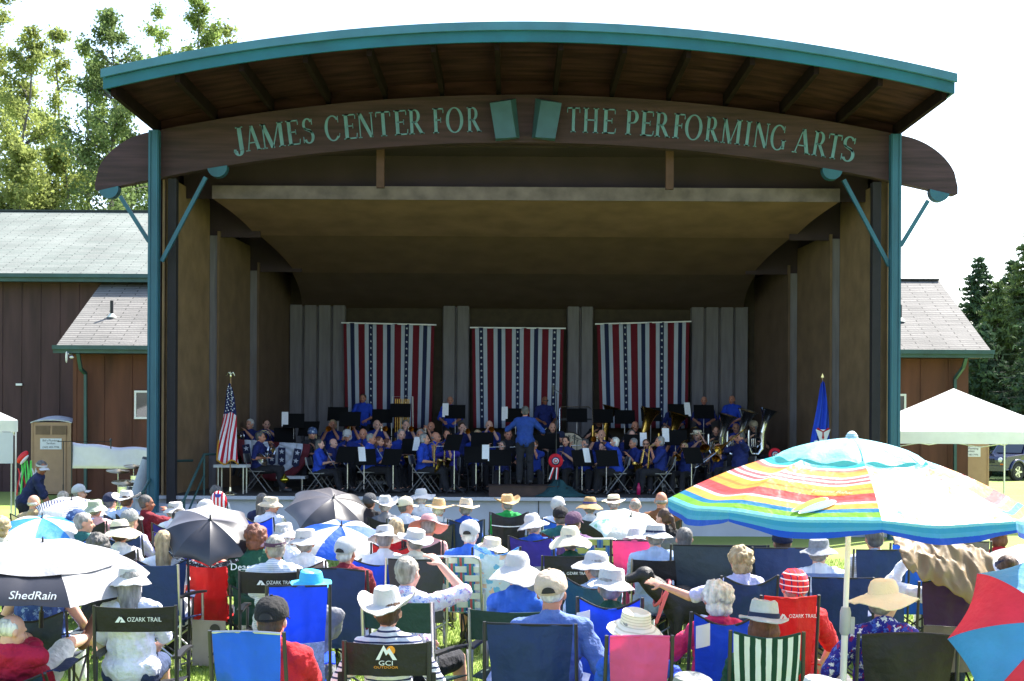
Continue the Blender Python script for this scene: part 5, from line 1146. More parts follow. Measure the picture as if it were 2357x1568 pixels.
aud(292, 1152, 'white western hat and blue overalls', 'lblue', 'h', ('cowboy', 'white'), 'brown', chair='camp', cc=('navy', 'navy camp chair'), rz=0, sc=1.04, skin=1)
aud(254, 1156, 'navy cap with white shirt', 'white', 'r', ('cap', 'navy'), 'dgrey', chair='camp', cc=('blue', 'blue low chair'), rz=0)
aud(338, 1158, 'maroon shirt resting chin on hand', 'dred', J(lean=2, hyaw=-40, hr=(.12, .28, 1.02), bulk=1.05), None, 'dgrey', chair='camp', cc=('black', 'shaded black chair'), rz=-30, skin=3, sleeve=.6)
aud(404, 1176, 'white bucket hat and pale shirt', 'white', 'fr', ('bucket', 'white'), 'grey', chair='camp', cc=('violet', 'violet camp chair'), rz=0)
aud(416, 1194, 'cream visor over black hair', 'pink', 'fr', ('visor', 'beige'), 'black', 'bun', chair='camp', cc=('violet', 'blue violet chair'), rz=0)
aud(475, 1174, 'plain white cap with dark sunglasses', 'navy', 'rr', ('cap', 'white'), 'brown', chair='camp', cc=('black', 'half hidden black chair'), gap=True, rz=0)
aud(499, 1134, 'grey curls behind the starry red balloon', 'white', 'f', None, 'dgrey', 'curly', rz=0, chair='camp', cc=('red', 'small red chair'))
aud(624, 1162, 'beige bucket hat and white shirt in profile', 'white', J(hyaw=-62, lean=4), ('bucket', 'beige'), 'grey', rz=-25, chair='camp', cc=('royal', 'royal blue low chair'))
aud(604, 1153, 'long brown hair by the stage wall', 'navy', 'f', None, 'dgrey', 'long', rz=0)
aud(183, 1134, 'light grey cap and yellow collar', 'yellow', 'rr', ('cap', 'lgrey'), 'grey', rz=-10, chair='camp', cc=('dgrey', 'dark grey chair'))
aud(79, 1157, 'bald head and tan shirt', 'khaki', 'r', None, 'white', 'bald', rz=0, chair='camp', cc=('cream', 'cream camp chair'))
aud(148, 1148, 'short grey hair behind the striped umbrella', 'grey', 'r', None, 'salt', 'short', rz=0, chair='camp', cc=('navy', 'hidden navy chair'))
aud(4, 1212, 'pale curly hair at the left edge', 'cream', 'f', None, 'blond', 'curly', rz=0, chair='camp', cc=('grey', 'grey camp chair'))
aud(96, 1298, 'blue leaf-print tank top', 'tiedye', J(fem=True, bulk=1.3, lean=2, hl=(-.34, .2, .5), hr=(.34, .2, .5)), ('sun', 'straw'), 'grey', rz=0, sleeve=0, chair='camp', cc=('slate', 'denim grey camp chair'), copt=dict(w=.6, top=.62), sc=1.0, skin=2)
aud(655, 1232, 'white hat and white collared shirt', 'white', 'f', ('bucket', 'white'), 'white', rz=0, chair='camp', cc=('blue', 'steel blue camp chair'), copt=dict(w=.5, top=.8))
aud(703, 1250, 'white sun hat between the two umbrellas', 'white', 'f', ('low', 'white'), 'grey', rz=0, chair='camp', cc=('taupe', 'taupe camp chair'))
aud(885, 1242, 'small white hat beside the blue white umbrella', 'white', 'fd', ('low', 'white'), 'grey', rz=0, chair='camp', cc=('royal', 'large deep blue chair'), copt=dict(w=.66, top=.86))
aud(912, 1216, 'peach hair in the red chair', 'red', 'f', None, 'blond', 'bob', rz=0, chair='camp', cc=('red', 'small dark red chair'))
aud(1130, 1262, 'cream top in the picnic-print chair', 'cream', 'fl', ('low', 'cream'), 'grey', rz=10, chair='camp', cc=(floral('picnic_print', S(210, 228, 240), [S(240, 246, 250), S(120, 190, 230), S(240, 200, 170)], 14.), 'pale blue print chair'), copt=dict(w=.5, top=.92, edge=C_['sky']), sc=.9)
for k_ in ('tag_a', 'tag_b'):
    mb = MB(); mb.slab(lambda u, v: Vector((-.22 + .09 * u, -.405 - .01 * math.sin(u * 3), .86 + .14 * v + .02 * u)), 4, 4, -.003); build(mb, 'care_tag', RIB['white'], ALLP[k_][2])
# three hats cut by the bottom edge
aud(1592, 1630, 'grey cap at the bottom picture edge', 'sage', 'a', ('fedora', 'grey'), 'grey', rz=0, chair=None)
aud(1890, 1638, 'pale fedora at the bottom picture edge', 'lblue', 'f', ('fedora', 'lgrey'), 'grey', rz=0)
# empty director chair with table
p = P(386, 1400, 12.7); director_chair('empty tall navy director chair with hanging side table', (p.x, 12.7, 0), R(-14), C_['navy'], w=.48, seat=.46, top=.97, bh=.46, table='hang', group='director chairs on the lawn')
# standing, bending man on the far left
ps = J(stand=True, lean=0, bend=28, hyaw=-62, hpitch=-20, hl=(-.15, .45, .75), hr=(.2, .45, .75))
p = P(92, 1100, 22.5); person('person in dark navy shirt and headband bending forward beside the toilet cabin', (p.x - .25, 22.5, 0), R(-75), ps, shirt=W['navy'], hair='dgrey', hst='short', hat='visor', hatm=HT['white'], sleeve=.6, vox=.0125, skin=3, scale=1.0)
# reclining man at the lower left with raised feet
legs = ([(-.14, .45, .62), (.18, .42, .60)], [(-.22, .84, .60), (.20, .84, .58)], [(-.26, .90, .78), (.28, .93, .77)])
ps = J(seat=.30, lean=56, legs=tuple(tuple(tuple(q) for q in l) for l in legs), hr=(-.12, .20, .76), er=(.9, -.2, -.3), bulk=1.12, hyaw=-50, hpitch=-12, curl=85)
PR = P(38, 1560, 8.6)
person('reclining person in crimson shirt and white shorts holding the black and white umbrella', (-3.46, 9.78, 0), R(3), ps, skin=2, hair='white', hst='thin', shirt=cloth(S(172, 20, 62)), pants=PN['white'], short=True, shoes=M(S(92, 62, 50), .7, name='suede_shoe'), vox=.009)
folding_camp_chair('low navy lounge chair under the reclining person', (-3.46, 9.70, 0), R(3), C_['navy'], seat=.30, top=.55, w=.6, rake=45)
# ---- umbrellas
BK = M(S(38, 38, 46), .38, var=.08, spec=.8, transl=.05, name='umbrella_black'); SV = M((.34, .34, .36), .62, var=.10, vs=3, bump=.4, bs=7., spec=.25, transl=.10, name='umbrella_silver'); GR = M(S(92, 90, 96), .36, var=.06, spec=.9, transl=.1, name='umbrella_grey')
UB = nylon(S(26, 90, 220), .4); UW = nylon((.74, .76, .80), .4); LB_ = nylon(S(60, 150, 235), .4)
U1 = umbrella('large umbrella with silver top and black lettered front panel', P(98, 1254, 10.0), .80, .27, [SV, SV, SV, SV, SV, BK, SV, SV], tilt=(7, 3), rz=32, shaft=.62, sag=.03, scallop=.03)
mb = MB()
prof = lambda s_: (.80 * math.sin(s_ * R(62)) / math.sin(R(62)), -.27 * (1 - math.cos(s_ * R(62))) / (1 - math.cos(R(62))))
for g_ in range(8):
    a0, a1 = 2 * math.pi * g_ / 8, 2 * math.pi * (g_ + 1) / 8
    def fn(u, v):
        r_, z = prof(v * .62); q = Vector((math.cos(a0), math.sin(a0), 0)) * (1 - u) + Vector((math.cos(a1), math.sin(a1), 0)) * u; k = math.sin(math.pi * u)
        q = q * r_; return Vector((q.x, q.y, z + .02 - .02 * k * v))
    mb.grid(fn, 6, 6)
build(mb, 'vent_canopy', SV, U1, True)
ap = 2 * math.pi * 5.5 / 8
fr = Matrix.Rotation(ap + math.pi / 2, 4, 'Z') @ T(0, 0, 0) @ Matrix.Translation((0, -.66, -.232)) @ Matrix.Rotation(R(52), 4, 'X')
text('ShedRain', .085, 'lettering', M((.8, .8, .82), .6, var=0, name='print_white'), U1, fr @ T(.05, -.02, .04), .001, shear=.15)
umbrella('royal blue and white umbrella at the left edge', P(97, 1192, 15.3), .58, .20, [LB_, UW], tilt=(10, 4), rz=10, shaft=.6)
umbrella('navy pinstriped white umbrella with small tip', P(165, 1150, 19.0), .50, .17, [stripes('pinstripe', 1, 14., [(0, (.75, .76, .8)), (.55, (.02, .03, .12))], uv=True, transl=.2), UW], tilt=(14, 6), rz=0, shaft=.6)
UU = umbrella('black umbrella with lace patterned rim above the red chair', P(484, 1196, 12.9), .46, .18, [GR, SV, SV, GR, BK, BK, BK, BK], tilt=(34, 8), rz=10, shaft=.5, handle='hook')  # silver and grey panels are sun glare painted onto black cloth
mb = MB()
for g_ in range(8):
    a0, a1 = 2 * math.pi * g_ / 8, 2 * math.pi * (g_ + 1) / 8
    def fn(u, v):
        q = Vector((math.cos(a0), math.sin(a0), 0)) * (1 - u) + Vector((math.cos(a1), math.sin(a1), 0)) * u; k = math.sin(math.pi * u)
        return q * .46 * (1 - .07 * k * (1 - v)) + Vector((0, 0, -.185 - .04 * v * k - .01))
    mb.grid(fn, 6, 3)
build(mb, 'lace_rim', floral('lace_print', S(40, 40, 46), [S(225, 225, 230), S(120, 122, 130), S(230, 230, 235), S(60, 60, 66)], 40.), UU, True)
umbrella('large dark umbrella with grey back panels near the stage', P(768, 1146, 18.6), .64, .25, [BK, GR, GR, GR, GR, BK, BK, BK], tilt=(26, 12), rz=12, shaft=.55)  # grey panels at the back and left, black ones elsewhere
umbrella('bright blue and white umbrella in the middle left', P(786, 1210, 14.8), .55, .20, [UW, UB], tilt=(18, 3), rz=20, shaft=.6)
umbrella('pale green printed umbrella beside the ponytail', P(1452, 1188, 17.0), .50, .17, [floral('green_umbrella', S(214, 232, 220), [S(236, 242, 236), S(150, 205, 170), S(230, 240, 232)], 12.), UW], tilt=(22, 8), rz=5, shaft=.55)
umbrella('pale pink umbrella at the right edge', P(2385, 1268, 13.0), .46, .17, [floral('pink_umbrella', S(240, 224, 230), [S(246, 240, 242), S(232, 196, 210), S(240, 230, 236)], 14.), UW], tilt=(18, 0), rz=5, shaft=.55)
RU = nylon(S(205, 40, 75), .25); BU2 = nylon(S(60, 140, 205), .25)
umbrella('large red and sky blue umbrella at the lower right corner', P(2445, 1432, 7.6), .60, .30, [BU2, RU, BU2, RU], tilt=(58, -14), rz=-8, shaft=.6, shm=ALU)
# beach umbrella
BST = [(0, S(110, 210, 220)), (.40, S(60, 200, 215)), (.435, S(242, 236, 230)), (.455, S(240, 130, 120)), (.475, S(248, 170, 80)), (.505, S(250, 200, 90)), (.53, S(242, 240, 238)), (.545, S(238, 120, 124)), (.565, S(242, 240, 238)), (.58, S(236, 110, 112)), (.60, S(242, 240, 238)), (.615, S(248, 186, 74)), (.655, S(247, 150, 66)), (.67, S(249, 182, 76)), (.70, S(230, 84, 80)), (.745, S(232, 100, 104)), (.765, S(240, 232, 234)), (.78, S(249, 190, 90)), (.82, S(40, 140, 200)), (.845, S(140, 205, 60)), (.88, S(120, 200, 225)), (.915, S(50, 150, 205)), (.945, S(70, 160, 215)), (.965, S(20, 80, 210))]
def beach_m(t, tc):
    s = sep(t, tc.outputs['UV'])
    n = N(t, 'ShaderNodeTexNoise'); n.inputs['Scale'].default_value = 60; t.links.new(tc.outputs['UV'], n.inputs['Vector'])
    a = N(t, 'ShaderNodeMath', operation='MULTIPLY_ADD'); a.inputs[1].default_value = .006; t.links.new(n.outputs[0], a.inputs[0]); t.links.new(s[1], a.inputs[2])
    return ramp(t, a.outputs[0], BST)
BM = pat('beach_stripes', beach_m, rough=.40, transl=.5)
bt = P(1960, 1024, 8.35); BR, BD, NB = 1.15, .40, 8
t = thing('beach_umbrella', 'huge rainbow striped beach umbrella with blue rim on white pole', 'umbrella', bt)
Rb = Matrix.Rotation(R(1.5), 4, 'Y') @ Matrix.Rotation(R(1), 4, 'X'); t.rotation_euler = Rb.to_euler()
mb = MB(); vl = MB()
bprof = lambda s_: (BR * s_, -BD * (.16 * s_ + .84 * s_ ** 1.9))
for g_ in range(NB):
    a0 = 2 * math.pi * g_ / NB + R(-95); a1 = a0 + 2 * math.pi / NB
    def fn(u, v, lo=0.10, hi=.955):
        v_ = lo + (hi - lo) * v; r_, z = bprof(v_); q = Vector((math.cos(a0), math.sin(a0), 0)) * (1 - u) + Vector((math.cos(a1), math.sin(a1), 0)) * u
        k = math.sin(math.pi * u); return Vector((q.x * r_, q.y * r_, z - .045 * k * v_ * (1.2 - v_) * 2 + .006 * math.sin(v_ * 9 + u * 7) * k))
    o = len(mb.v); mb.grid(fn, 12, 26)
    for i in range(o, len(mb.v)): mb.uv[i] = (mb.uv[i][0], .10 + .8 * mb.uv[i][1])
    def fv(u, v):
        p = fn(u, 1.); k = math.sin(math.pi * u); e = .03 * (1 - k) ; return p + Vector((0, 0, -v * (.092 + .012 * k - e * v))) * 1. + Vector((p.x, p.y, 0)).normalized() * (.018 * v * k + .012 * math.sin(u * 20 + g_) * v)
    o = len(vl.v); vl.grid(fv, 20, 6)
    for i in range(o, len(vl.v)): vl.uv[i] = (vl.uv[i][0], .90 + .1 * vl.uv[i][1])
build(mb, 'canopy', BM, t, True); build(vl, 'valance', BM, t, True)
mb = MB(); 
for g_ in range(NB):
    a0 = 2 * math.pi * g_ / NB + R(-95); a1 = a0 + 2 * math.pi / NB
    def fn(u, v):
        r_, z = bprof(v * .41); q = Vector((math.cos(a0), math.sin(a0), 0)) * (1 - u) + Vector((math.cos(a1), math.sin(a1), 0)) * u
        k = math.sin(math.pi * u); return Vector((q.x * r_, q.y * r_, z + .045 - .02 * v - .03 * v ** 8 + .012 * v * math.sin(u * 9 + g_ * 2)))
    o = len(mb.v); mb.grid(fn, 12, 8)
build(mb, 'vent_cap', nylon(S(150, 215, 225), .4), t, True)
mb = MB(); mb.lathe([(.045, .03), (.04, .05), (.044, .052), (.035, .072), (.038, .074), (.028, .094), (.03, .096), (.012, .115), (.001, .118)], 16); mb.v = [(x, y, z * .72) for x, y, z in mb.v]; build(mb, 'finial', M(S(170, 195, 200), .5, name='finial_plastic'), t)
mb = MB(); mb.tube([(0, 0, .03), (0, 0, -1.02)], .017, 12); build(mb, 'upper_pole', WHITE, t)
mb = MB(); mb.tube([(0, 0, -1.0), (0, 0, -2.2)], .021, 12); build(mb, 'lower_pole', WHITE, t)
mb = MB(); mb.lathe([(.024, -1.16), (.034, -1.14), (.034, -1.02), (.026, -.99)], 14); mb.box((.03, 0, -1.10), (.05, .03, .10)); build(mb, 'clamp', M(S(170, 176, 184), .5, name='clamp_plastic'), t)
for g_ in range(NB):
    a = 2 * math.pi * g_ / NB + R(-95); rb = MB(); rb.tube([(bprof(s_)[0] * math.cos(a), bprof(s_)[0] * math.sin(a), bprof(s_)[1] - .012) for s_ in [i / 6 for i in range(6)]], .005, 5); build(rb, 'rib', WHITE, t)
# flip-flop picture and script lettering on the front left panel
am = R(-95 - 22.5)
def panel(r_, side, lift=.012):
    r2, z = bprof(r_); r2 *= math.cos(math.pi / NB); z -= .045 * r_ * (1.2 - r_) * 2
    return Vector((r2 * math.cos(am) - side * math.sin(am) * -1 * -1, r2 * math.sin(am) + side * math.cos(am), z + lift))
def on_panel(v0, v1, pts, mat, name):
    m = MB(); n = len(pts); vs = [panel(v0 + (v1 - v0) * a, b, .009) for a, b in pts]; m.add(vs + [sum(vs, Vector()) / n], [(i, (i + 1) % n, n) for i in range(n)]); build(m, name, mat, t, False)
for (ca, cb, ang, mt) in ((.845, .0, 44, S(150, 220, 60)), (.86, .045, 40, S(150, 225, 240))):
    def sole(k, ca=ca, cb=cb, ang=ang):
        o = []
        for i in range(24):
            a = 2 * math.pi * i / 24; x = math.cos(a) * .10 * k; y = math.sin(a) * (.030 + .008 * math.cos(a)) * k; c_, s_ = math.cos(R(ang)), math.sin(R(ang))
            o.append((ca - (x * s_ + y * c_) / BR * 1.0, cb + (x * c_ - y * s_)))
        return o
    on_panel(0, 1, sole(1.12), WHITE, 'sandal_outline'); 
    m = MB(); pts = sole(1.0); vs = [panel(a, b, .012) for a, b in pts]; m.add(vs + [sum(vs, Vector()) / 24], [(i, (i + 1) % 24, 24) for i in range(24)]); build(m, 'sandal_picture', M(mt, .7, var=0, transl=.3, name='print'), t, False)
zax = (panel(.70, 0) - panel(.76, 0)).normalized(); xax = Vector((-math.sin(am), math.cos(am), 0)); yax = zax; nn = xax.cross(yax)
M4 = Matrix.Translation(panel(.735, .10, .012)) @ Matrix((xax, yax, nn)).transposed().to_4x4()
text('Tommy Bahama', .042, 'lettering', M(S(240, 176, 130), .7, var=0, name='print_script'), t, M4, .001, shear=.35)
# draped jacket
jp = P(2178, 1290, 10.3); t = thing('jacket', 'crumpled tan jacket held up over the head as a sunshade', 'jacket', (jp.x, 10.32, 1.30)); t.scale = (.60, .60, .60)
def fj(u, v):
    zb = -.08 - .70 * u; zt = .24 - .42 * max(0, u - .45) ** 1.2 - .10 * max(0, .3 - u); w = v ** .75
    nz = mnoise.noise(Vector((u * 5, v * 4, 1))) * .05 - abs(mnoise.noise(Vector((u * 7 + v * 2, v * 1.3, 4)))) * .11 - abs(mnoise.noise(Vector((u * 13 - v * 3, v * 1.8 + u, 9)))) * .035
    return Vector((-.62 + 1.24 * u + .04 * mnoise.noise(Vector((v * 6, u * 3, 2))), -.30 + .55 * v ** 1.6 + .10 * mnoise.noise(Vector((u * 8, v * 3, 7))), zb + (zt - zb) * w + nz))
mb = MB(); mb.slab(fj, 90, 60, .005); build(mb, 'fabric', M(S(142, 120, 88), .6, var=.06, bump=.12, bs=9., transl=.2, name='jacket_cloth'), t, True)
mb = MB(); mb.tube([fj(.98, .1) + Vector((-.02, 0, .03)), fj(.98, .1) + Vector((-.06, -.05, -.14)), fj(.98, .1) + Vector((-.05, -.06, -.30))], [.075, .065, .05], 10); build(mb, 'sleeve', M(S(160, 138, 104), .6, var=.08, name='jacket_sleeve'), t, True)
# starry balloon
p = P(503, 1155, 19.5); t = thing('balloon', 'red foil balloon with white stripes and blue stars behind the grey curls', 'balloon', p); t.scale = (.58, .6, .66)
def bal(tt, tc):
    s = sep(tt, tc.outputs['Object']); return ramp(tt, fract(tt, s[0], 11., .2), [(0, S(200, 20, 36)), (.55, S(235, 235, 240))])
mb = MB(); mb.ell((0, 0, 0), (.21, .12, .24)); build(mb, 'foil', pat('balloon_stripes', bal, rough=.2), t, True)
mb = MB(); mb.slab(lambda u, v: Vector((-.13 + .26 * u, -.118 + .10 * (2 * u - 1) ** 2 - .0 * v, .10 + .07 * v)), 8, 3, -.004); build(mb, 'blue_band', M(S(30, 50, 150), .3, name='foil_blue'), t)
# dog
dp = P(1612, 1400, 13.0)
def dogfill(m):
    E = lambda c, r: m.ell(c, r, None, 14, 8); K = m.caps
    E((-.18, 0, .50), (.17, .12, .17)); E((.05, 0, .50), (.26, .115, .145)); E((.30, 0, .50), (.15, .10, .13)); K((-.3, 0, .56), (-.47, .0, .70), .095, .075); K((-.20, 0, .5), (-.42, 0, .66), .12, .09)
    E((-.50, .0, .755), (.085, .072, .072)); K((-.54, 0, .745), (-.70, 0, .70), .050, .034); E((-.71, 0, .705), (.025, .024, .02))
    for q in (-1, 1):
        m.ell((-.46, q * .075, .735), (.035, .012, .065), Matrix.Rotation(R(-15 * q), 3, 'X'), 8, 6)
        K((-.22, q * .08, .46), (-.23, q * .08, .26), .05, .032); K((-.23, q * .08, .26), (-.22, q * .08, .05), .030, .022); K((-.22, q * .08, .03), (-.26, q * .08, .025), .028, .022)
        K((.32, q * .07, .46), (.28, q * .08, .28), .075, .042); K((.28, q * .08, .28), (.38, q * .08, .18), .038, .024); K((.38, q * .08, .18), (.36, q * .08, .04), .023, .02); K((.36, q * .08, .03), (.31, q * .08, .025), .028, .022)
    K((.43, 0, .52), (.56, .02, .44), .028, .022); K((.56, .02, .44), (.66, .03, .46), .022, .010)
DOG = thing('dog', 'large black dog with pink collar standing between the chairs', 'dog', (dp.x + .02, 13.0, .16), R(6), scale=1.12)
DOG.location.z = 0
o = bpy.data.objects.new('body', bakekey(('dog',), dogfill, .011, smooth=5)); COL.objects.link(o); o.parent = DOG; BAKE[('dog',)][2] = [((-.555, -.05, .775), .012, 1), ((-.735, 0, .715), .016, 2)]
while len(o.data.materials) < 3: o.data.materials.append(None)
for i, m_ in enumerate((M((.012, .011, .012), .55, var=.3, vs=10, bump=.7, bs=140., spec=.5, stretch=(.35, 1, 1), name='dog_fur'), EYE, M((.01, .01, .01), .25, name='dog_nose'))): o.material_slots[i].link = 'OBJECT'; o.material_slots[i].material = m_
cm = M(S(235, 110, 110), .6, name='collar'); mb = MB(); mb.tube([Vector((-.35, 0, .60)) + (Vector((.06, 0, .10)) * math.cos(a) + Vector((0, .105, 0)) * math.sin(a)) * 1.05 for a in [i * math.pi / 8 for i in range(16)]], .014, 6, closed=True); build(mb, 'collar', cm, DOG)
mb = MB(); mb.slab(lambda u, v: Vector((-.37 - .06 * v, -.115 + .0 * v, .62 - .30 * v + .02 * u)), 2, 5, .004); mb.bar((-.33, -.12, .62), (-.42, -.10, .36), .03, .006, up=(0, 1, 0)); build(mb, 'leash', cm, DOG)
# ============================================================= BAND ON STAGE
BL = [cloth(S(22, 50, 142)), cloth(S(27, 38, 100)), cloth(S(32, 68, 182)), cloth(S(25, 44, 120))]
DARK = cloth((.014, .014, .02)); BRASS = M((.55, .36, .10), .22, 1., var=.15, vs=12, name='brass'); SILV = M((.65, .67, .70), .18, 1., var=.1, vs=12, name='silver_plate'); GSTEEL = M((.22, .22, .23), .45, .5, var=.1, name='chair_steel')
EB = plastic((.010, .010, .012), .3); PAPER = M((.78, .78, .80), .8, var=.06, vs=30, name='sheet_paper')
ROW = {1: (29.5, FL), 2: (30.9, FL), 3: (32.7, .98), 4: (34.3, 1.16), 5: (35.75, 1.32)}
GB = 'blue shirted band members on stage'
PB = dict(cl=J(lean=-4, hl=(-.06, .24, .86), hr=(.05, .30, .72), hpitch=-6, el=(-.5, -.2, -1), er=(.5, -.2, -1)), fl=J(lean=-2, hl=(.02, .20, 1.08), hr=(.34, .16, 1.08), hyaw=-22, el=(-.4, .2, -1), er=(.5, .0, -1)), sx_=J(lean=-2, hl=(-.02, .22, .92), hr=(.16, .22, .66)), hn=J(lean=-2, hl=(-.05, .26, .98), hr=(.20, .20, .72)),
    tb=J(lean=-2, hl=(-.05, .18, 1.12), hr=(.10, .46, .98), el=(-.5, .1, -1), er=(.5, 0, -.8)), tp=J(lean=-2, hl=(-.05, .30, 1.06), hr=(.06, .32, 1.06), el=(-.5, .1, -1), er=(.5, .1, -1)), tu=J(lean=2, hl=(-.12, .26, .80), hr=(.14, .26, .92)), re=J(lean=2), st=J(stand=True, lean=0, bulk=1.05, hl=(-.16, .28, 1.02), hr=(.16, .30, 1.02)), st2=J(stand=True, lean=0), cf=J(lean=0, fem=True, hl=(-.06, .24, .86), hr=(.05, .30, .72)), rf=J(lean=0, fem=True))
def folding_chair(label, loc, rz, sc=1.):
    t = thing('folding_chair', label, 'chair', loc, rz, 'metal folding chairs on stage', sc)
    cpart(('fc', 's'), lambda m: m.slab(lambda u, v: Vector((-.20 + .40 * u, -.18 + .38 * v, .45 - .01 * math.sin(math.pi * v))), 4, 4, .02), 'seat', GSTEEL, t)
    cpart(('fc', 'b'), lambda m: m.slab(lambda u, v: Vector((-.21 + .42 * u, -.235 - .03 * math.sin(math.pi * u) - .03 * v, .64 + .18 * v)), 8, 2, .012), 'backrest', GSTEEL, t)
    for q in (-1, 1):
        cpart(('fc', 'f', q), lambda m: m.tube([(q * .22, .26, .01), (q * .21, -.20, .60), (q * .21, -.26, .83)], .0125, 7), 'leg', GSTEEL, t)
        cpart(('fc', 'r', q), lambda m: m.tube([(q * .20, -.26, .01), (q * .20, .10, .46)], .0115, 7), 'leg', GSTEEL, t)
    cpart(('fc', 'x'), lambda m: m.tube([(-.20, -.22, .07), (.20, -.22, .07)], .009, 6), 'cross_bar', GSTEEL, t)
    return t
def lathe_along(m, pts, rad, n=14): m.tube(pts, rad, n)
def bell(m, p, d, r0, r1, L, n=20):
    p = vv(p); d = vv(d).normalized(); k = 9
    pts = [p + d * L * i / k for i in range(k + 1)]; rr_ = [r0 + (r1 - r0) * ((i / k) ** 3.2) for i in range(k + 1)]
    m.tube(pts, rr_, n, caps=False); m.tube([q for q in pts[::-1]], [max(.002, q - .003) for q in rr_[::-1]], n, caps=False); m.tube([pts[-1] + (Vector((0, 0, 0)))] * 1 + [pts[-1] + d * .003], [r1, r1 * .985], n, caps=False)
def coil(m, c, r, tube, ax, ay, n=20, a0=0, a1=360):
    c = vv(c); ax, ay = vv(ax), vv(ay); m.tube([c + ax * r * math.cos(R(a0 + (a1 - a0) * i / n)) + ay * r * math.sin(R(a0 + (a1 - a0) * i / n)) for i in range(n + 1)], tube, 6)
def i_clarinet(t, ps):
    m = MB(); a, b = Vector((0, .13, 1.06)), Vector((0, .40, .62)); m.tube([a, a.lerp(b, .12), b], [.008, .013, .014], 10); bell(m, b, b - a, .014, .034, .09, 12); build(m, 'body', EB, t)
    m = MB(); d = (b - a)
    for i in range(9): p = a + d * (.25 + .075 * i) + Vector((.004 * (-1) ** i, -.0, .014)); m.ell(p, (.009, .009, .005), None, 8, 4)
    m.tube([a + d * .25 + Vector((.016, 0, 0)), a + d * .92 + Vector((.017, 0, 0))], .0035, 5); build(m, 'keys', SILV, t)
def i_flute(t, ps):
    m = MB(); m.tube([(-.06, .15, 1.135), (.58, .16, 1.10)], .0095, 10); m.ell((-.0, .145, 1.143), (.018, .012, .008), None, 8, 4); build(m, 'body', SILV, t)
    m = MB(); [m.lathe([(.011, 0), (.011, .008), (.001, .009)], 8, c=(.2 + .04 * i, .157, 1.13 - .0022 * i)) for i in range(8)]; build(m, 'keys', SILV, t)
def i_sax(t, ps, big=False):
    k = 1.35 if big else 1.; m = MB(); pts = [Vector((.0, .13, 1.04)), Vector((0, .20, 1.08)), Vector((.02, .26, 1.03)), Vector((.10, .27, .62 / k)), Vector((.13, .28, .50 / k)), Vector((.17, .32, .46 / k)), Vector((.20, .36, .52 / k))]
    m.tube(pts, [.006, .009, .012, .026 * k, .034 * k, .038 * k, .042 * k], 12); bell(m, pts[-1], (.03, .10, .26), .042 * k, .078 * k, .20 * k, 16); build(m, 'body', BRASS, t)
    m = MB()
    for i in range(9): p = pts[2].lerp(pts[3], .12 + .1 * i); m.lathe([(.014, 0), (.014, .006), (.001, .008)], 8, c=p + Vector((.0, .022, 0)), M3=Matrix.Rotation(R(-80), 3, 'X'))
    m.tube([pts[2] + Vector((.02, .01, 0)), pts[3] + Vector((.03, .01, .02))], .004, 5); build(m, 'keys', BRASS, t)
def i_horn(t, ps):
    m = MB(); c = (.10, .30, .88); ax, ay = Vector((.95, -.3, 0)).normalized(), Vector((0, .1, 1)).normalized()
    coil(m, c, .145, .010, ax, ay); coil(m, c, .115, .008, ax, ay); coil(m, (.11, .32, .88), .075, .008, ax, ay, a0=30, a1=300); m.tube([Vector(c) + ay * .145, Vector((.04, .24, 1.07)), Vector((.0, .14, 1.06))], [.008, .006, .006], 6); coil(m, (.08, .31, .90), .045, .009, ay, ax)
    bell(m, (.12, .26, .80), (.55, -.35, -.35), .03, .15, .22); build(m, 'body', SILV, t)
    m = MB(); [m.tube([(.06 + .03 * i, .33, .84), (.06 + .03 * i, .35, .92)], .013, 8) for i in range(3)]; build(m, 'valve', BRASS, t)
def i_trumpet(t, ps):
    m = MB(); m.tube([(0, .14, 1.10), (0, .40, 1.09)], .006, 8); bell(m, (0, .32, 1.08), (0, 1, -.03), .009, .062, .28, 16); m.tube([(0, .40, 1.09), (0, .46, 1.09), (0, .48, 1.06), (0, .46, 1.03), (0, .26, 1.035), (0, .24, 1.06), (0, .28, 1.085)], .006, 6); build(m, 'body', BRASS, t)
    m = MB(); [m.tube([(0, .32 + .027 * i, 1.02), (0, .32 + .027 * i, 1.12)], .010, 8) for i in range(3)]; build(m, 'valve', SILV, t)
def i_trombone(t, ps, drop=-.55):
    d = Vector((.0, math.cos(drop), math.sin(drop))); o = Vector((.02, .14, 1.12)); u = Vector((.10, 0, .0)); L = 1.05
    m = MB(); m.tube([o, o + d * L, o + d * (L + .04) + u * .3, o + d * (L + .04) + u * .8, o + d * L + u, o + d * .15 + u], .0085, 8); m.tube([o + d * .22, o + d * .22 + u], .006, 6); m.tube([o + d * .3, o + d * .3 + u], .006, 6); build(m, 'slide', SILV, t)
    m = MB(); b = o + u * 1.0 + Vector((-.16, 0, .05)); m.tube([o + u + d * .1, o + u - d * .25, o + u - d * .32 + Vector((-.05, 0, .02)), o + u - d * .30 + Vector((-.14, 0, .05)), b], .010, 8); bell(m, b, d, .012, .105, .52); build(m, 'bell', BRASS, t)
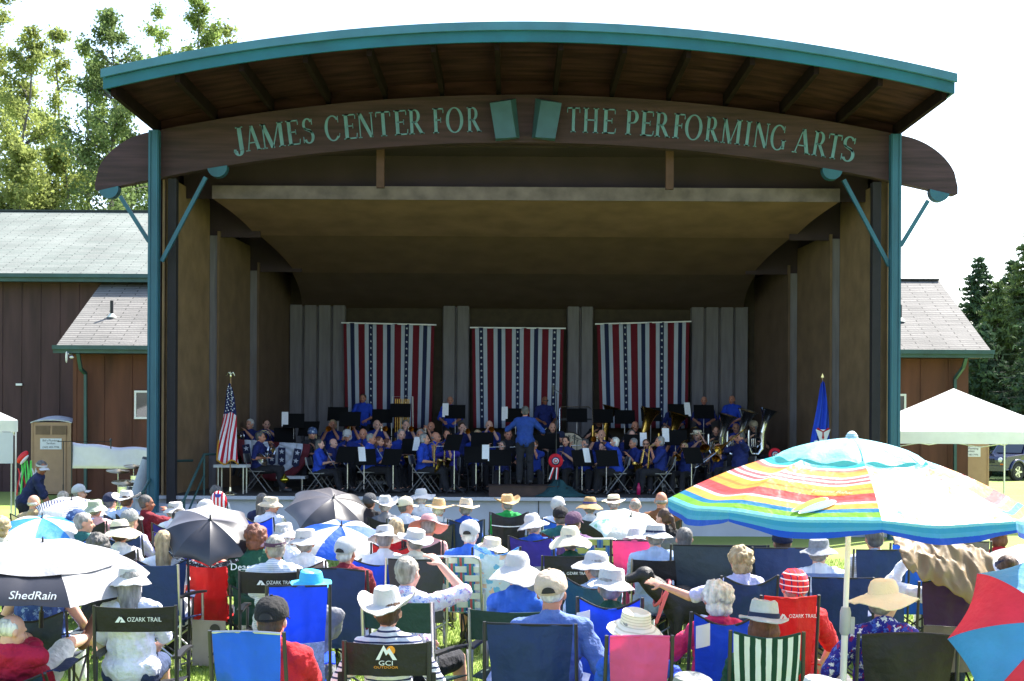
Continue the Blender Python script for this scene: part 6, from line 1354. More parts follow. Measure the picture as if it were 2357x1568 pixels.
def i_tuba(t, ps, mat=None):
    mt = mat or SILV; m = MB(); c = Vector((.02, .30, .78))
    pts = [c + Vector((.16, 0, .30)), c + Vector((.17, 0, -.02)), c + Vector((.10, 0, -.20)), c + Vector((-.04, 0, -.22)), c + Vector((-.14, 0, -.10)), c + Vector((-.15, 0, .25))]
    m.tube(pts, [.03, .04, .05, .06, .07, .085], 14); bell(m, pts[-1], (-.28, .10, 1), .085, .23, .52, 26); build(m, 'body', mt, t)
    m = MB(); m.tube([c + Vector((-.10, .05, .05)), c + Vector((.05, .06, -.02))], .011, 6); coil(m, c + Vector((0, .05, .05)), .10, .011, Vector((1, 0, 0)), Vector((0, 0, 1))); coil(m, c + Vector((.04, .06, -.02)), .07, .011, Vector((1, 0, 0)), Vector((0, 0, 1))); m.tube([c + Vector((.16, 0, .30)), c + Vector((.10, -.08, .36)), c + Vector((0, -.16, .32))], [.012, .008, .006], 8)
    build(m, 'tubing', mt, t)
    for i in range(3): m = MB(); m.tube([c + Vector((.03 + .04 * i, .07, -.05)), c + Vector((.03 + .04 * i, .07, .12))], .015, 8); build(m, 'valve', mt, t)
INS = {'clarinet': i_clarinet, 'flute': i_flute, 'saxophone': i_sax, 'french horn': i_horn, 'trumpet': i_trumpet, 'trombone': i_trombone, 'tuba': i_tuba}
PI_ = {'clarinet': 'cl', 'flute': 'fl', 'saxophone': 'sx_', 'french horn': 'hn', 'trumpet': 'tp', 'trombone': 'tb', 'tuba': 'tu', None: 're'}
def player(x, row, desc, ins=None, face=180, hc='grey', hs='short', fem=False, sc=1., stand=False, pose=None, hat=None, shirt=None, sleeve=.5, skin=None, chair=True, glasses=None, y=None, dz=0, Yo=0, band=None, instr_label=None, **kw):
    Y, z0 = ROW[row]; Y += Yo; z0 += dz
    ps = pose or PB['st' if stand else PI_[ins]]; rz = R(face)
    p = P(x, 990, Y); off = Matrix.Rotation(rz, 3, 'Z') @ (ps.hc * sc)
    if y is not None:    # use the photographed head height for the player's size (bounded)
        zt = P(x, y, Y).z - z0; sc = min(1.1, max(.86, zt / ps.hc.z))
        off = Matrix.Rotation(rz, 3, 'Z') @ (ps.hc * sc)
    loc = Vector((p.x - off.x, Y - off.y * .4, z0))
    t = person('person in ' + desc, loc, rz, ps, skin=rr.choice([0, 0, 1, 2]) if skin is None else skin, hair=hc, hst=hs, shirt=shirt or rr.choice(BL), sleeve=sleeve, pants=DARK, hat=hat[0] if hat else None, hatm=HT.get(hat[1]) if hat else None, scale=sc, vox=.0135, group=GB, glasses=glasses, band=RIB[band] if band else None)
    if not stand and chair: folding_chair('metal folding chair of the person in ' + desc, loc, rz, min(sc, .98) if sc < 1.02 else 1.)
    if ins:
        it = thing(ins.replace(' ', '_'), (instr_label or {'clarinet': 'black clarinet', 'flute': 'silver flute', 'saxophone': 'brass saxophone', 'french horn': 'coiled silver horn', 'trumpet': 'brass trumpet', 'trombone': 'long slide trombone', 'tuba': 'large silver tuba'}[ins]) + ' played by person in ' + desc, 'instrument', loc, rz, None, sc)
        INS[ins](it, ps, **kw)
        if not pose: it.location = it.location + Matrix.Rotation(rz, 3, 'Z') @ Vector((0, 0, (ps.hc.z - 1.155) * sc))
    return t
pl = player
# front row, left to right
pl(600, 1, 'navy shirt with dark hair at the flag end', 'french horn', -95, 'dgrey', y=1006, skin=1)
pl(737, 1, 'blue shirt with long dark hair and glasses', 'clarinet', -100, 'dgrey', 'long', y=1022, sleeve=.8, pose=PB['cf'])
pl(768, 1, 'dark blue shirt with bald head', 'clarinet', -110, 'grey', 'bald', y=1020, Yo=.5)
pl(855, 1, 'bright blue long sleeves and grey hair', 'clarinet', -100, 'grey', y=1010, shirt=BL[2], sleeve=1.)
pl(874, 1, 'blue shirt with long auburn hair', 'clarinet', -110, 'auburn', 'long', y=1016, Yo=.45, pose=PB['cf'])
pl(893, 1, 'blue shirt with short red-brown hair', 'clarinet', -105, 'auburn', 'bob', y=1020, Yo=.8)
pl(978, 1, 'royal blue shirt and silver bob', 'saxophone', -100, 'grey', 'bob', y=1010, pose=PB['sx_'], shirt=BL[2], sleeve=.7)
pl(1004, 1, 'blue shirt bald beside the silver bob', 'saxophone', -110, 'grey', 'bald', y=1006, Yo=.6, skin=1)
pl(1036, 1, 'purple blue shirt with high forehead', 'flute', 175, 'grey', 'thin', y=1024, Yo=.5, shirt=cloth(S(52, 48, 150)))
pl(1155, 1, 'navy shirt with flute left of the conductor', 'flute', 180, 'dgrey', 'bob', y=1026, Yo=.3, fem=True)
pl(1230, 1, 'navy shirt half hidden by the conductor', 'flute', 180, 'brown', y=1024, Yo=.3)
pl(1302, 1, 'navy shirt with long black hair', 'clarinet', 160, 'black', 'long', y=1016, Yo=.4, skin=0, pose=PB['cf'])
pl(1346, 1, 'navy shirt and dark bob with glasses', 'flute', 170, 'dgrey', 'bob', y=1022, Yo=.5)
pl(1386, 1, 'dark blue shirt with brown hair near the microphone', 'clarinet', 150, 'brown', y=1028, Yo=.3)
pl(1414, 1, 'bright blue sweater with white hair', 'flute', 95, 'white', 'bob', y=1018, shirt=BL[2], sleeve=1., pose=J(lean=-4, fem=True, bulk=1.1, hl=(-.02, .20, 1.10), hr=(.24, .22, 1.10)))
pl(1457, 1, 'navy shirt with grey crew cut', 'clarinet', 120, 'grey', y=1020, Yo=.5, skin=1)
pl(1487, 1, 'navy shirt with dark wraparound sunglasses', 'saxophone', 170, 'brown', y=1022, Yo=.4, glasses=1, pose=PB['sx_'])
pl(1518, 1, 'dark blue shirt and wavy grey hair', 'saxophone', 100, 'grey', 'bob', y=1016, instr_label='large low saxophone', big=True, pose=PB['sx_'])
pl(1575, 1, 'blue shirt with light brown long hair', 'trombone', 150, 'blond', 'long', y=1030, Yo=.4, pose=PB['tb'])
pl(1650, 1, 'blue shirt with bowed pinkish face', 'trombone', 165, 'brown', 'thin', y=1032, Yo=.3, pose=PB['tb'])
pl(1703, 1, 'blue polo with raised bare elbow', 'trombone', 118, 'dgrey', y=1008, pose=J(lean=2, bulk=1.15, hl=(-.05, .18, 1.12), hr=(.10, .46, .98), er=(.7, -.3, -.5)), sc=1.05, skin=1)
# second row
for a in ((800, 'white cap and grey beard', 'clarinet', 'white', 'bob', 1003, ('cap', 'white')), (836, 'teal blue shirt and white hair', 'clarinet', 'white', 'thin', 995, None), (720, 'patterned head scarf and long hair', 'clarinet', 'blond', 'long', 985, ('bandana', 'camo')), (925, 'navy shirt and long grey hair', 'clarinet', 'grey', 'long', 1000, None), (968, 'navy shirt and straight silver hair', 'saxophone', 'grey', 'bob', 1000, None),
        (1030, 'dark shirt with black bob second row', 'clarinet', 'black', 'bob', 1000, None), (1100, 'dark jacket and light brown hair', 'clarinet', 'blond', 'bob', 1002, None), (1170, 'navy shirt peeking over the tall stand', None, 'brown', 'short', 998, None), (1290, 'dark shirt bowed under a black beret', 'clarinet', 'brown', 'short', 1006, ('bandana', 'navy')), (1384, 'purple shirt with ruddy face', 'trumpet', 'grey', 'thin', 998, None),
        (1454, 'dark shirt behind a black stand', None, 'dgrey', 'short', 1000, None), (1552, 'navy shirt bending over the music', 'trumpet', 'dgrey', 'short', 1002, None), (1605, 'blue shirt and straw boater hat', 'trombone', 'grey', 'short', 988, ('boater', 'cream'))):
    pl(a[0], 2, a[1], a[2], 180 + rr.uniform(-20, 20), a[3], a[4], y=a[5], hat=a[6], band='brown' if a[6] and a[6][0] == 'boater' else None, shirt=rr.choice(BL[:2] + [BL[3], DARK]))
# third and fourth rows on risers
for a in ((575, 'navy shirt with grey hair at far left back', 'french horn', 'white', 'short', 950, 3, None), (614, 'dark shirt behind a small horn', 'french horn', 'brown', 'short', 956, 3, None), (766, 'black shirt and wavy blond hair', 'trumpet', 'blond', 'bob', 978, 3, None), (812, 'black shirt and tinted glasses', 'trumpet', 'brown', 'thin', 975, 3, None), (868, 'navy shirt and full white beard', 'trumpet', 'grey', 'thin', 970, 3, None),
        (934, 'blue shirt dark hair and sunglasses', 'trumpet', 'dgrey', 'short', 972, 3, None), (992, 'dark shirt bald head by the trumpets', 'trumpet', 'brown', 'bald', 982, 3, None), (1064, 'black shirt and brown hair third row', 'trumpet', 'brown', 'short', 984, 3, None), (1126, 'black shirt ruddy face and white beard', 'trumpet', 'grey', 'bald', 976, 3, None), (1272, 'navy shirt ruddy face beside the drum', None, 'grey', 'thin', 984, 3, None),
        (1462, 'dark shirt behind the baritone horn', 'tuba', 'grey', 'thin', 978, 3, None), (1530, 'navy shirt behind the brass bell', 'tuba', 'dgrey', 'short', 990, 3, None), (1378, 'dark shirt partly behind a tilted bell', 'tuba', 'grey', 'short', 972, 4, None), (1648, 'navy shirt with round silver tuba', 'tuba', 'brown', 'short', 992, 3, None), (1694, 'navy shirt with second silver tuba', 'tuba', 'brown', 'thin', 985, 3, None), (1735, 'navy shirt and peaked tan cap', 'tuba', 'dgrey', 'short', 974, 3, ('cap', 'beige'))):
    pl(a[0], a[6], a[1], a[2], 180 + rr.uniform(-25, 25), a[3], a[4], y=a[5], hat=a[7], shirt=rr.choice(BL[:2] + [DARK]), instr_label='brass baritone horn' if a[0] in (1462, 1530, 1378) else None, **({'mat': BRASS} if a[0] in (1462, 1530, 1378) else {}))
# standing at the back
for a in ((835, 'blue polo standing before the left banner', 'brown', 'short', 917, 172, 1), (1036, 'blue shirt standing bald behind a music stand', 'brown', 'bald', 922, 180, 1), (1254, 'navy shirt and sunglasses standing right of the conductor', 'dgrey', 'bald', 922, 195, 3), (1550, 'dark shirt crouching near the tuba bell', 'grey', 'thin', 938, 170, 1), (1620, 'dark shirt standing bald before the grey panels', 'grey', 'bald', 922, 170, 1), (1684, 'blue jacket and white collar standing at the right', 'grey', 'bald', 920, 150, 1)):
    pl(a[0], 5, a[1], None, a[5], a[2], a[3], y=a[4], stand=True, skin=a[6], glasses=1 if a[0] == 1254 else None, shirt=BL[2] if a[0] in (835, 1684, 1036) else BL[1], sleeve=.55)
# conductor
ps = J(stand=True, lean=-2, bulk=1.12, hl=(-.37, .30, 1.24), hr=(.38, .28, 1.12), el=(-.7, -.3, -.7), er=(.7, -.3, -.7))
p = P(1208, 1100, 28.75); person('person conducting in blue shirt with both arms spread on the podium', (p.x, 28.72, FL + .214), R(-2), ps, skin=1, hair='dgrey', hst='short', shirt=cloth(S(34, 66, 140)), sleeve=1., pants=DARK, vox=.0125, group=GB, scale=.98)
b = thing('baton', 'thin white conducting baton in the right hand of the conductor', 'baton', (p.x + .37, 28.72 + .30, FL + .214 + 1.10)); m = MB(); m.tube([(0, 0, 0), (.10, .30, .10)], [.006, .002], 6); build(m, 'stick', WHITE, b); m = MB(); m.ell((0, 0, 0), (.012, .012, .012), None, 8, 5); build(m, 'grip', M((.3, .18, .08), .5, name='cork'), b)
# music stands
def mstand(x, yt, row, w=.50, rz=0., sheet=None, Yo=-.6, i=0, where=''):
    Y, z0 = ROW[row]; Y += Yo; z0 = z0 if Y > (31.9, 33.5, 35.2)[row - 3] or row < 3 else ROW[max(2, row - 1)][1]
    q = P(x, yt, Y); h = max(.95, q.z - z0)
    t = thing('music_stand', f'black music stand {where}', 'music stand', (q.x, Y, z0), R(rz), 'black music stands')
    cpart(('msd', w), lambda m: (m.slab(lambda u, v: Vector((-w / 2 + w * u, -.10 + .13 * v, -.33 + .33 * v)), 2, 2, .006), m.box((0, -.125, -.335), (w, .06, .008))), 'desk', M((.005, .005, .006), .9, var=0, spec=.15, name='desk_black'), t, 'auto', T(0, 0, h))
    cpart(('msp', round(h, 1)), lambda m: (m.tube([(0, 0, .1), (0, 0, .62)], .012, 8), m.tube([(0, 0, .6), (0, 0, round(h, 1) - .12)], .008, 8)), 'pole', metal((.5, .5, .54), .3), t, 'auto')
    for k in range(3):
        a = 2 * math.pi * k / 3 + .5; cpart(('msl', k), lambda m: m.tube([(0, 0, .22), (.25 * math.cos(a), .25 * math.sin(a), .01)], .009, 6), 'leg', BLACK, t)
    if sheet is not None:
        s_ = thing('sheet_music', f'white sheet music on the black stand {where}', 'paper', (q.x, Y, z0 + h), R(rz), 'sheets of music on the stands')
        cpart(('sheet',), lambda m: m.slab(lambda u, v: Vector((-.075 + .15 * u, -.088 + .13 * v, -.30 + .34 * v + .0 * u)), 4, 4, .002), 'page', PAPER, s_, 'auto', T(sheet, -.004, .0))
WH = ['near the left back pillar, closest to the horns', 'before the left grey panels, tilted', 'left of the standing polo player', 'just in front of the standing polo player', 'between the polo player and the chimes', 'covering the chimes', 'before the middle left pillar', 'left of the conductor at shoulder height', 'right of the conductor before the chrome rail', 'under the right end of the chrome rail', 'before the right banner, left side', 'before the right banner, high up', 'before the right banner with a leaning sheet', 'before the bald standing player at right', 'by the clarinets at front left', 'between the two clarinet groups', 'beside the silver bob player', 'facing the front flutes', 'low in front of the flutes', 'touching the conductor on the left', 'above the red rosette', 'right of the microphone', 'before the white haired sweater player', 'behind the sunglasses player', 'between the boater hat and the saxophones', 'in front of the trombones, tilted', 'in the middle behind the podium', 'second row behind the conductor', 'by the left saxophones in row two', 'at the far left beside the stars bunting']
ST = [(676, 952, 3, 8, -.2), (712, 970, 3, -12, .1), (778, 937, 4, 0, None), (806, 948, 3, 0, None), (880, 942, 4, 4, None), (922, 929, 4, 0, .26), (1048, 932, 4, 0, -.24), (1187, 940, 4, 0, -.27), (1328, 940, 4, 0, None), (1388, 942, 4, 0, None), (1438, 944, 4, 0, None), (1498, 938, 4, 6, None), (1560, 930, 4, 10, .24), (1620, 932, 4, 0, None), (800, 1028, 1, -30, .1), (838, 1040, 1, 20, -.05), (905, 1035, 1, -35, None), (1046, 1000, 1, -45, .12), (1096, 1028, 1, 0, .2), (1150, 1042, 1, 0, None), (1262, 998, 2, 0, .2), (1340, 1040, 1, 25, .1), (1396, 1038, 1, 20, None), (1462, 1000, 2, 0, .18), (1555, 990, 2, 0, -.22), (1592, 1030, 1, 35, .12), (1110, 995, 2, 0, None), (1210, 1000, 2, 0, None), (950, 1010, 2, -20, .1), (655, 985, 3, 20, None)]
SHK = {0, 6, 7, 12, 15, 18, 21, 23, 24, 28}
for i, (x, yt, row, rz_, sh_) in enumerate(ST): mstand(x, yt, row, rz=rz_, sheet=sh_ if i in SHK else None, where=WH[i])
# chimes, rail, bass drum, microphone, tables
q = P(925, 905, 35.9); t = thing('chimes', 'tall brass tubular chimes before the left banner', 'chimes', (q.x, 35.95, 1.32))
for i in range(8): m = MB(); m.tube([(-.17 + .05 * i, 0, .35 + .03 * i), (-.17 + .05 * i, 0, 1.60)], .013, 8); build(m, 'tube', BRASS, t)
m = MB(); m.tube([(-.28, 0, .02), (-.26, 0, 1.66), (.28, 0, 1.66), (.30, 0, .02)], .015, 8); build(m, 'frame', metal(), t)
a, b = P(1290, 936, 34.9), P(1366, 936, 34.9); t = thing('chrome_rail', 'curved chrome rack rail of the percussion section', 'rack', ((a.x + b.x) / 2, 35.3, 1.32)); h = a.z - 1.32; w = (b.x - a.x) / 2
m = MB(); m.tube([(-w, 0, .02), (-w, 0, h - .06), (-w + .04, 0, h), (w - .10, 0, h), (w, 0, h - .08), (w, 0, .02)], .016, 8); build(m, 'rail', metal((.8, .82, .85), .15), t)
m = MB(); m.box((0, 0, h - .32), (2 * w - .05, .12, .05)); build(m, 'shelf', BLACK, t)
q = P(1310, 985, 33.9); t = thing('bass_drum', 'concert bass drum with cream head and arched black letters', 'drum', (q.x, 33.85, .98 + .18))
m = MB(); m.lathe([(.40, -.18), (.41, -.17), (.41, .17), (.40, .18)], 32, M3=Matrix.Rotation(R(90), 3, 'X'), c=(0, 0, .52)); build(m, 'shell', M((.05, .012, .012), .3, coat=.5, name='drum_shell'), t)
m = MB(); m.lathe([(.385, .185), (.001, .190)], 32, M3=Matrix.Rotation(R(90), 3, 'X'), c=(0, 0, .52)); build(m, 'head', M(S(208, 190, 160), .6, var=.08, name='drum_head'), t)
m = MB(); coil(m, (0, -.18, .52), .40, .014, Vector((1, 0, 0)), Vector((0, 0, 1)), 32); build(m, 'hoop', BLACK, t)
for i, ch in enumerate('HURON'): a_ = R(90 + 38 - 19 * i); text(ch, .12, 'lettering', BLACK, t, T(.27 * math.cos(a_), -.196, .50 + .27 * math.sin(a_)) @ Matrix.Rotation(-(a_ - R(90)), 4, 'Y') @ FACE_CAM, .001)
for q_ in (-1, 1): m = MB(); m.bar((q_ * .3, 0, 0), (q_ * .22, 0, .2), .03, .03); build(m, 'leg', metal(), t)
def micstand(x, yt, Y, z0, label, boom=None, tripod=True):
    q = P(x, yt, Y); t = thing('microphone_stand', label, 'microphone stand', (q.x, Y, z0)); h = q.z - z0
    m = MB(); m.tube([(0, 0, .05), (0, 0, h * .55)], .013, 8); m.tube([(0, 0, h * .5), (0, 0, h)], .008, 8); build(m, 'pole', BLACK, t)
    for k in range(3): a = 2.09 * k; m = MB(); m.tube([(0, 0, .16), (.3 * math.cos(a), .3 * math.sin(a), .01)], .009, 6); build(m, 'leg', BLACK, t)
    e = Vector((0, 0, h))
    if boom: m = MB(); e = Vector((boom[0], boom[1], h + boom[2])); m.tube([Vector((-.12 * (1 if boom[0] > 0 else -1), 0, h - boom[2] * .2)), e], .007, 6); build(m, 'boom', BLACK, t)
    m = MB(); m.ell(e + Vector((0, 0, .03)), (.028, .028, .035), None, 10, 6); m.tube([e, e - Vector((0, -.02, .14))], [.018, .012], 8); build(m, 'microphone', M((.05, .05, .055), .5, name='mic'), t); return t
micstand(1281, 905, 28.5, FL, 'tall thin microphone stand just right of the conductor', boom=(-.07, 0, .10)); micstand(1328, 1000 + 12, 28.9, FL, 'short microphone stand with silver grille by the flutes', boom=(-.05, 0, .05)); micstand(1740, 988, 29.6, FL, 'microphone stand beside the right trombone player')
micstand(146, 1016, 27.0, 0, 'black boom microphone stand before the toilet cabin', boom=(.9, .1, .0))
# rosettes
def rosette(x, y, Y, label, sc=1.):
    q = P(x, y, Y); t = thing('rosette', label, 'rosette', q, 0, 'red white and blue ribbon rosettes', sc)
    rd, wh, nv = M(S(200, 20, 44), .7, name='ribbon_red'), M(S(220, 222, 228), .7, name='ribbon_white'), M(S(26, 30, 90), .7, name='ribbon_navy')
    def ruffle(m, r0, r1, y0, n=26): m.slab(lambda u, v: Vector(((r0 + (r1 - r0) * v) * math.cos(u * 2 * math.pi), y0 + .018 * math.sin(u * 2 * math.pi * n) * v, (r0 + (r1 - r0) * v) * math.sin(u * 2 * math.pi))), 104, 2, .003)
    for r0, r1, y0, mm, nn in ((.06, .27, 0, rd, 'outer_ruffle'), (.05, .155, -.03, nv, 'middle_ruffle'), (.0, .115, -.05, wh, 'inner_ruffle'), (.0, .075, -.07, rd, 'centre_ring'), (0, .045, -.085, wh, 'centre_knot')):
        m = MB(); ruffle(m, r0 + .001, r1, y0, 26 if r1 > .1 else 12); build(m, nn, mm, t, True)
    for (x0, x1, mm) in ((-.09, -.24, wh), (-.05, -.20, rd), (.05, .02, wh), (.09, .06, rd)):
        m = MB(); m.slab(lambda u, v: Vector((x0 + (x1 - x0) * v + .045 * (u - .5), -.02 - .01 * math.sin(v * 5), -.24 - .44 * v)), 2, 6, .003); build(m, 'ribbon_tail', mm, t)
rosette(1279, 1061, 28.3, 'patriotic ribbon rosette on the microphone stand right of the conductor', .56); rosette(1784, 1046, 29.4, 'patriotic ribbon rosette at the right end of the stage', .52)
for (x0, x1, y, Y, lb_) in ((497, 572, 1072, 28.9, 'white topped table behind the flag pole'), (640, 706, 1098, 30.2, 'white topped low table behind the horn player'), (822, 890, 1127, 31.4, 'white low bench under the clarinet players'), (1520, 1556, 1122, 30.6, 'white low bench under the saxophone player'), (1745, 1790, 1060, 31.2, 'white cloth covered table by the right rosette')):
    a, b = P(x0, y, Y), P(x1, y, Y); t = thing('table', lb_, 'table', ((a.x + b.x) / 2, Y, FL)); w = b.x - a.x; h = max(.14, a.z - FL)
    m = MB(); m.box((0, 0, h), (w, .5, .06)); build(m, 'table_top', M((.62, .64, .68), .6, name='table_white'), t)
    for q_ in (-1, 1): m = MB(); m.tube([(q_ * (w / 2 - .08), -.18, 0), (q_ * (w / 2 - .08), -.18, h), (q_ * (w / 2 - .08), .18, h), (q_ * (w / 2 - .08), .18, 0)], .022, 6); build(m, 'leg', metal((.4, .42, .45)), t)
    if x0 == 1745: m = MB(); m.slab(lambda u, v: Vector((-w / 2 - .01 + (w + .02) * u, -.26 - .01 * math.sin(u * 25), h + .03 - .42 * v)), 20, 3, .004); build(m, 'table_cloth', M((.7, .72, .76), .8, name='cloth_white'), t)
# bunting cloth with stars by the horn player
a, b = P(549, 1008, 30.15), P(706, 1026, 30.15); t = thing('fan_bunting', 'pleated half round bunting with white and navy star bands behind the horn player', 'bunting', (a.x, 30.15, FL)); w = (b.x - a.x) * 1.03; zt = a.z - FL
for i, (r0, r1, mm, nn) in enumerate(((0., .16, M((.10, .005, .014), .8, name='bunting_red'), 'red_centre'), (.16, .62, M((.45, .48, .56), .8, name='bunting_white'), 'white_band'), (.62, .80, M((.45, .48, .56), .8, name='bunting_white'), 'white_field'), (.80, 1., M((.10, .005, .014), .8, name='bunting_red'), 'red_rim'))):
    m = MB(); cx = w * .5
    def fn(u, v):
        a_ = R(180 + 180 * u); r_ = r0 + (r1 - r0) * v; return Vector((cx + w * .52 * r_ * math.cos(a_), .012 * math.sin(u * 60), zt - .03 - .10 * ((cx + w * .52 * r_ * math.cos(a_)) / w) + .86 * r_ * math.sin(a_)))
    m.slab(fn, 60, 3, .003); build(m, nn, mm, t, True)
for (fx, fa) in ((.10, -8), (.27, 6), (.62, 0), (.86, 10), (.48, 0)):
    m = MB(); M4 = T(w * fx, -.03, zt - .05 - .12 * fx) @ Matrix.Rotation(R(fa), 4, 'Y'); m.prism([(-.08, -.08), (.08, -.08), (.08, -.44), (0, -.50), (-.08, -.44)], .004, M4); bn = build(m, 'navy_band', M((.008, .012, .05), .8, name='bunting_navy'), t)
    for zz in (-.17, -.35): m = MB(); stars(m, [(0, zz)], .062, -.012, lambda v_: M4 @ v_); build(m, 'star', M((.5, .52, .58), .8, name='star_white'), bn, False)
# flags
def hangflag(x, yt, yb, Y, w0, w1, label, mat, finial, fringe=None, cells=None):
    a, b = P(x, yt, Y), P(x, yb, Y); t = thing('flag', label, 'flag', (a.x, Y, FL)); zt, zb = a.z - FL, b.z - FL
    def fn(u, v, off=0.):
        w = w0 + (w1 - w0) * v ** .75; xx = -w * .58 + w * u; return Vector((xx + .02 * math.sin(v * 6), -.06 + .045 * math.sin(u * 13 + v * 3) + off, zt + (zb - zt) * v * (1 - .03 * math.cos(u * 9)) + (.10 * (1 - abs(2 * u - 1)) * (1 - v) if True else 0)))
    m = MB(); m.slab(fn, 40, 30, .004); build(m, 'cloth', mat, t, True)
    pt = zt + finial; m = MB(); m.tube([(0, 0, .04), (0, 0, pt)], .014, 8); build(m, 'pole', M((.28, .16, .07), .4, name='pole_wood'), t)
    m = MB(); m.lathe([(.15, 0), (.15, .02), (.10, .05), (.03, .08), (.025, .16), (.001, .16)], 18); build(m, 'base', metal((.75, .72, .6), .2), t)
    return t, fn, pt
def us(t, tc):
    s = sep(t, tc.outputs['UV']); v = N(t, 'ShaderNodeMath', operation='MULTIPLY_ADD'); v.inputs[1].default_value = .55
    t.links.new(s[1], v.inputs[0]); t.links.new(s[0], v.inputs[2]); st = ramp(t, fract(t, v.outputs[0], 4.3), [(0, S(176, 20, 48)), (.5, S(225, 225, 235))])
    c = ramp(t, s[1], [(0, (1, 1, 1)), (.36, (0, 0, 0))]); mx = N(t, 'ShaderNodeMixRGB'); t.links.new(c, mx.inputs[0]); t.links.new(st, mx.inputs[1]); mx.inputs[2].default_value = rgba(S(22, 32, 84))
    return mx.outputs[0]
F1, fn, pt = hangflag(531, 893, 1064, 28.25, .10, .44, 'stars and stripes flag with gold fringe and eagle on its pole', pat('star_flag', us), .22)
m = MB(); pts = [fn(0, .72 + .028 * i, -.012) for i in range(10)] + [fn(.1 * i, 1., -.012) for i in range(11)]; m.tube(pts, .016, 5); build(m, 'fringe', M(S(196, 140, 30), .7, name='gold_fringe'), F1)
m = MB()
for j in range(9):
    for i in range(4): p_ = fn(.18 + .2 * i + (.1 if j % 2 else 0), .03 + .037 * j, -.014); stars(m, [(p_.x, p_.z)], .019, p_.y)
o_ = build(m, 'stars', M((.75, .76, .8), .8, name='flag_stars'), F1, False)
m = MB(); m.ell((0, 0, pt + .03), (.02, .02, .05)); m.tube([(0, 0, pt + .06), (-.05, 0, pt + .10), (-.085, 0, pt + .03)], [.02, .015, .006], 8); m.tube([(0, 0, pt + .06), (.05, 0, pt + .10), (.085, 0, pt + .03)], [.02, .015, .006], 8); m.ell((-.01, -.01, pt + .10), (.015, .02, .02)); build(m, 'eagle', metal((.8, .75, .5), .25), F1)
F2, fn, pt = hangflag(1893, 885, 1075, 29.0, .07, .50, 'blue patrol flag with white triangle and red three-bladed propeller', M(S(30, 70, 200), .8, var=.08, bump=.3, bs=10., name='flag_blue'), .14)
zc = fn(.5, .62).z; wp, rp = M(S(225, 228, 235), .8, var=.03, name='patch_white'), M(S(170, 20, 40), .8, var=.03, name='patch_red')
m = MB(); m.prism([(-.155, .14), (.155, .14), (0, -.30)], .004, T(-.01, -.125, zc - .04)); build(m, 'white_triangle', wp, F2, False)
m = MB()
for a_ in (90, 210, 330):
    a2 = R(a_ + 180); c_, s_ = math.cos(a2), math.sin(a2); m.prism([(c_ * r_ - s_ * w_, s_ * r_ + c_ * w_) for r_, w_ in ((0, .012), (.07, .014), (.13, .024), (.155, 0), (.13, -.024), (.07, -.014), (0, -.012))][::1], .004, T(-.01, -.133, zc + .05))
build(m, 'propeller', rp, F2, False)
m = MB(); m.prism([(-.035, -.02), (.035, .0), (.10, -.36), (.0, -.36)], .004, T(-.16, -.125, zc - .12)); build(m, 'white_scroll', wp, F2, False)
for i, ch in enumerate('PATROL'): text(ch, .055, 'lettering', rp, F2, T(-.145 + .022 * i, -.135, zc - .20 - .055 * i) @ Matrix.Rotation(R(20), 4, 'Y') @ FACE_CAM, .001)
m = MB(); m.prism([(-.035, 0), (0, .10), (.035, 0), (.008, .02), (.008, -.08), (-.008, -.08), (-.008, .02)], .015, T(0, -.007, pt)); build(m, 'spear_tip', metal((.8, .7, .4), .25), F2, False)
# ============================================================= TENTS, CABINS, VEHICLE, ODDS AND ENDS
CAN = M((.82, .83, .85), .7, var=.03, transl=.25, name='tent_canvas')
def tent(label, cx, cy, half, eave, peak, val=.28, rz=0.):
    t = thing('canopy_tent', label, 'tent', (cx, cy, 0), R(rz), 'white pop-up tents'); h = half
    m = MB(); cs = [(-h, -h), (h, -h), (h, h), (-h, h)]
    for i in range(4):
        a, b = cs[i], cs[(i + 1) % 4]
        def fn(u, v): e = Vector((a[0] + (b[0] - a[0]) * u, a[1] + (b[1] - a[1]) * u, 0)) * (1 - v); k = math.sin(math.pi * u); return Vector((e.x, e.y, eave + (peak - eave) * (v * .92 + .08 * v * v) - .07 * k * (1 - v) * v * 2))
        m.grid(fn, 16, 12)
    build(m, 'roof', CAN, t, True); m = MB()
    for i in range(4):
        a, b = cs[i], cs[(i + 1) % 4]; m.grid(lambda u, v: Vector((a[0] + (b[0] - a[0]) * u, a[1] + (b[1] - a[1]) * u, eave - val * v)) * 1.0 + Vector((0, .01 * math.sin(u * 30) * v, 0)), 24, 3)
    build(m, 'valance', CAN, t, True)
    for x, y in cs: m = MB(); m.box((x * .97, y * .97, eave / 2), (.035, .035, eave)); m.box((x * .97, y * .97, .01), (.09, .09, .02)); build(m, 'pole', metal((.7, .72, .74), .3), t)
    for i in range(4):
        a, b = cs[i], cs[(i + 1) % 4]
        m = MB(); A = Vector((a[0] * .97, a[1] * .97, eave - .04)); B = Vector((b[0] * .97, b[1] * .97, eave - .04)); m.tube([A, A.lerp(B, .5) - Vector((0, 0, .3)), B], .011, 6); m.tube([A - Vector((0, 0, .3)), A.lerp(B, .5), B - Vector((0, 0, .3))], .011, 6); build(m, 'truss', metal((.7, .72, .74), .3), t)
    return t
p = P(952 / D, 894, 31.5); tent('wide white tent beyond the right post of the shell', p.x + .1, 31.7, 1.9, 2.16, 3.15, .27)
TL = tent('small white tent cut by the left picture edge', -12.87, 31.6, 1.35, 2.30, 3.0, .26, 22)
o = Vector(TL.location)
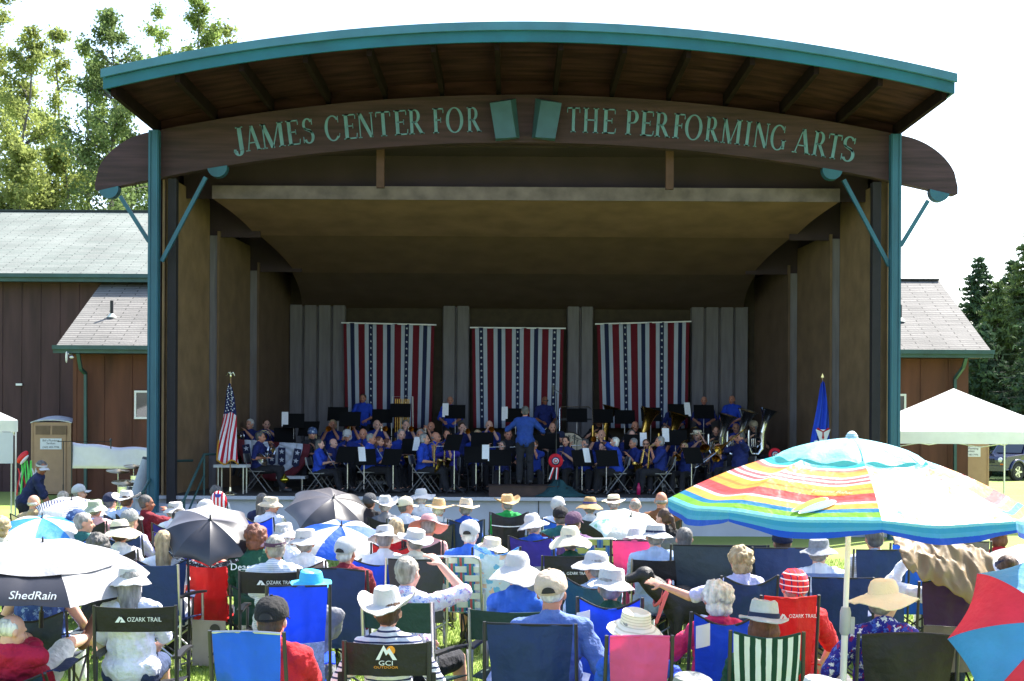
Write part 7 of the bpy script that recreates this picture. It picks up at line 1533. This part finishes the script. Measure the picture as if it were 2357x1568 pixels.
t = thing('sheet_sign', 'plain white paper sheet hanging from the tent valance at the left edge', 'sign', (-11.1 - .46, 30.85 - .22, 1.68), R(22)); m = MB(); m.box((0, 0, 0), (.80, .012, .70)); build(m, 'sheet', M((.8, .8, .82), .8, var=.02, name='sheet'), t)
for (dx, y0, y1, c, lb_) in ((46, 1050, 1195, S(110, 230, 120), 'long bright green ribbon tied to the inner tent pole'), (60, 1060, 1200, S(120, 235, 130), 'bright green ribbon hanging by the outer tent pole'), (40, 1078, 1140, S(225, 60, 70), 'red and white streamer bunch on the tent pole'), (72, 1078, 1135, S(225, 225, 235), 'pale streamer fluttering right of the tent pole')):
    a, b = P(dx, y0, 30.1), P(dx - 4, y1, 30.1); t = thing('ribbon', lb_, 'ribbon', (a.x, 30.1, a.z)); L = a.z - max(.03, b.z)
    for k in range(3): m = MB(); m.slab(lambda u, v: Vector((.03 * u + .05 * k + .03 * math.sin(v * 5 + k * 2), .02 * math.sin(v * 9) + .03 * k, -L * v * (1 - .12 * k))), 1, 16, .003); build(m, 'strip', M(c if k != 1 or c[1] > .3 else S(225, 225, 235), .6, transl=.3, name='ribbon'), t)
p = P(52, 1052, 30.05); t = thing('pinwheel_bow', 'shiny red bow with white edge tied on the tent pole', 'bow', p)
m = MB(); m.ell((0, 0, 0), (.17, .05, .08), Matrix.Rotation(R(-48), 3, 'Y')); build(m, 'loop', M(S(215, 24, 30), .35, name='bow_red'), t)
m = MB(); m.ell((.05, -.03, -.06), (.14, .03, .035), Matrix.Rotation(R(-48), 3, 'Y')); build(m, 'white_edge', M((.7, .7, .72), .4, name='bow_white'), t)
def cabin(label, x, y, rz, sc=1.):
    t = thing('portable_toilet', label, 'toilet cabin', (x, y, 0), R(rz), 'tan portable toilets', sc); tan = M(S(176, 142, 112), .6, var=.06, name='cabin_plastic'); dk = M(S(128, 104, 84), .7, name='cabin_vent')
    m = MB(); m.box((0, 0, 1.08), (1.12, 1.15, 2.1)); [m.box((q_ * .555, -.57, 1.08), (.05, .05, 2.12)) for q_ in (-1, 1)]; build(m, 'cabin_shell', tan, t)
    m = MB(); m.box((0, -.585, 1.02), (.86, .03, 1.86)); build(m, 'door', tan, t)
    m = MB(); m.slab(lambda u, v: Vector((-.60 + 1.2 * u, -.62 + 1.24 * v, 2.13 + .20 * math.sin(math.pi * u) ** .6 * (.4 + .6 * math.sin(math.pi * v)))), 16, 10, -.03); build(m, 'roof', M((.72, .75, .82), .5, transl=.2, name='cabin_roof'), t)
    for q_ in (-1, 1): m = MB(); [m.box((q_ * .24, -.61, 1.80 + .03 * k), (.40, .015, .012)) for k in range(8)]; m.box((q_ * .24, -.604, 1.90), (.42, .008, .26)); build(m, 'vent', dk, t)
    m = MB(); m.box((0, -.612, 1.50), (.62, .012, .32)); s_ = build(m, 'sign', M((.78, .80, .86), .6, var=.02, name='sign_white'), t); ink = M(S(40, 44, 60), .6, var=0, name='ink')
    for tx, zz, sz in (("Bill's Plumbing", 1.57, .085), ('Sanikan', 1.49, .085), ('(360) 683-7996', 1.38, .078)): text(tx, sz, 'lettering', ink, s_, T(0, -.620, zz) @ FACE_CAM, .001)
    return t
cabin('tan toilet cabin with white domed roof at the brown hall wall', -14.32, 43.2, 2, 1.06)
cabin('tan toilet cabin beside the parked vehicle at the right', 14.22, 43.1, -2)
# white banner, drums, rolled banner
a, b = P(166, 1018, 37.3), P(346, 1035, 37.3); t = thing('blank_banner', 'long white blank banner strung behind the drum kit', 'banner', ((a.x + b.x) / 2, 37.3, 0)); w = (b.x - a.x) / 2; z1_, z0_ = a.z, P(166, 1078, 37.3).z
m = MB(); m.slab(lambda u, v: Vector((-w + 2 * w * u, .03 * math.sin(u * 8 + v * 2), z0_ + (z1_ - z0_) * v - .13 * min(1, u * 1.6) * v - .015 * math.sin(u * 14) * v)), 40, 6, .006); build(m, 'cloth', M((.60, .60, .82), .7, var=.04, bump=.3, bs=6., name='banner_white'), t, True)
for q_ in (-1, 1): m = MB(); m.tube([(q_ * w * 1.01, 0, 0), (q_ * w * 1.01, 0, z1_)], .02, 8); build(m, 'pole', DKMET, t)
CY = M((.42, .36, .24), .3, 1., var=.2, name='cymbal_bronze')
p = P(285, 1105, 30.5); KT = (p.x, 30.5)
for (dx, y, r_, lb_) in ((272, 1082, .26, 'thin crash cymbal low at the left of the kit'), (308, 1072, .22, 'dark cymbal with black felt at the right of the kit'), (300, 1108, .32, 'large tilted ride cymbal in front of the drums')):
    q = P(dx, y, 30.4); t = thing('cymbal_stand', lb_, 'cymbal', (q.x, 30.4 if r_ < .3 else 30.1, 0)); h = q.z
    m = MB(); m.lathe([(.001, .03), (.04, .025), (.06, .01), (r_, -.02), (r_, -.024), (.05, .004), (.001, .02)], 28, M3=Matrix.Rotation(R(9), 3, 'X') @ Matrix.Rotation(R(6), 3, 'Y'), c=(0, 0, h)); build(m, 'cymbal', CY, t, True)
    m = MB(); m.tube([(0, 0, .3), (0, 0, h + .04)], .011, 8); build(m, 'pole', metal((.75, .76, .8), .2), t)
    for k in range(3): a_ = 2.09 * k + .4; m = MB(); m.tube([(0, 0, .4), (.28 * math.cos(a_), .28 * math.sin(a_), .01)], .009, 6); build(m, 'leg', metal(), t)
for (dx, y, r_, h_, lb_) in ((293, 1120, .20, .16, 'snare drum with chrome shell under the cymbals'), (318, 1095, .17, .24, 'small chrome tom drum at the right of the kit')):
    q = P(dx, y, 30.5); t = thing('drum', lb_, 'drum', (q.x, 30.5, 0)); m = MB(); m.lathe([(r_, -h_), (r_, 0), (.001, .001)], 24, c=(0, 0, q.z)); build(m, 'shell', metal((.7, .72, .75), .2), t)
    for k in range(3): a_ = 2.09 * k; m = MB(); m.tube([(r_ * .8 * math.cos(a_), r_ * .8 * math.sin(a_), q.z - h_), (.3 * math.cos(a_), .3 * math.sin(a_), .01)], .01, 6); build(m, 'leg', metal(), t)
a, b = P(341, 1058, 29.2), P(318, 1135, 29.0); t = thing('rolled_banner', 'grey white tapered roll leaning against the left post', 'roll', (b.x, 29.0, b.z - .75)); q = a - Vector(t.location)
m = MB(); m.tube([(-.16, 0, 0), q], [.22, .13], 18); build(m, 'roll', M((.34, .36, .42), .7, var=.1, name='roll_vinyl'), t); m = MB(); m.tube([q, q + Vector((.01, 0, .04))], [.135, .12], 18); build(m, 'end_cap', BLACK, t)
# draped green cloth at the foot of the tall microphone, pink bottle, yellow trinket
p = P(1284, 1138, 28.4); t = thing('cloth_heap', 'crumpled dark teal cloth heaped over the microphone foot', 'cloth', (p.x, 28.4, FL)); m = MB()
m.lathe([(.001, .30), (.12, .26), (.25, .16), (.42, .06), (.60, .01), (.58, 0)], 40, fn=lambda q, a_, r_: Vector((q.x * (1 + .18 * math.sin(5 * a_)), q.y * .6 * (1 + .15 * math.cos(4 * a_)), q.z * (1 + .3 * math.sin(7 * a_ + r_ * 20))))); build(m, 'cloth', cloth(S(28, 70, 76)), t, True)
p = P(1470, 1125, 29.2); t = thing('bottle', 'magenta water bottle on the stage floor by the saxophone chair', 'bottle', (p.x, 29.2, FL)); m = MB(); m.lathe([(.04, 0), (.042, .15), (.03, .2), (.018, .22), (.018, .25), (.001, .25)], 14); build(m, 'bottle_body', M(S(190, 20, 90), .4, name='bottle_pink'), t, True)
p = P(655, 1092, 29.3); t = thing('mute', 'shiny yellow brass mute hanging by the horn player knee', 'mute', (p.x, 29.3, FL + .30)); m = MB(); m.lathe([(.02, .1), (.03, .06), (.10, 0), (.11, -.03), (.06, -.08), (.001, -.1)], 18); build(m, 'mute_body', M((.7, .6, .06), .2, 1., name='yellow_brass'), t, True)
# parked off-road vehicle
NB_ = M(S(22, 30, 72), .25, var=.03, coat=1., name='car_paint'); GL = M((.03, .04, .05), .03, var=0, spec=1., name='car_glass'); TY = plastic((.02, .02, .02), .8)
cp = P(2330, 1060, 58.); t = thing('parked_car', 'dark blue boxy off-road car parked on the grass by the toilet cabin', 'car', (cp.x + .9, 59.5, 0), R(32))
# local: nose towards -x, width along y
pr = [(-2.1, .45), (-2.12, .85), (-2.02, 1.0), (-1.0, 1.10), (-.78, 1.12), (-.42, 1.66), (-.2, 1.76), (1.7, 1.78), (2.1, 1.62), (2.18, 1.1), (2.18, .45)]
m = MB(); n_ = len(pr); vs = []
for y_, k in ((-.88, 1), (-.80, 1), (.80, 1), (.88, 1)):
    for x_, z_ in pr: yy = y_; top = max(0, (z_ - 1.1)) * .22; vs.append(Vector((x_, (abs(y_) - top) * (1 if y_ > 0 else -1), z_ + (.02 if abs(y_) < .85 else 0))))
fs = [tuple(range(n_))[::-1], tuple(range(3 * n_, 4 * n_))]
for s_ in range(3):
    for i in range(n_): a, b = s_ * n_ + i, s_ * n_ + (i + 1) % n_; fs.append((a, b, b + n_, a + n_))
m.add(vs, fs); build(m, 'body', NB_, t, False)
m = MB(); m.add([(-.80, -.68, 1.16), (-.80, .68, 1.16), (-.47, .60, 1.62), (-.47, -.60, 1.62)], [(0, 1, 2, 3)]); m.v = [(x - .03, y, z + .01) for x, y, z in m.v]; build(m, 'windscreen', GL, t, False)
for q_ in (-1, 1):
    for (xa, xb, xc, xd) in ((-.62, .35, .35, -.28), (.45, 1.35, 1.35, .45), (1.45, 1.95, 1.85, 1.45)):
        m = MB(); yb, yt_ = q_ * .888, q_ * .778; m.add([(xa, yb, 1.16), (xb, yb, 1.16), (xc, yt_, 1.62), (xd, yt_, 1.62)], [(0, 1, 2, 3) if q_ < 0 else (3, 2, 1, 0)]); build(m, 'side_window', GL, t, False)
    for xw in (-1.32, 1.32):
        m = MB(); m.lathe([(.24, -.12), (.36, -.11), (.375, -.08), (.375, .08), (.36, .11), (.24, .12)], 26, M3=Matrix.Rotation(R(90), 3, 'X'), c=(xw, q_ * .80, .375)); wh = build(m, 'wheel', TY, t)
        m = MB(); m.lathe([(.235, -.02), (.235, .02)], 22, M3=Matrix.Rotation(R(90), 3, 'X'), c=(xw, q_ * .90, .375))
        for k in range(5): a_ = 2 * math.pi * k / 5; m.bar((xw, q_ * .915, .375), (xw + .23 * math.cos(a_), q_ * .915, .375 + .23 * math.sin(a_)), .075, .03, up=(0, 1, 0))
        build(m, 'rim', metal((.65, .66, .68), .25), wh)
        m = MB(); pts = [(xw + .47 * math.cos(R(a_)), q_ * .90, .40 + .47 * math.sin(R(a_))) for a_ in range(0, 181, 15)]; m.tube(pts, .06, 8); build(m, 'fender', NB_, t, True)
        m = MB(); m.lathe([(.44, -.01), (.001, .0)], 20, M3=Matrix.Rotation(R(90), 3, 'X'), c=(xw, q_ * .893, .42)); build(m, 'wheel_arch', TY, t)
    m = MB(); m.lathe([(.11, 0), (.105, .03), (.001, .05)], 18, M3=Matrix.Rotation(R(-90), 3, 'Y'), c=(-2.09, q_ * .62, .88)); build(m, 'headlight', M((.75, .78, .8), .08, var=0, spec=1., name='lamp_glass'), t, True)
    m = MB(); m.lathe([(.06, 0), (.001, .03)], 14, M3=Matrix.Rotation(R(-90), 3, 'Y'), c=(-2.2, q_ * .58, .50)); build(m, 'fog_light', M((.7, .72, .75), .1, var=0, name='lamp_glass2'), t, True)
    m = MB(); m.box((-2.10, q_ * .74, .70), (.06, .22, .05)); build(m, 'indicator', M(S(240, 120, 20), .3, var=0, name='amber'), t)
    m = MB(); m.ell((-.55, q_ * 1.02, 1.16), (.07, .12, .09)); build(m, 'mirror', BLACK, t)
m = MB(); m.box((-2.16, 0, .52), (.16, 1.72, .22)); build(m, 'bumper', NB_, t)
for k in range(7): m = MB(); m.box((-2.125, -.30 + .1 * k, .84), (.02, .045, .2)); build(m, 'grille_slot', TY, t)
# things on the lawn
def flat(name, label, cat, x, y, fn, mat): p = P(x, y, 12.); Y = yfor(x, y, 0); q = P(x, y, Y); t = thing(name, label, cat, (q.x, Y, 0)); m = MB(); fn(m); build(m, 'body_fabric', mat, t, True)
flat('cloth', 'crumpled cream cloth on the grass under the tall navy chair', 'cloth', 478, 1500, lambda m: m.slab(lambda u, v: Vector((-.25 + .5 * u, -.12 + .25 * v, .02 + .03 * abs(mnoise.noise(Vector((u * 6, v * 4, 0)))))), 20, 12, -.008), cloth(S(236, 230, 190)))
flat('bag', 'black shoulder bag slumped beside the lettered chair', 'bag', 408, 1505, lambda m: m.ell((0, 0, .13), (.17, .11, .14)), cloth((.02, .02, .022)))
flat('backpack', 'small dark backpack on the grass behind the red shirt arm', 'bag', 1915, 1500, lambda m: m.ell((0, 0, .13), (.13, .10, .15)), cloth(S(40, 44, 60)))
flat('bag', 'dark tote bag on the grass below the navy chairs', 'bag', 1888, 1440, lambda m: m.ell((0, 0, .12), (.14, .10, .13)), cloth((.03, .03, .04)))
p = P(1855, 1500, 8.6); t = thing('bottle', 'clear bottle with pink cap in the side pocket near the striped chair', 'bottle', (p.x, 8.6, .62)); t.location.z = 0
m = MB(); m.lathe([(.035, 0), (.036, .15), (.034, .17), (.015, .2), (.001, .2)], 14); build(m, 'bottle_body', M((.6, .65, .66), .1, var=0, name='bottle_clear'), t, True)
finish_bakes()
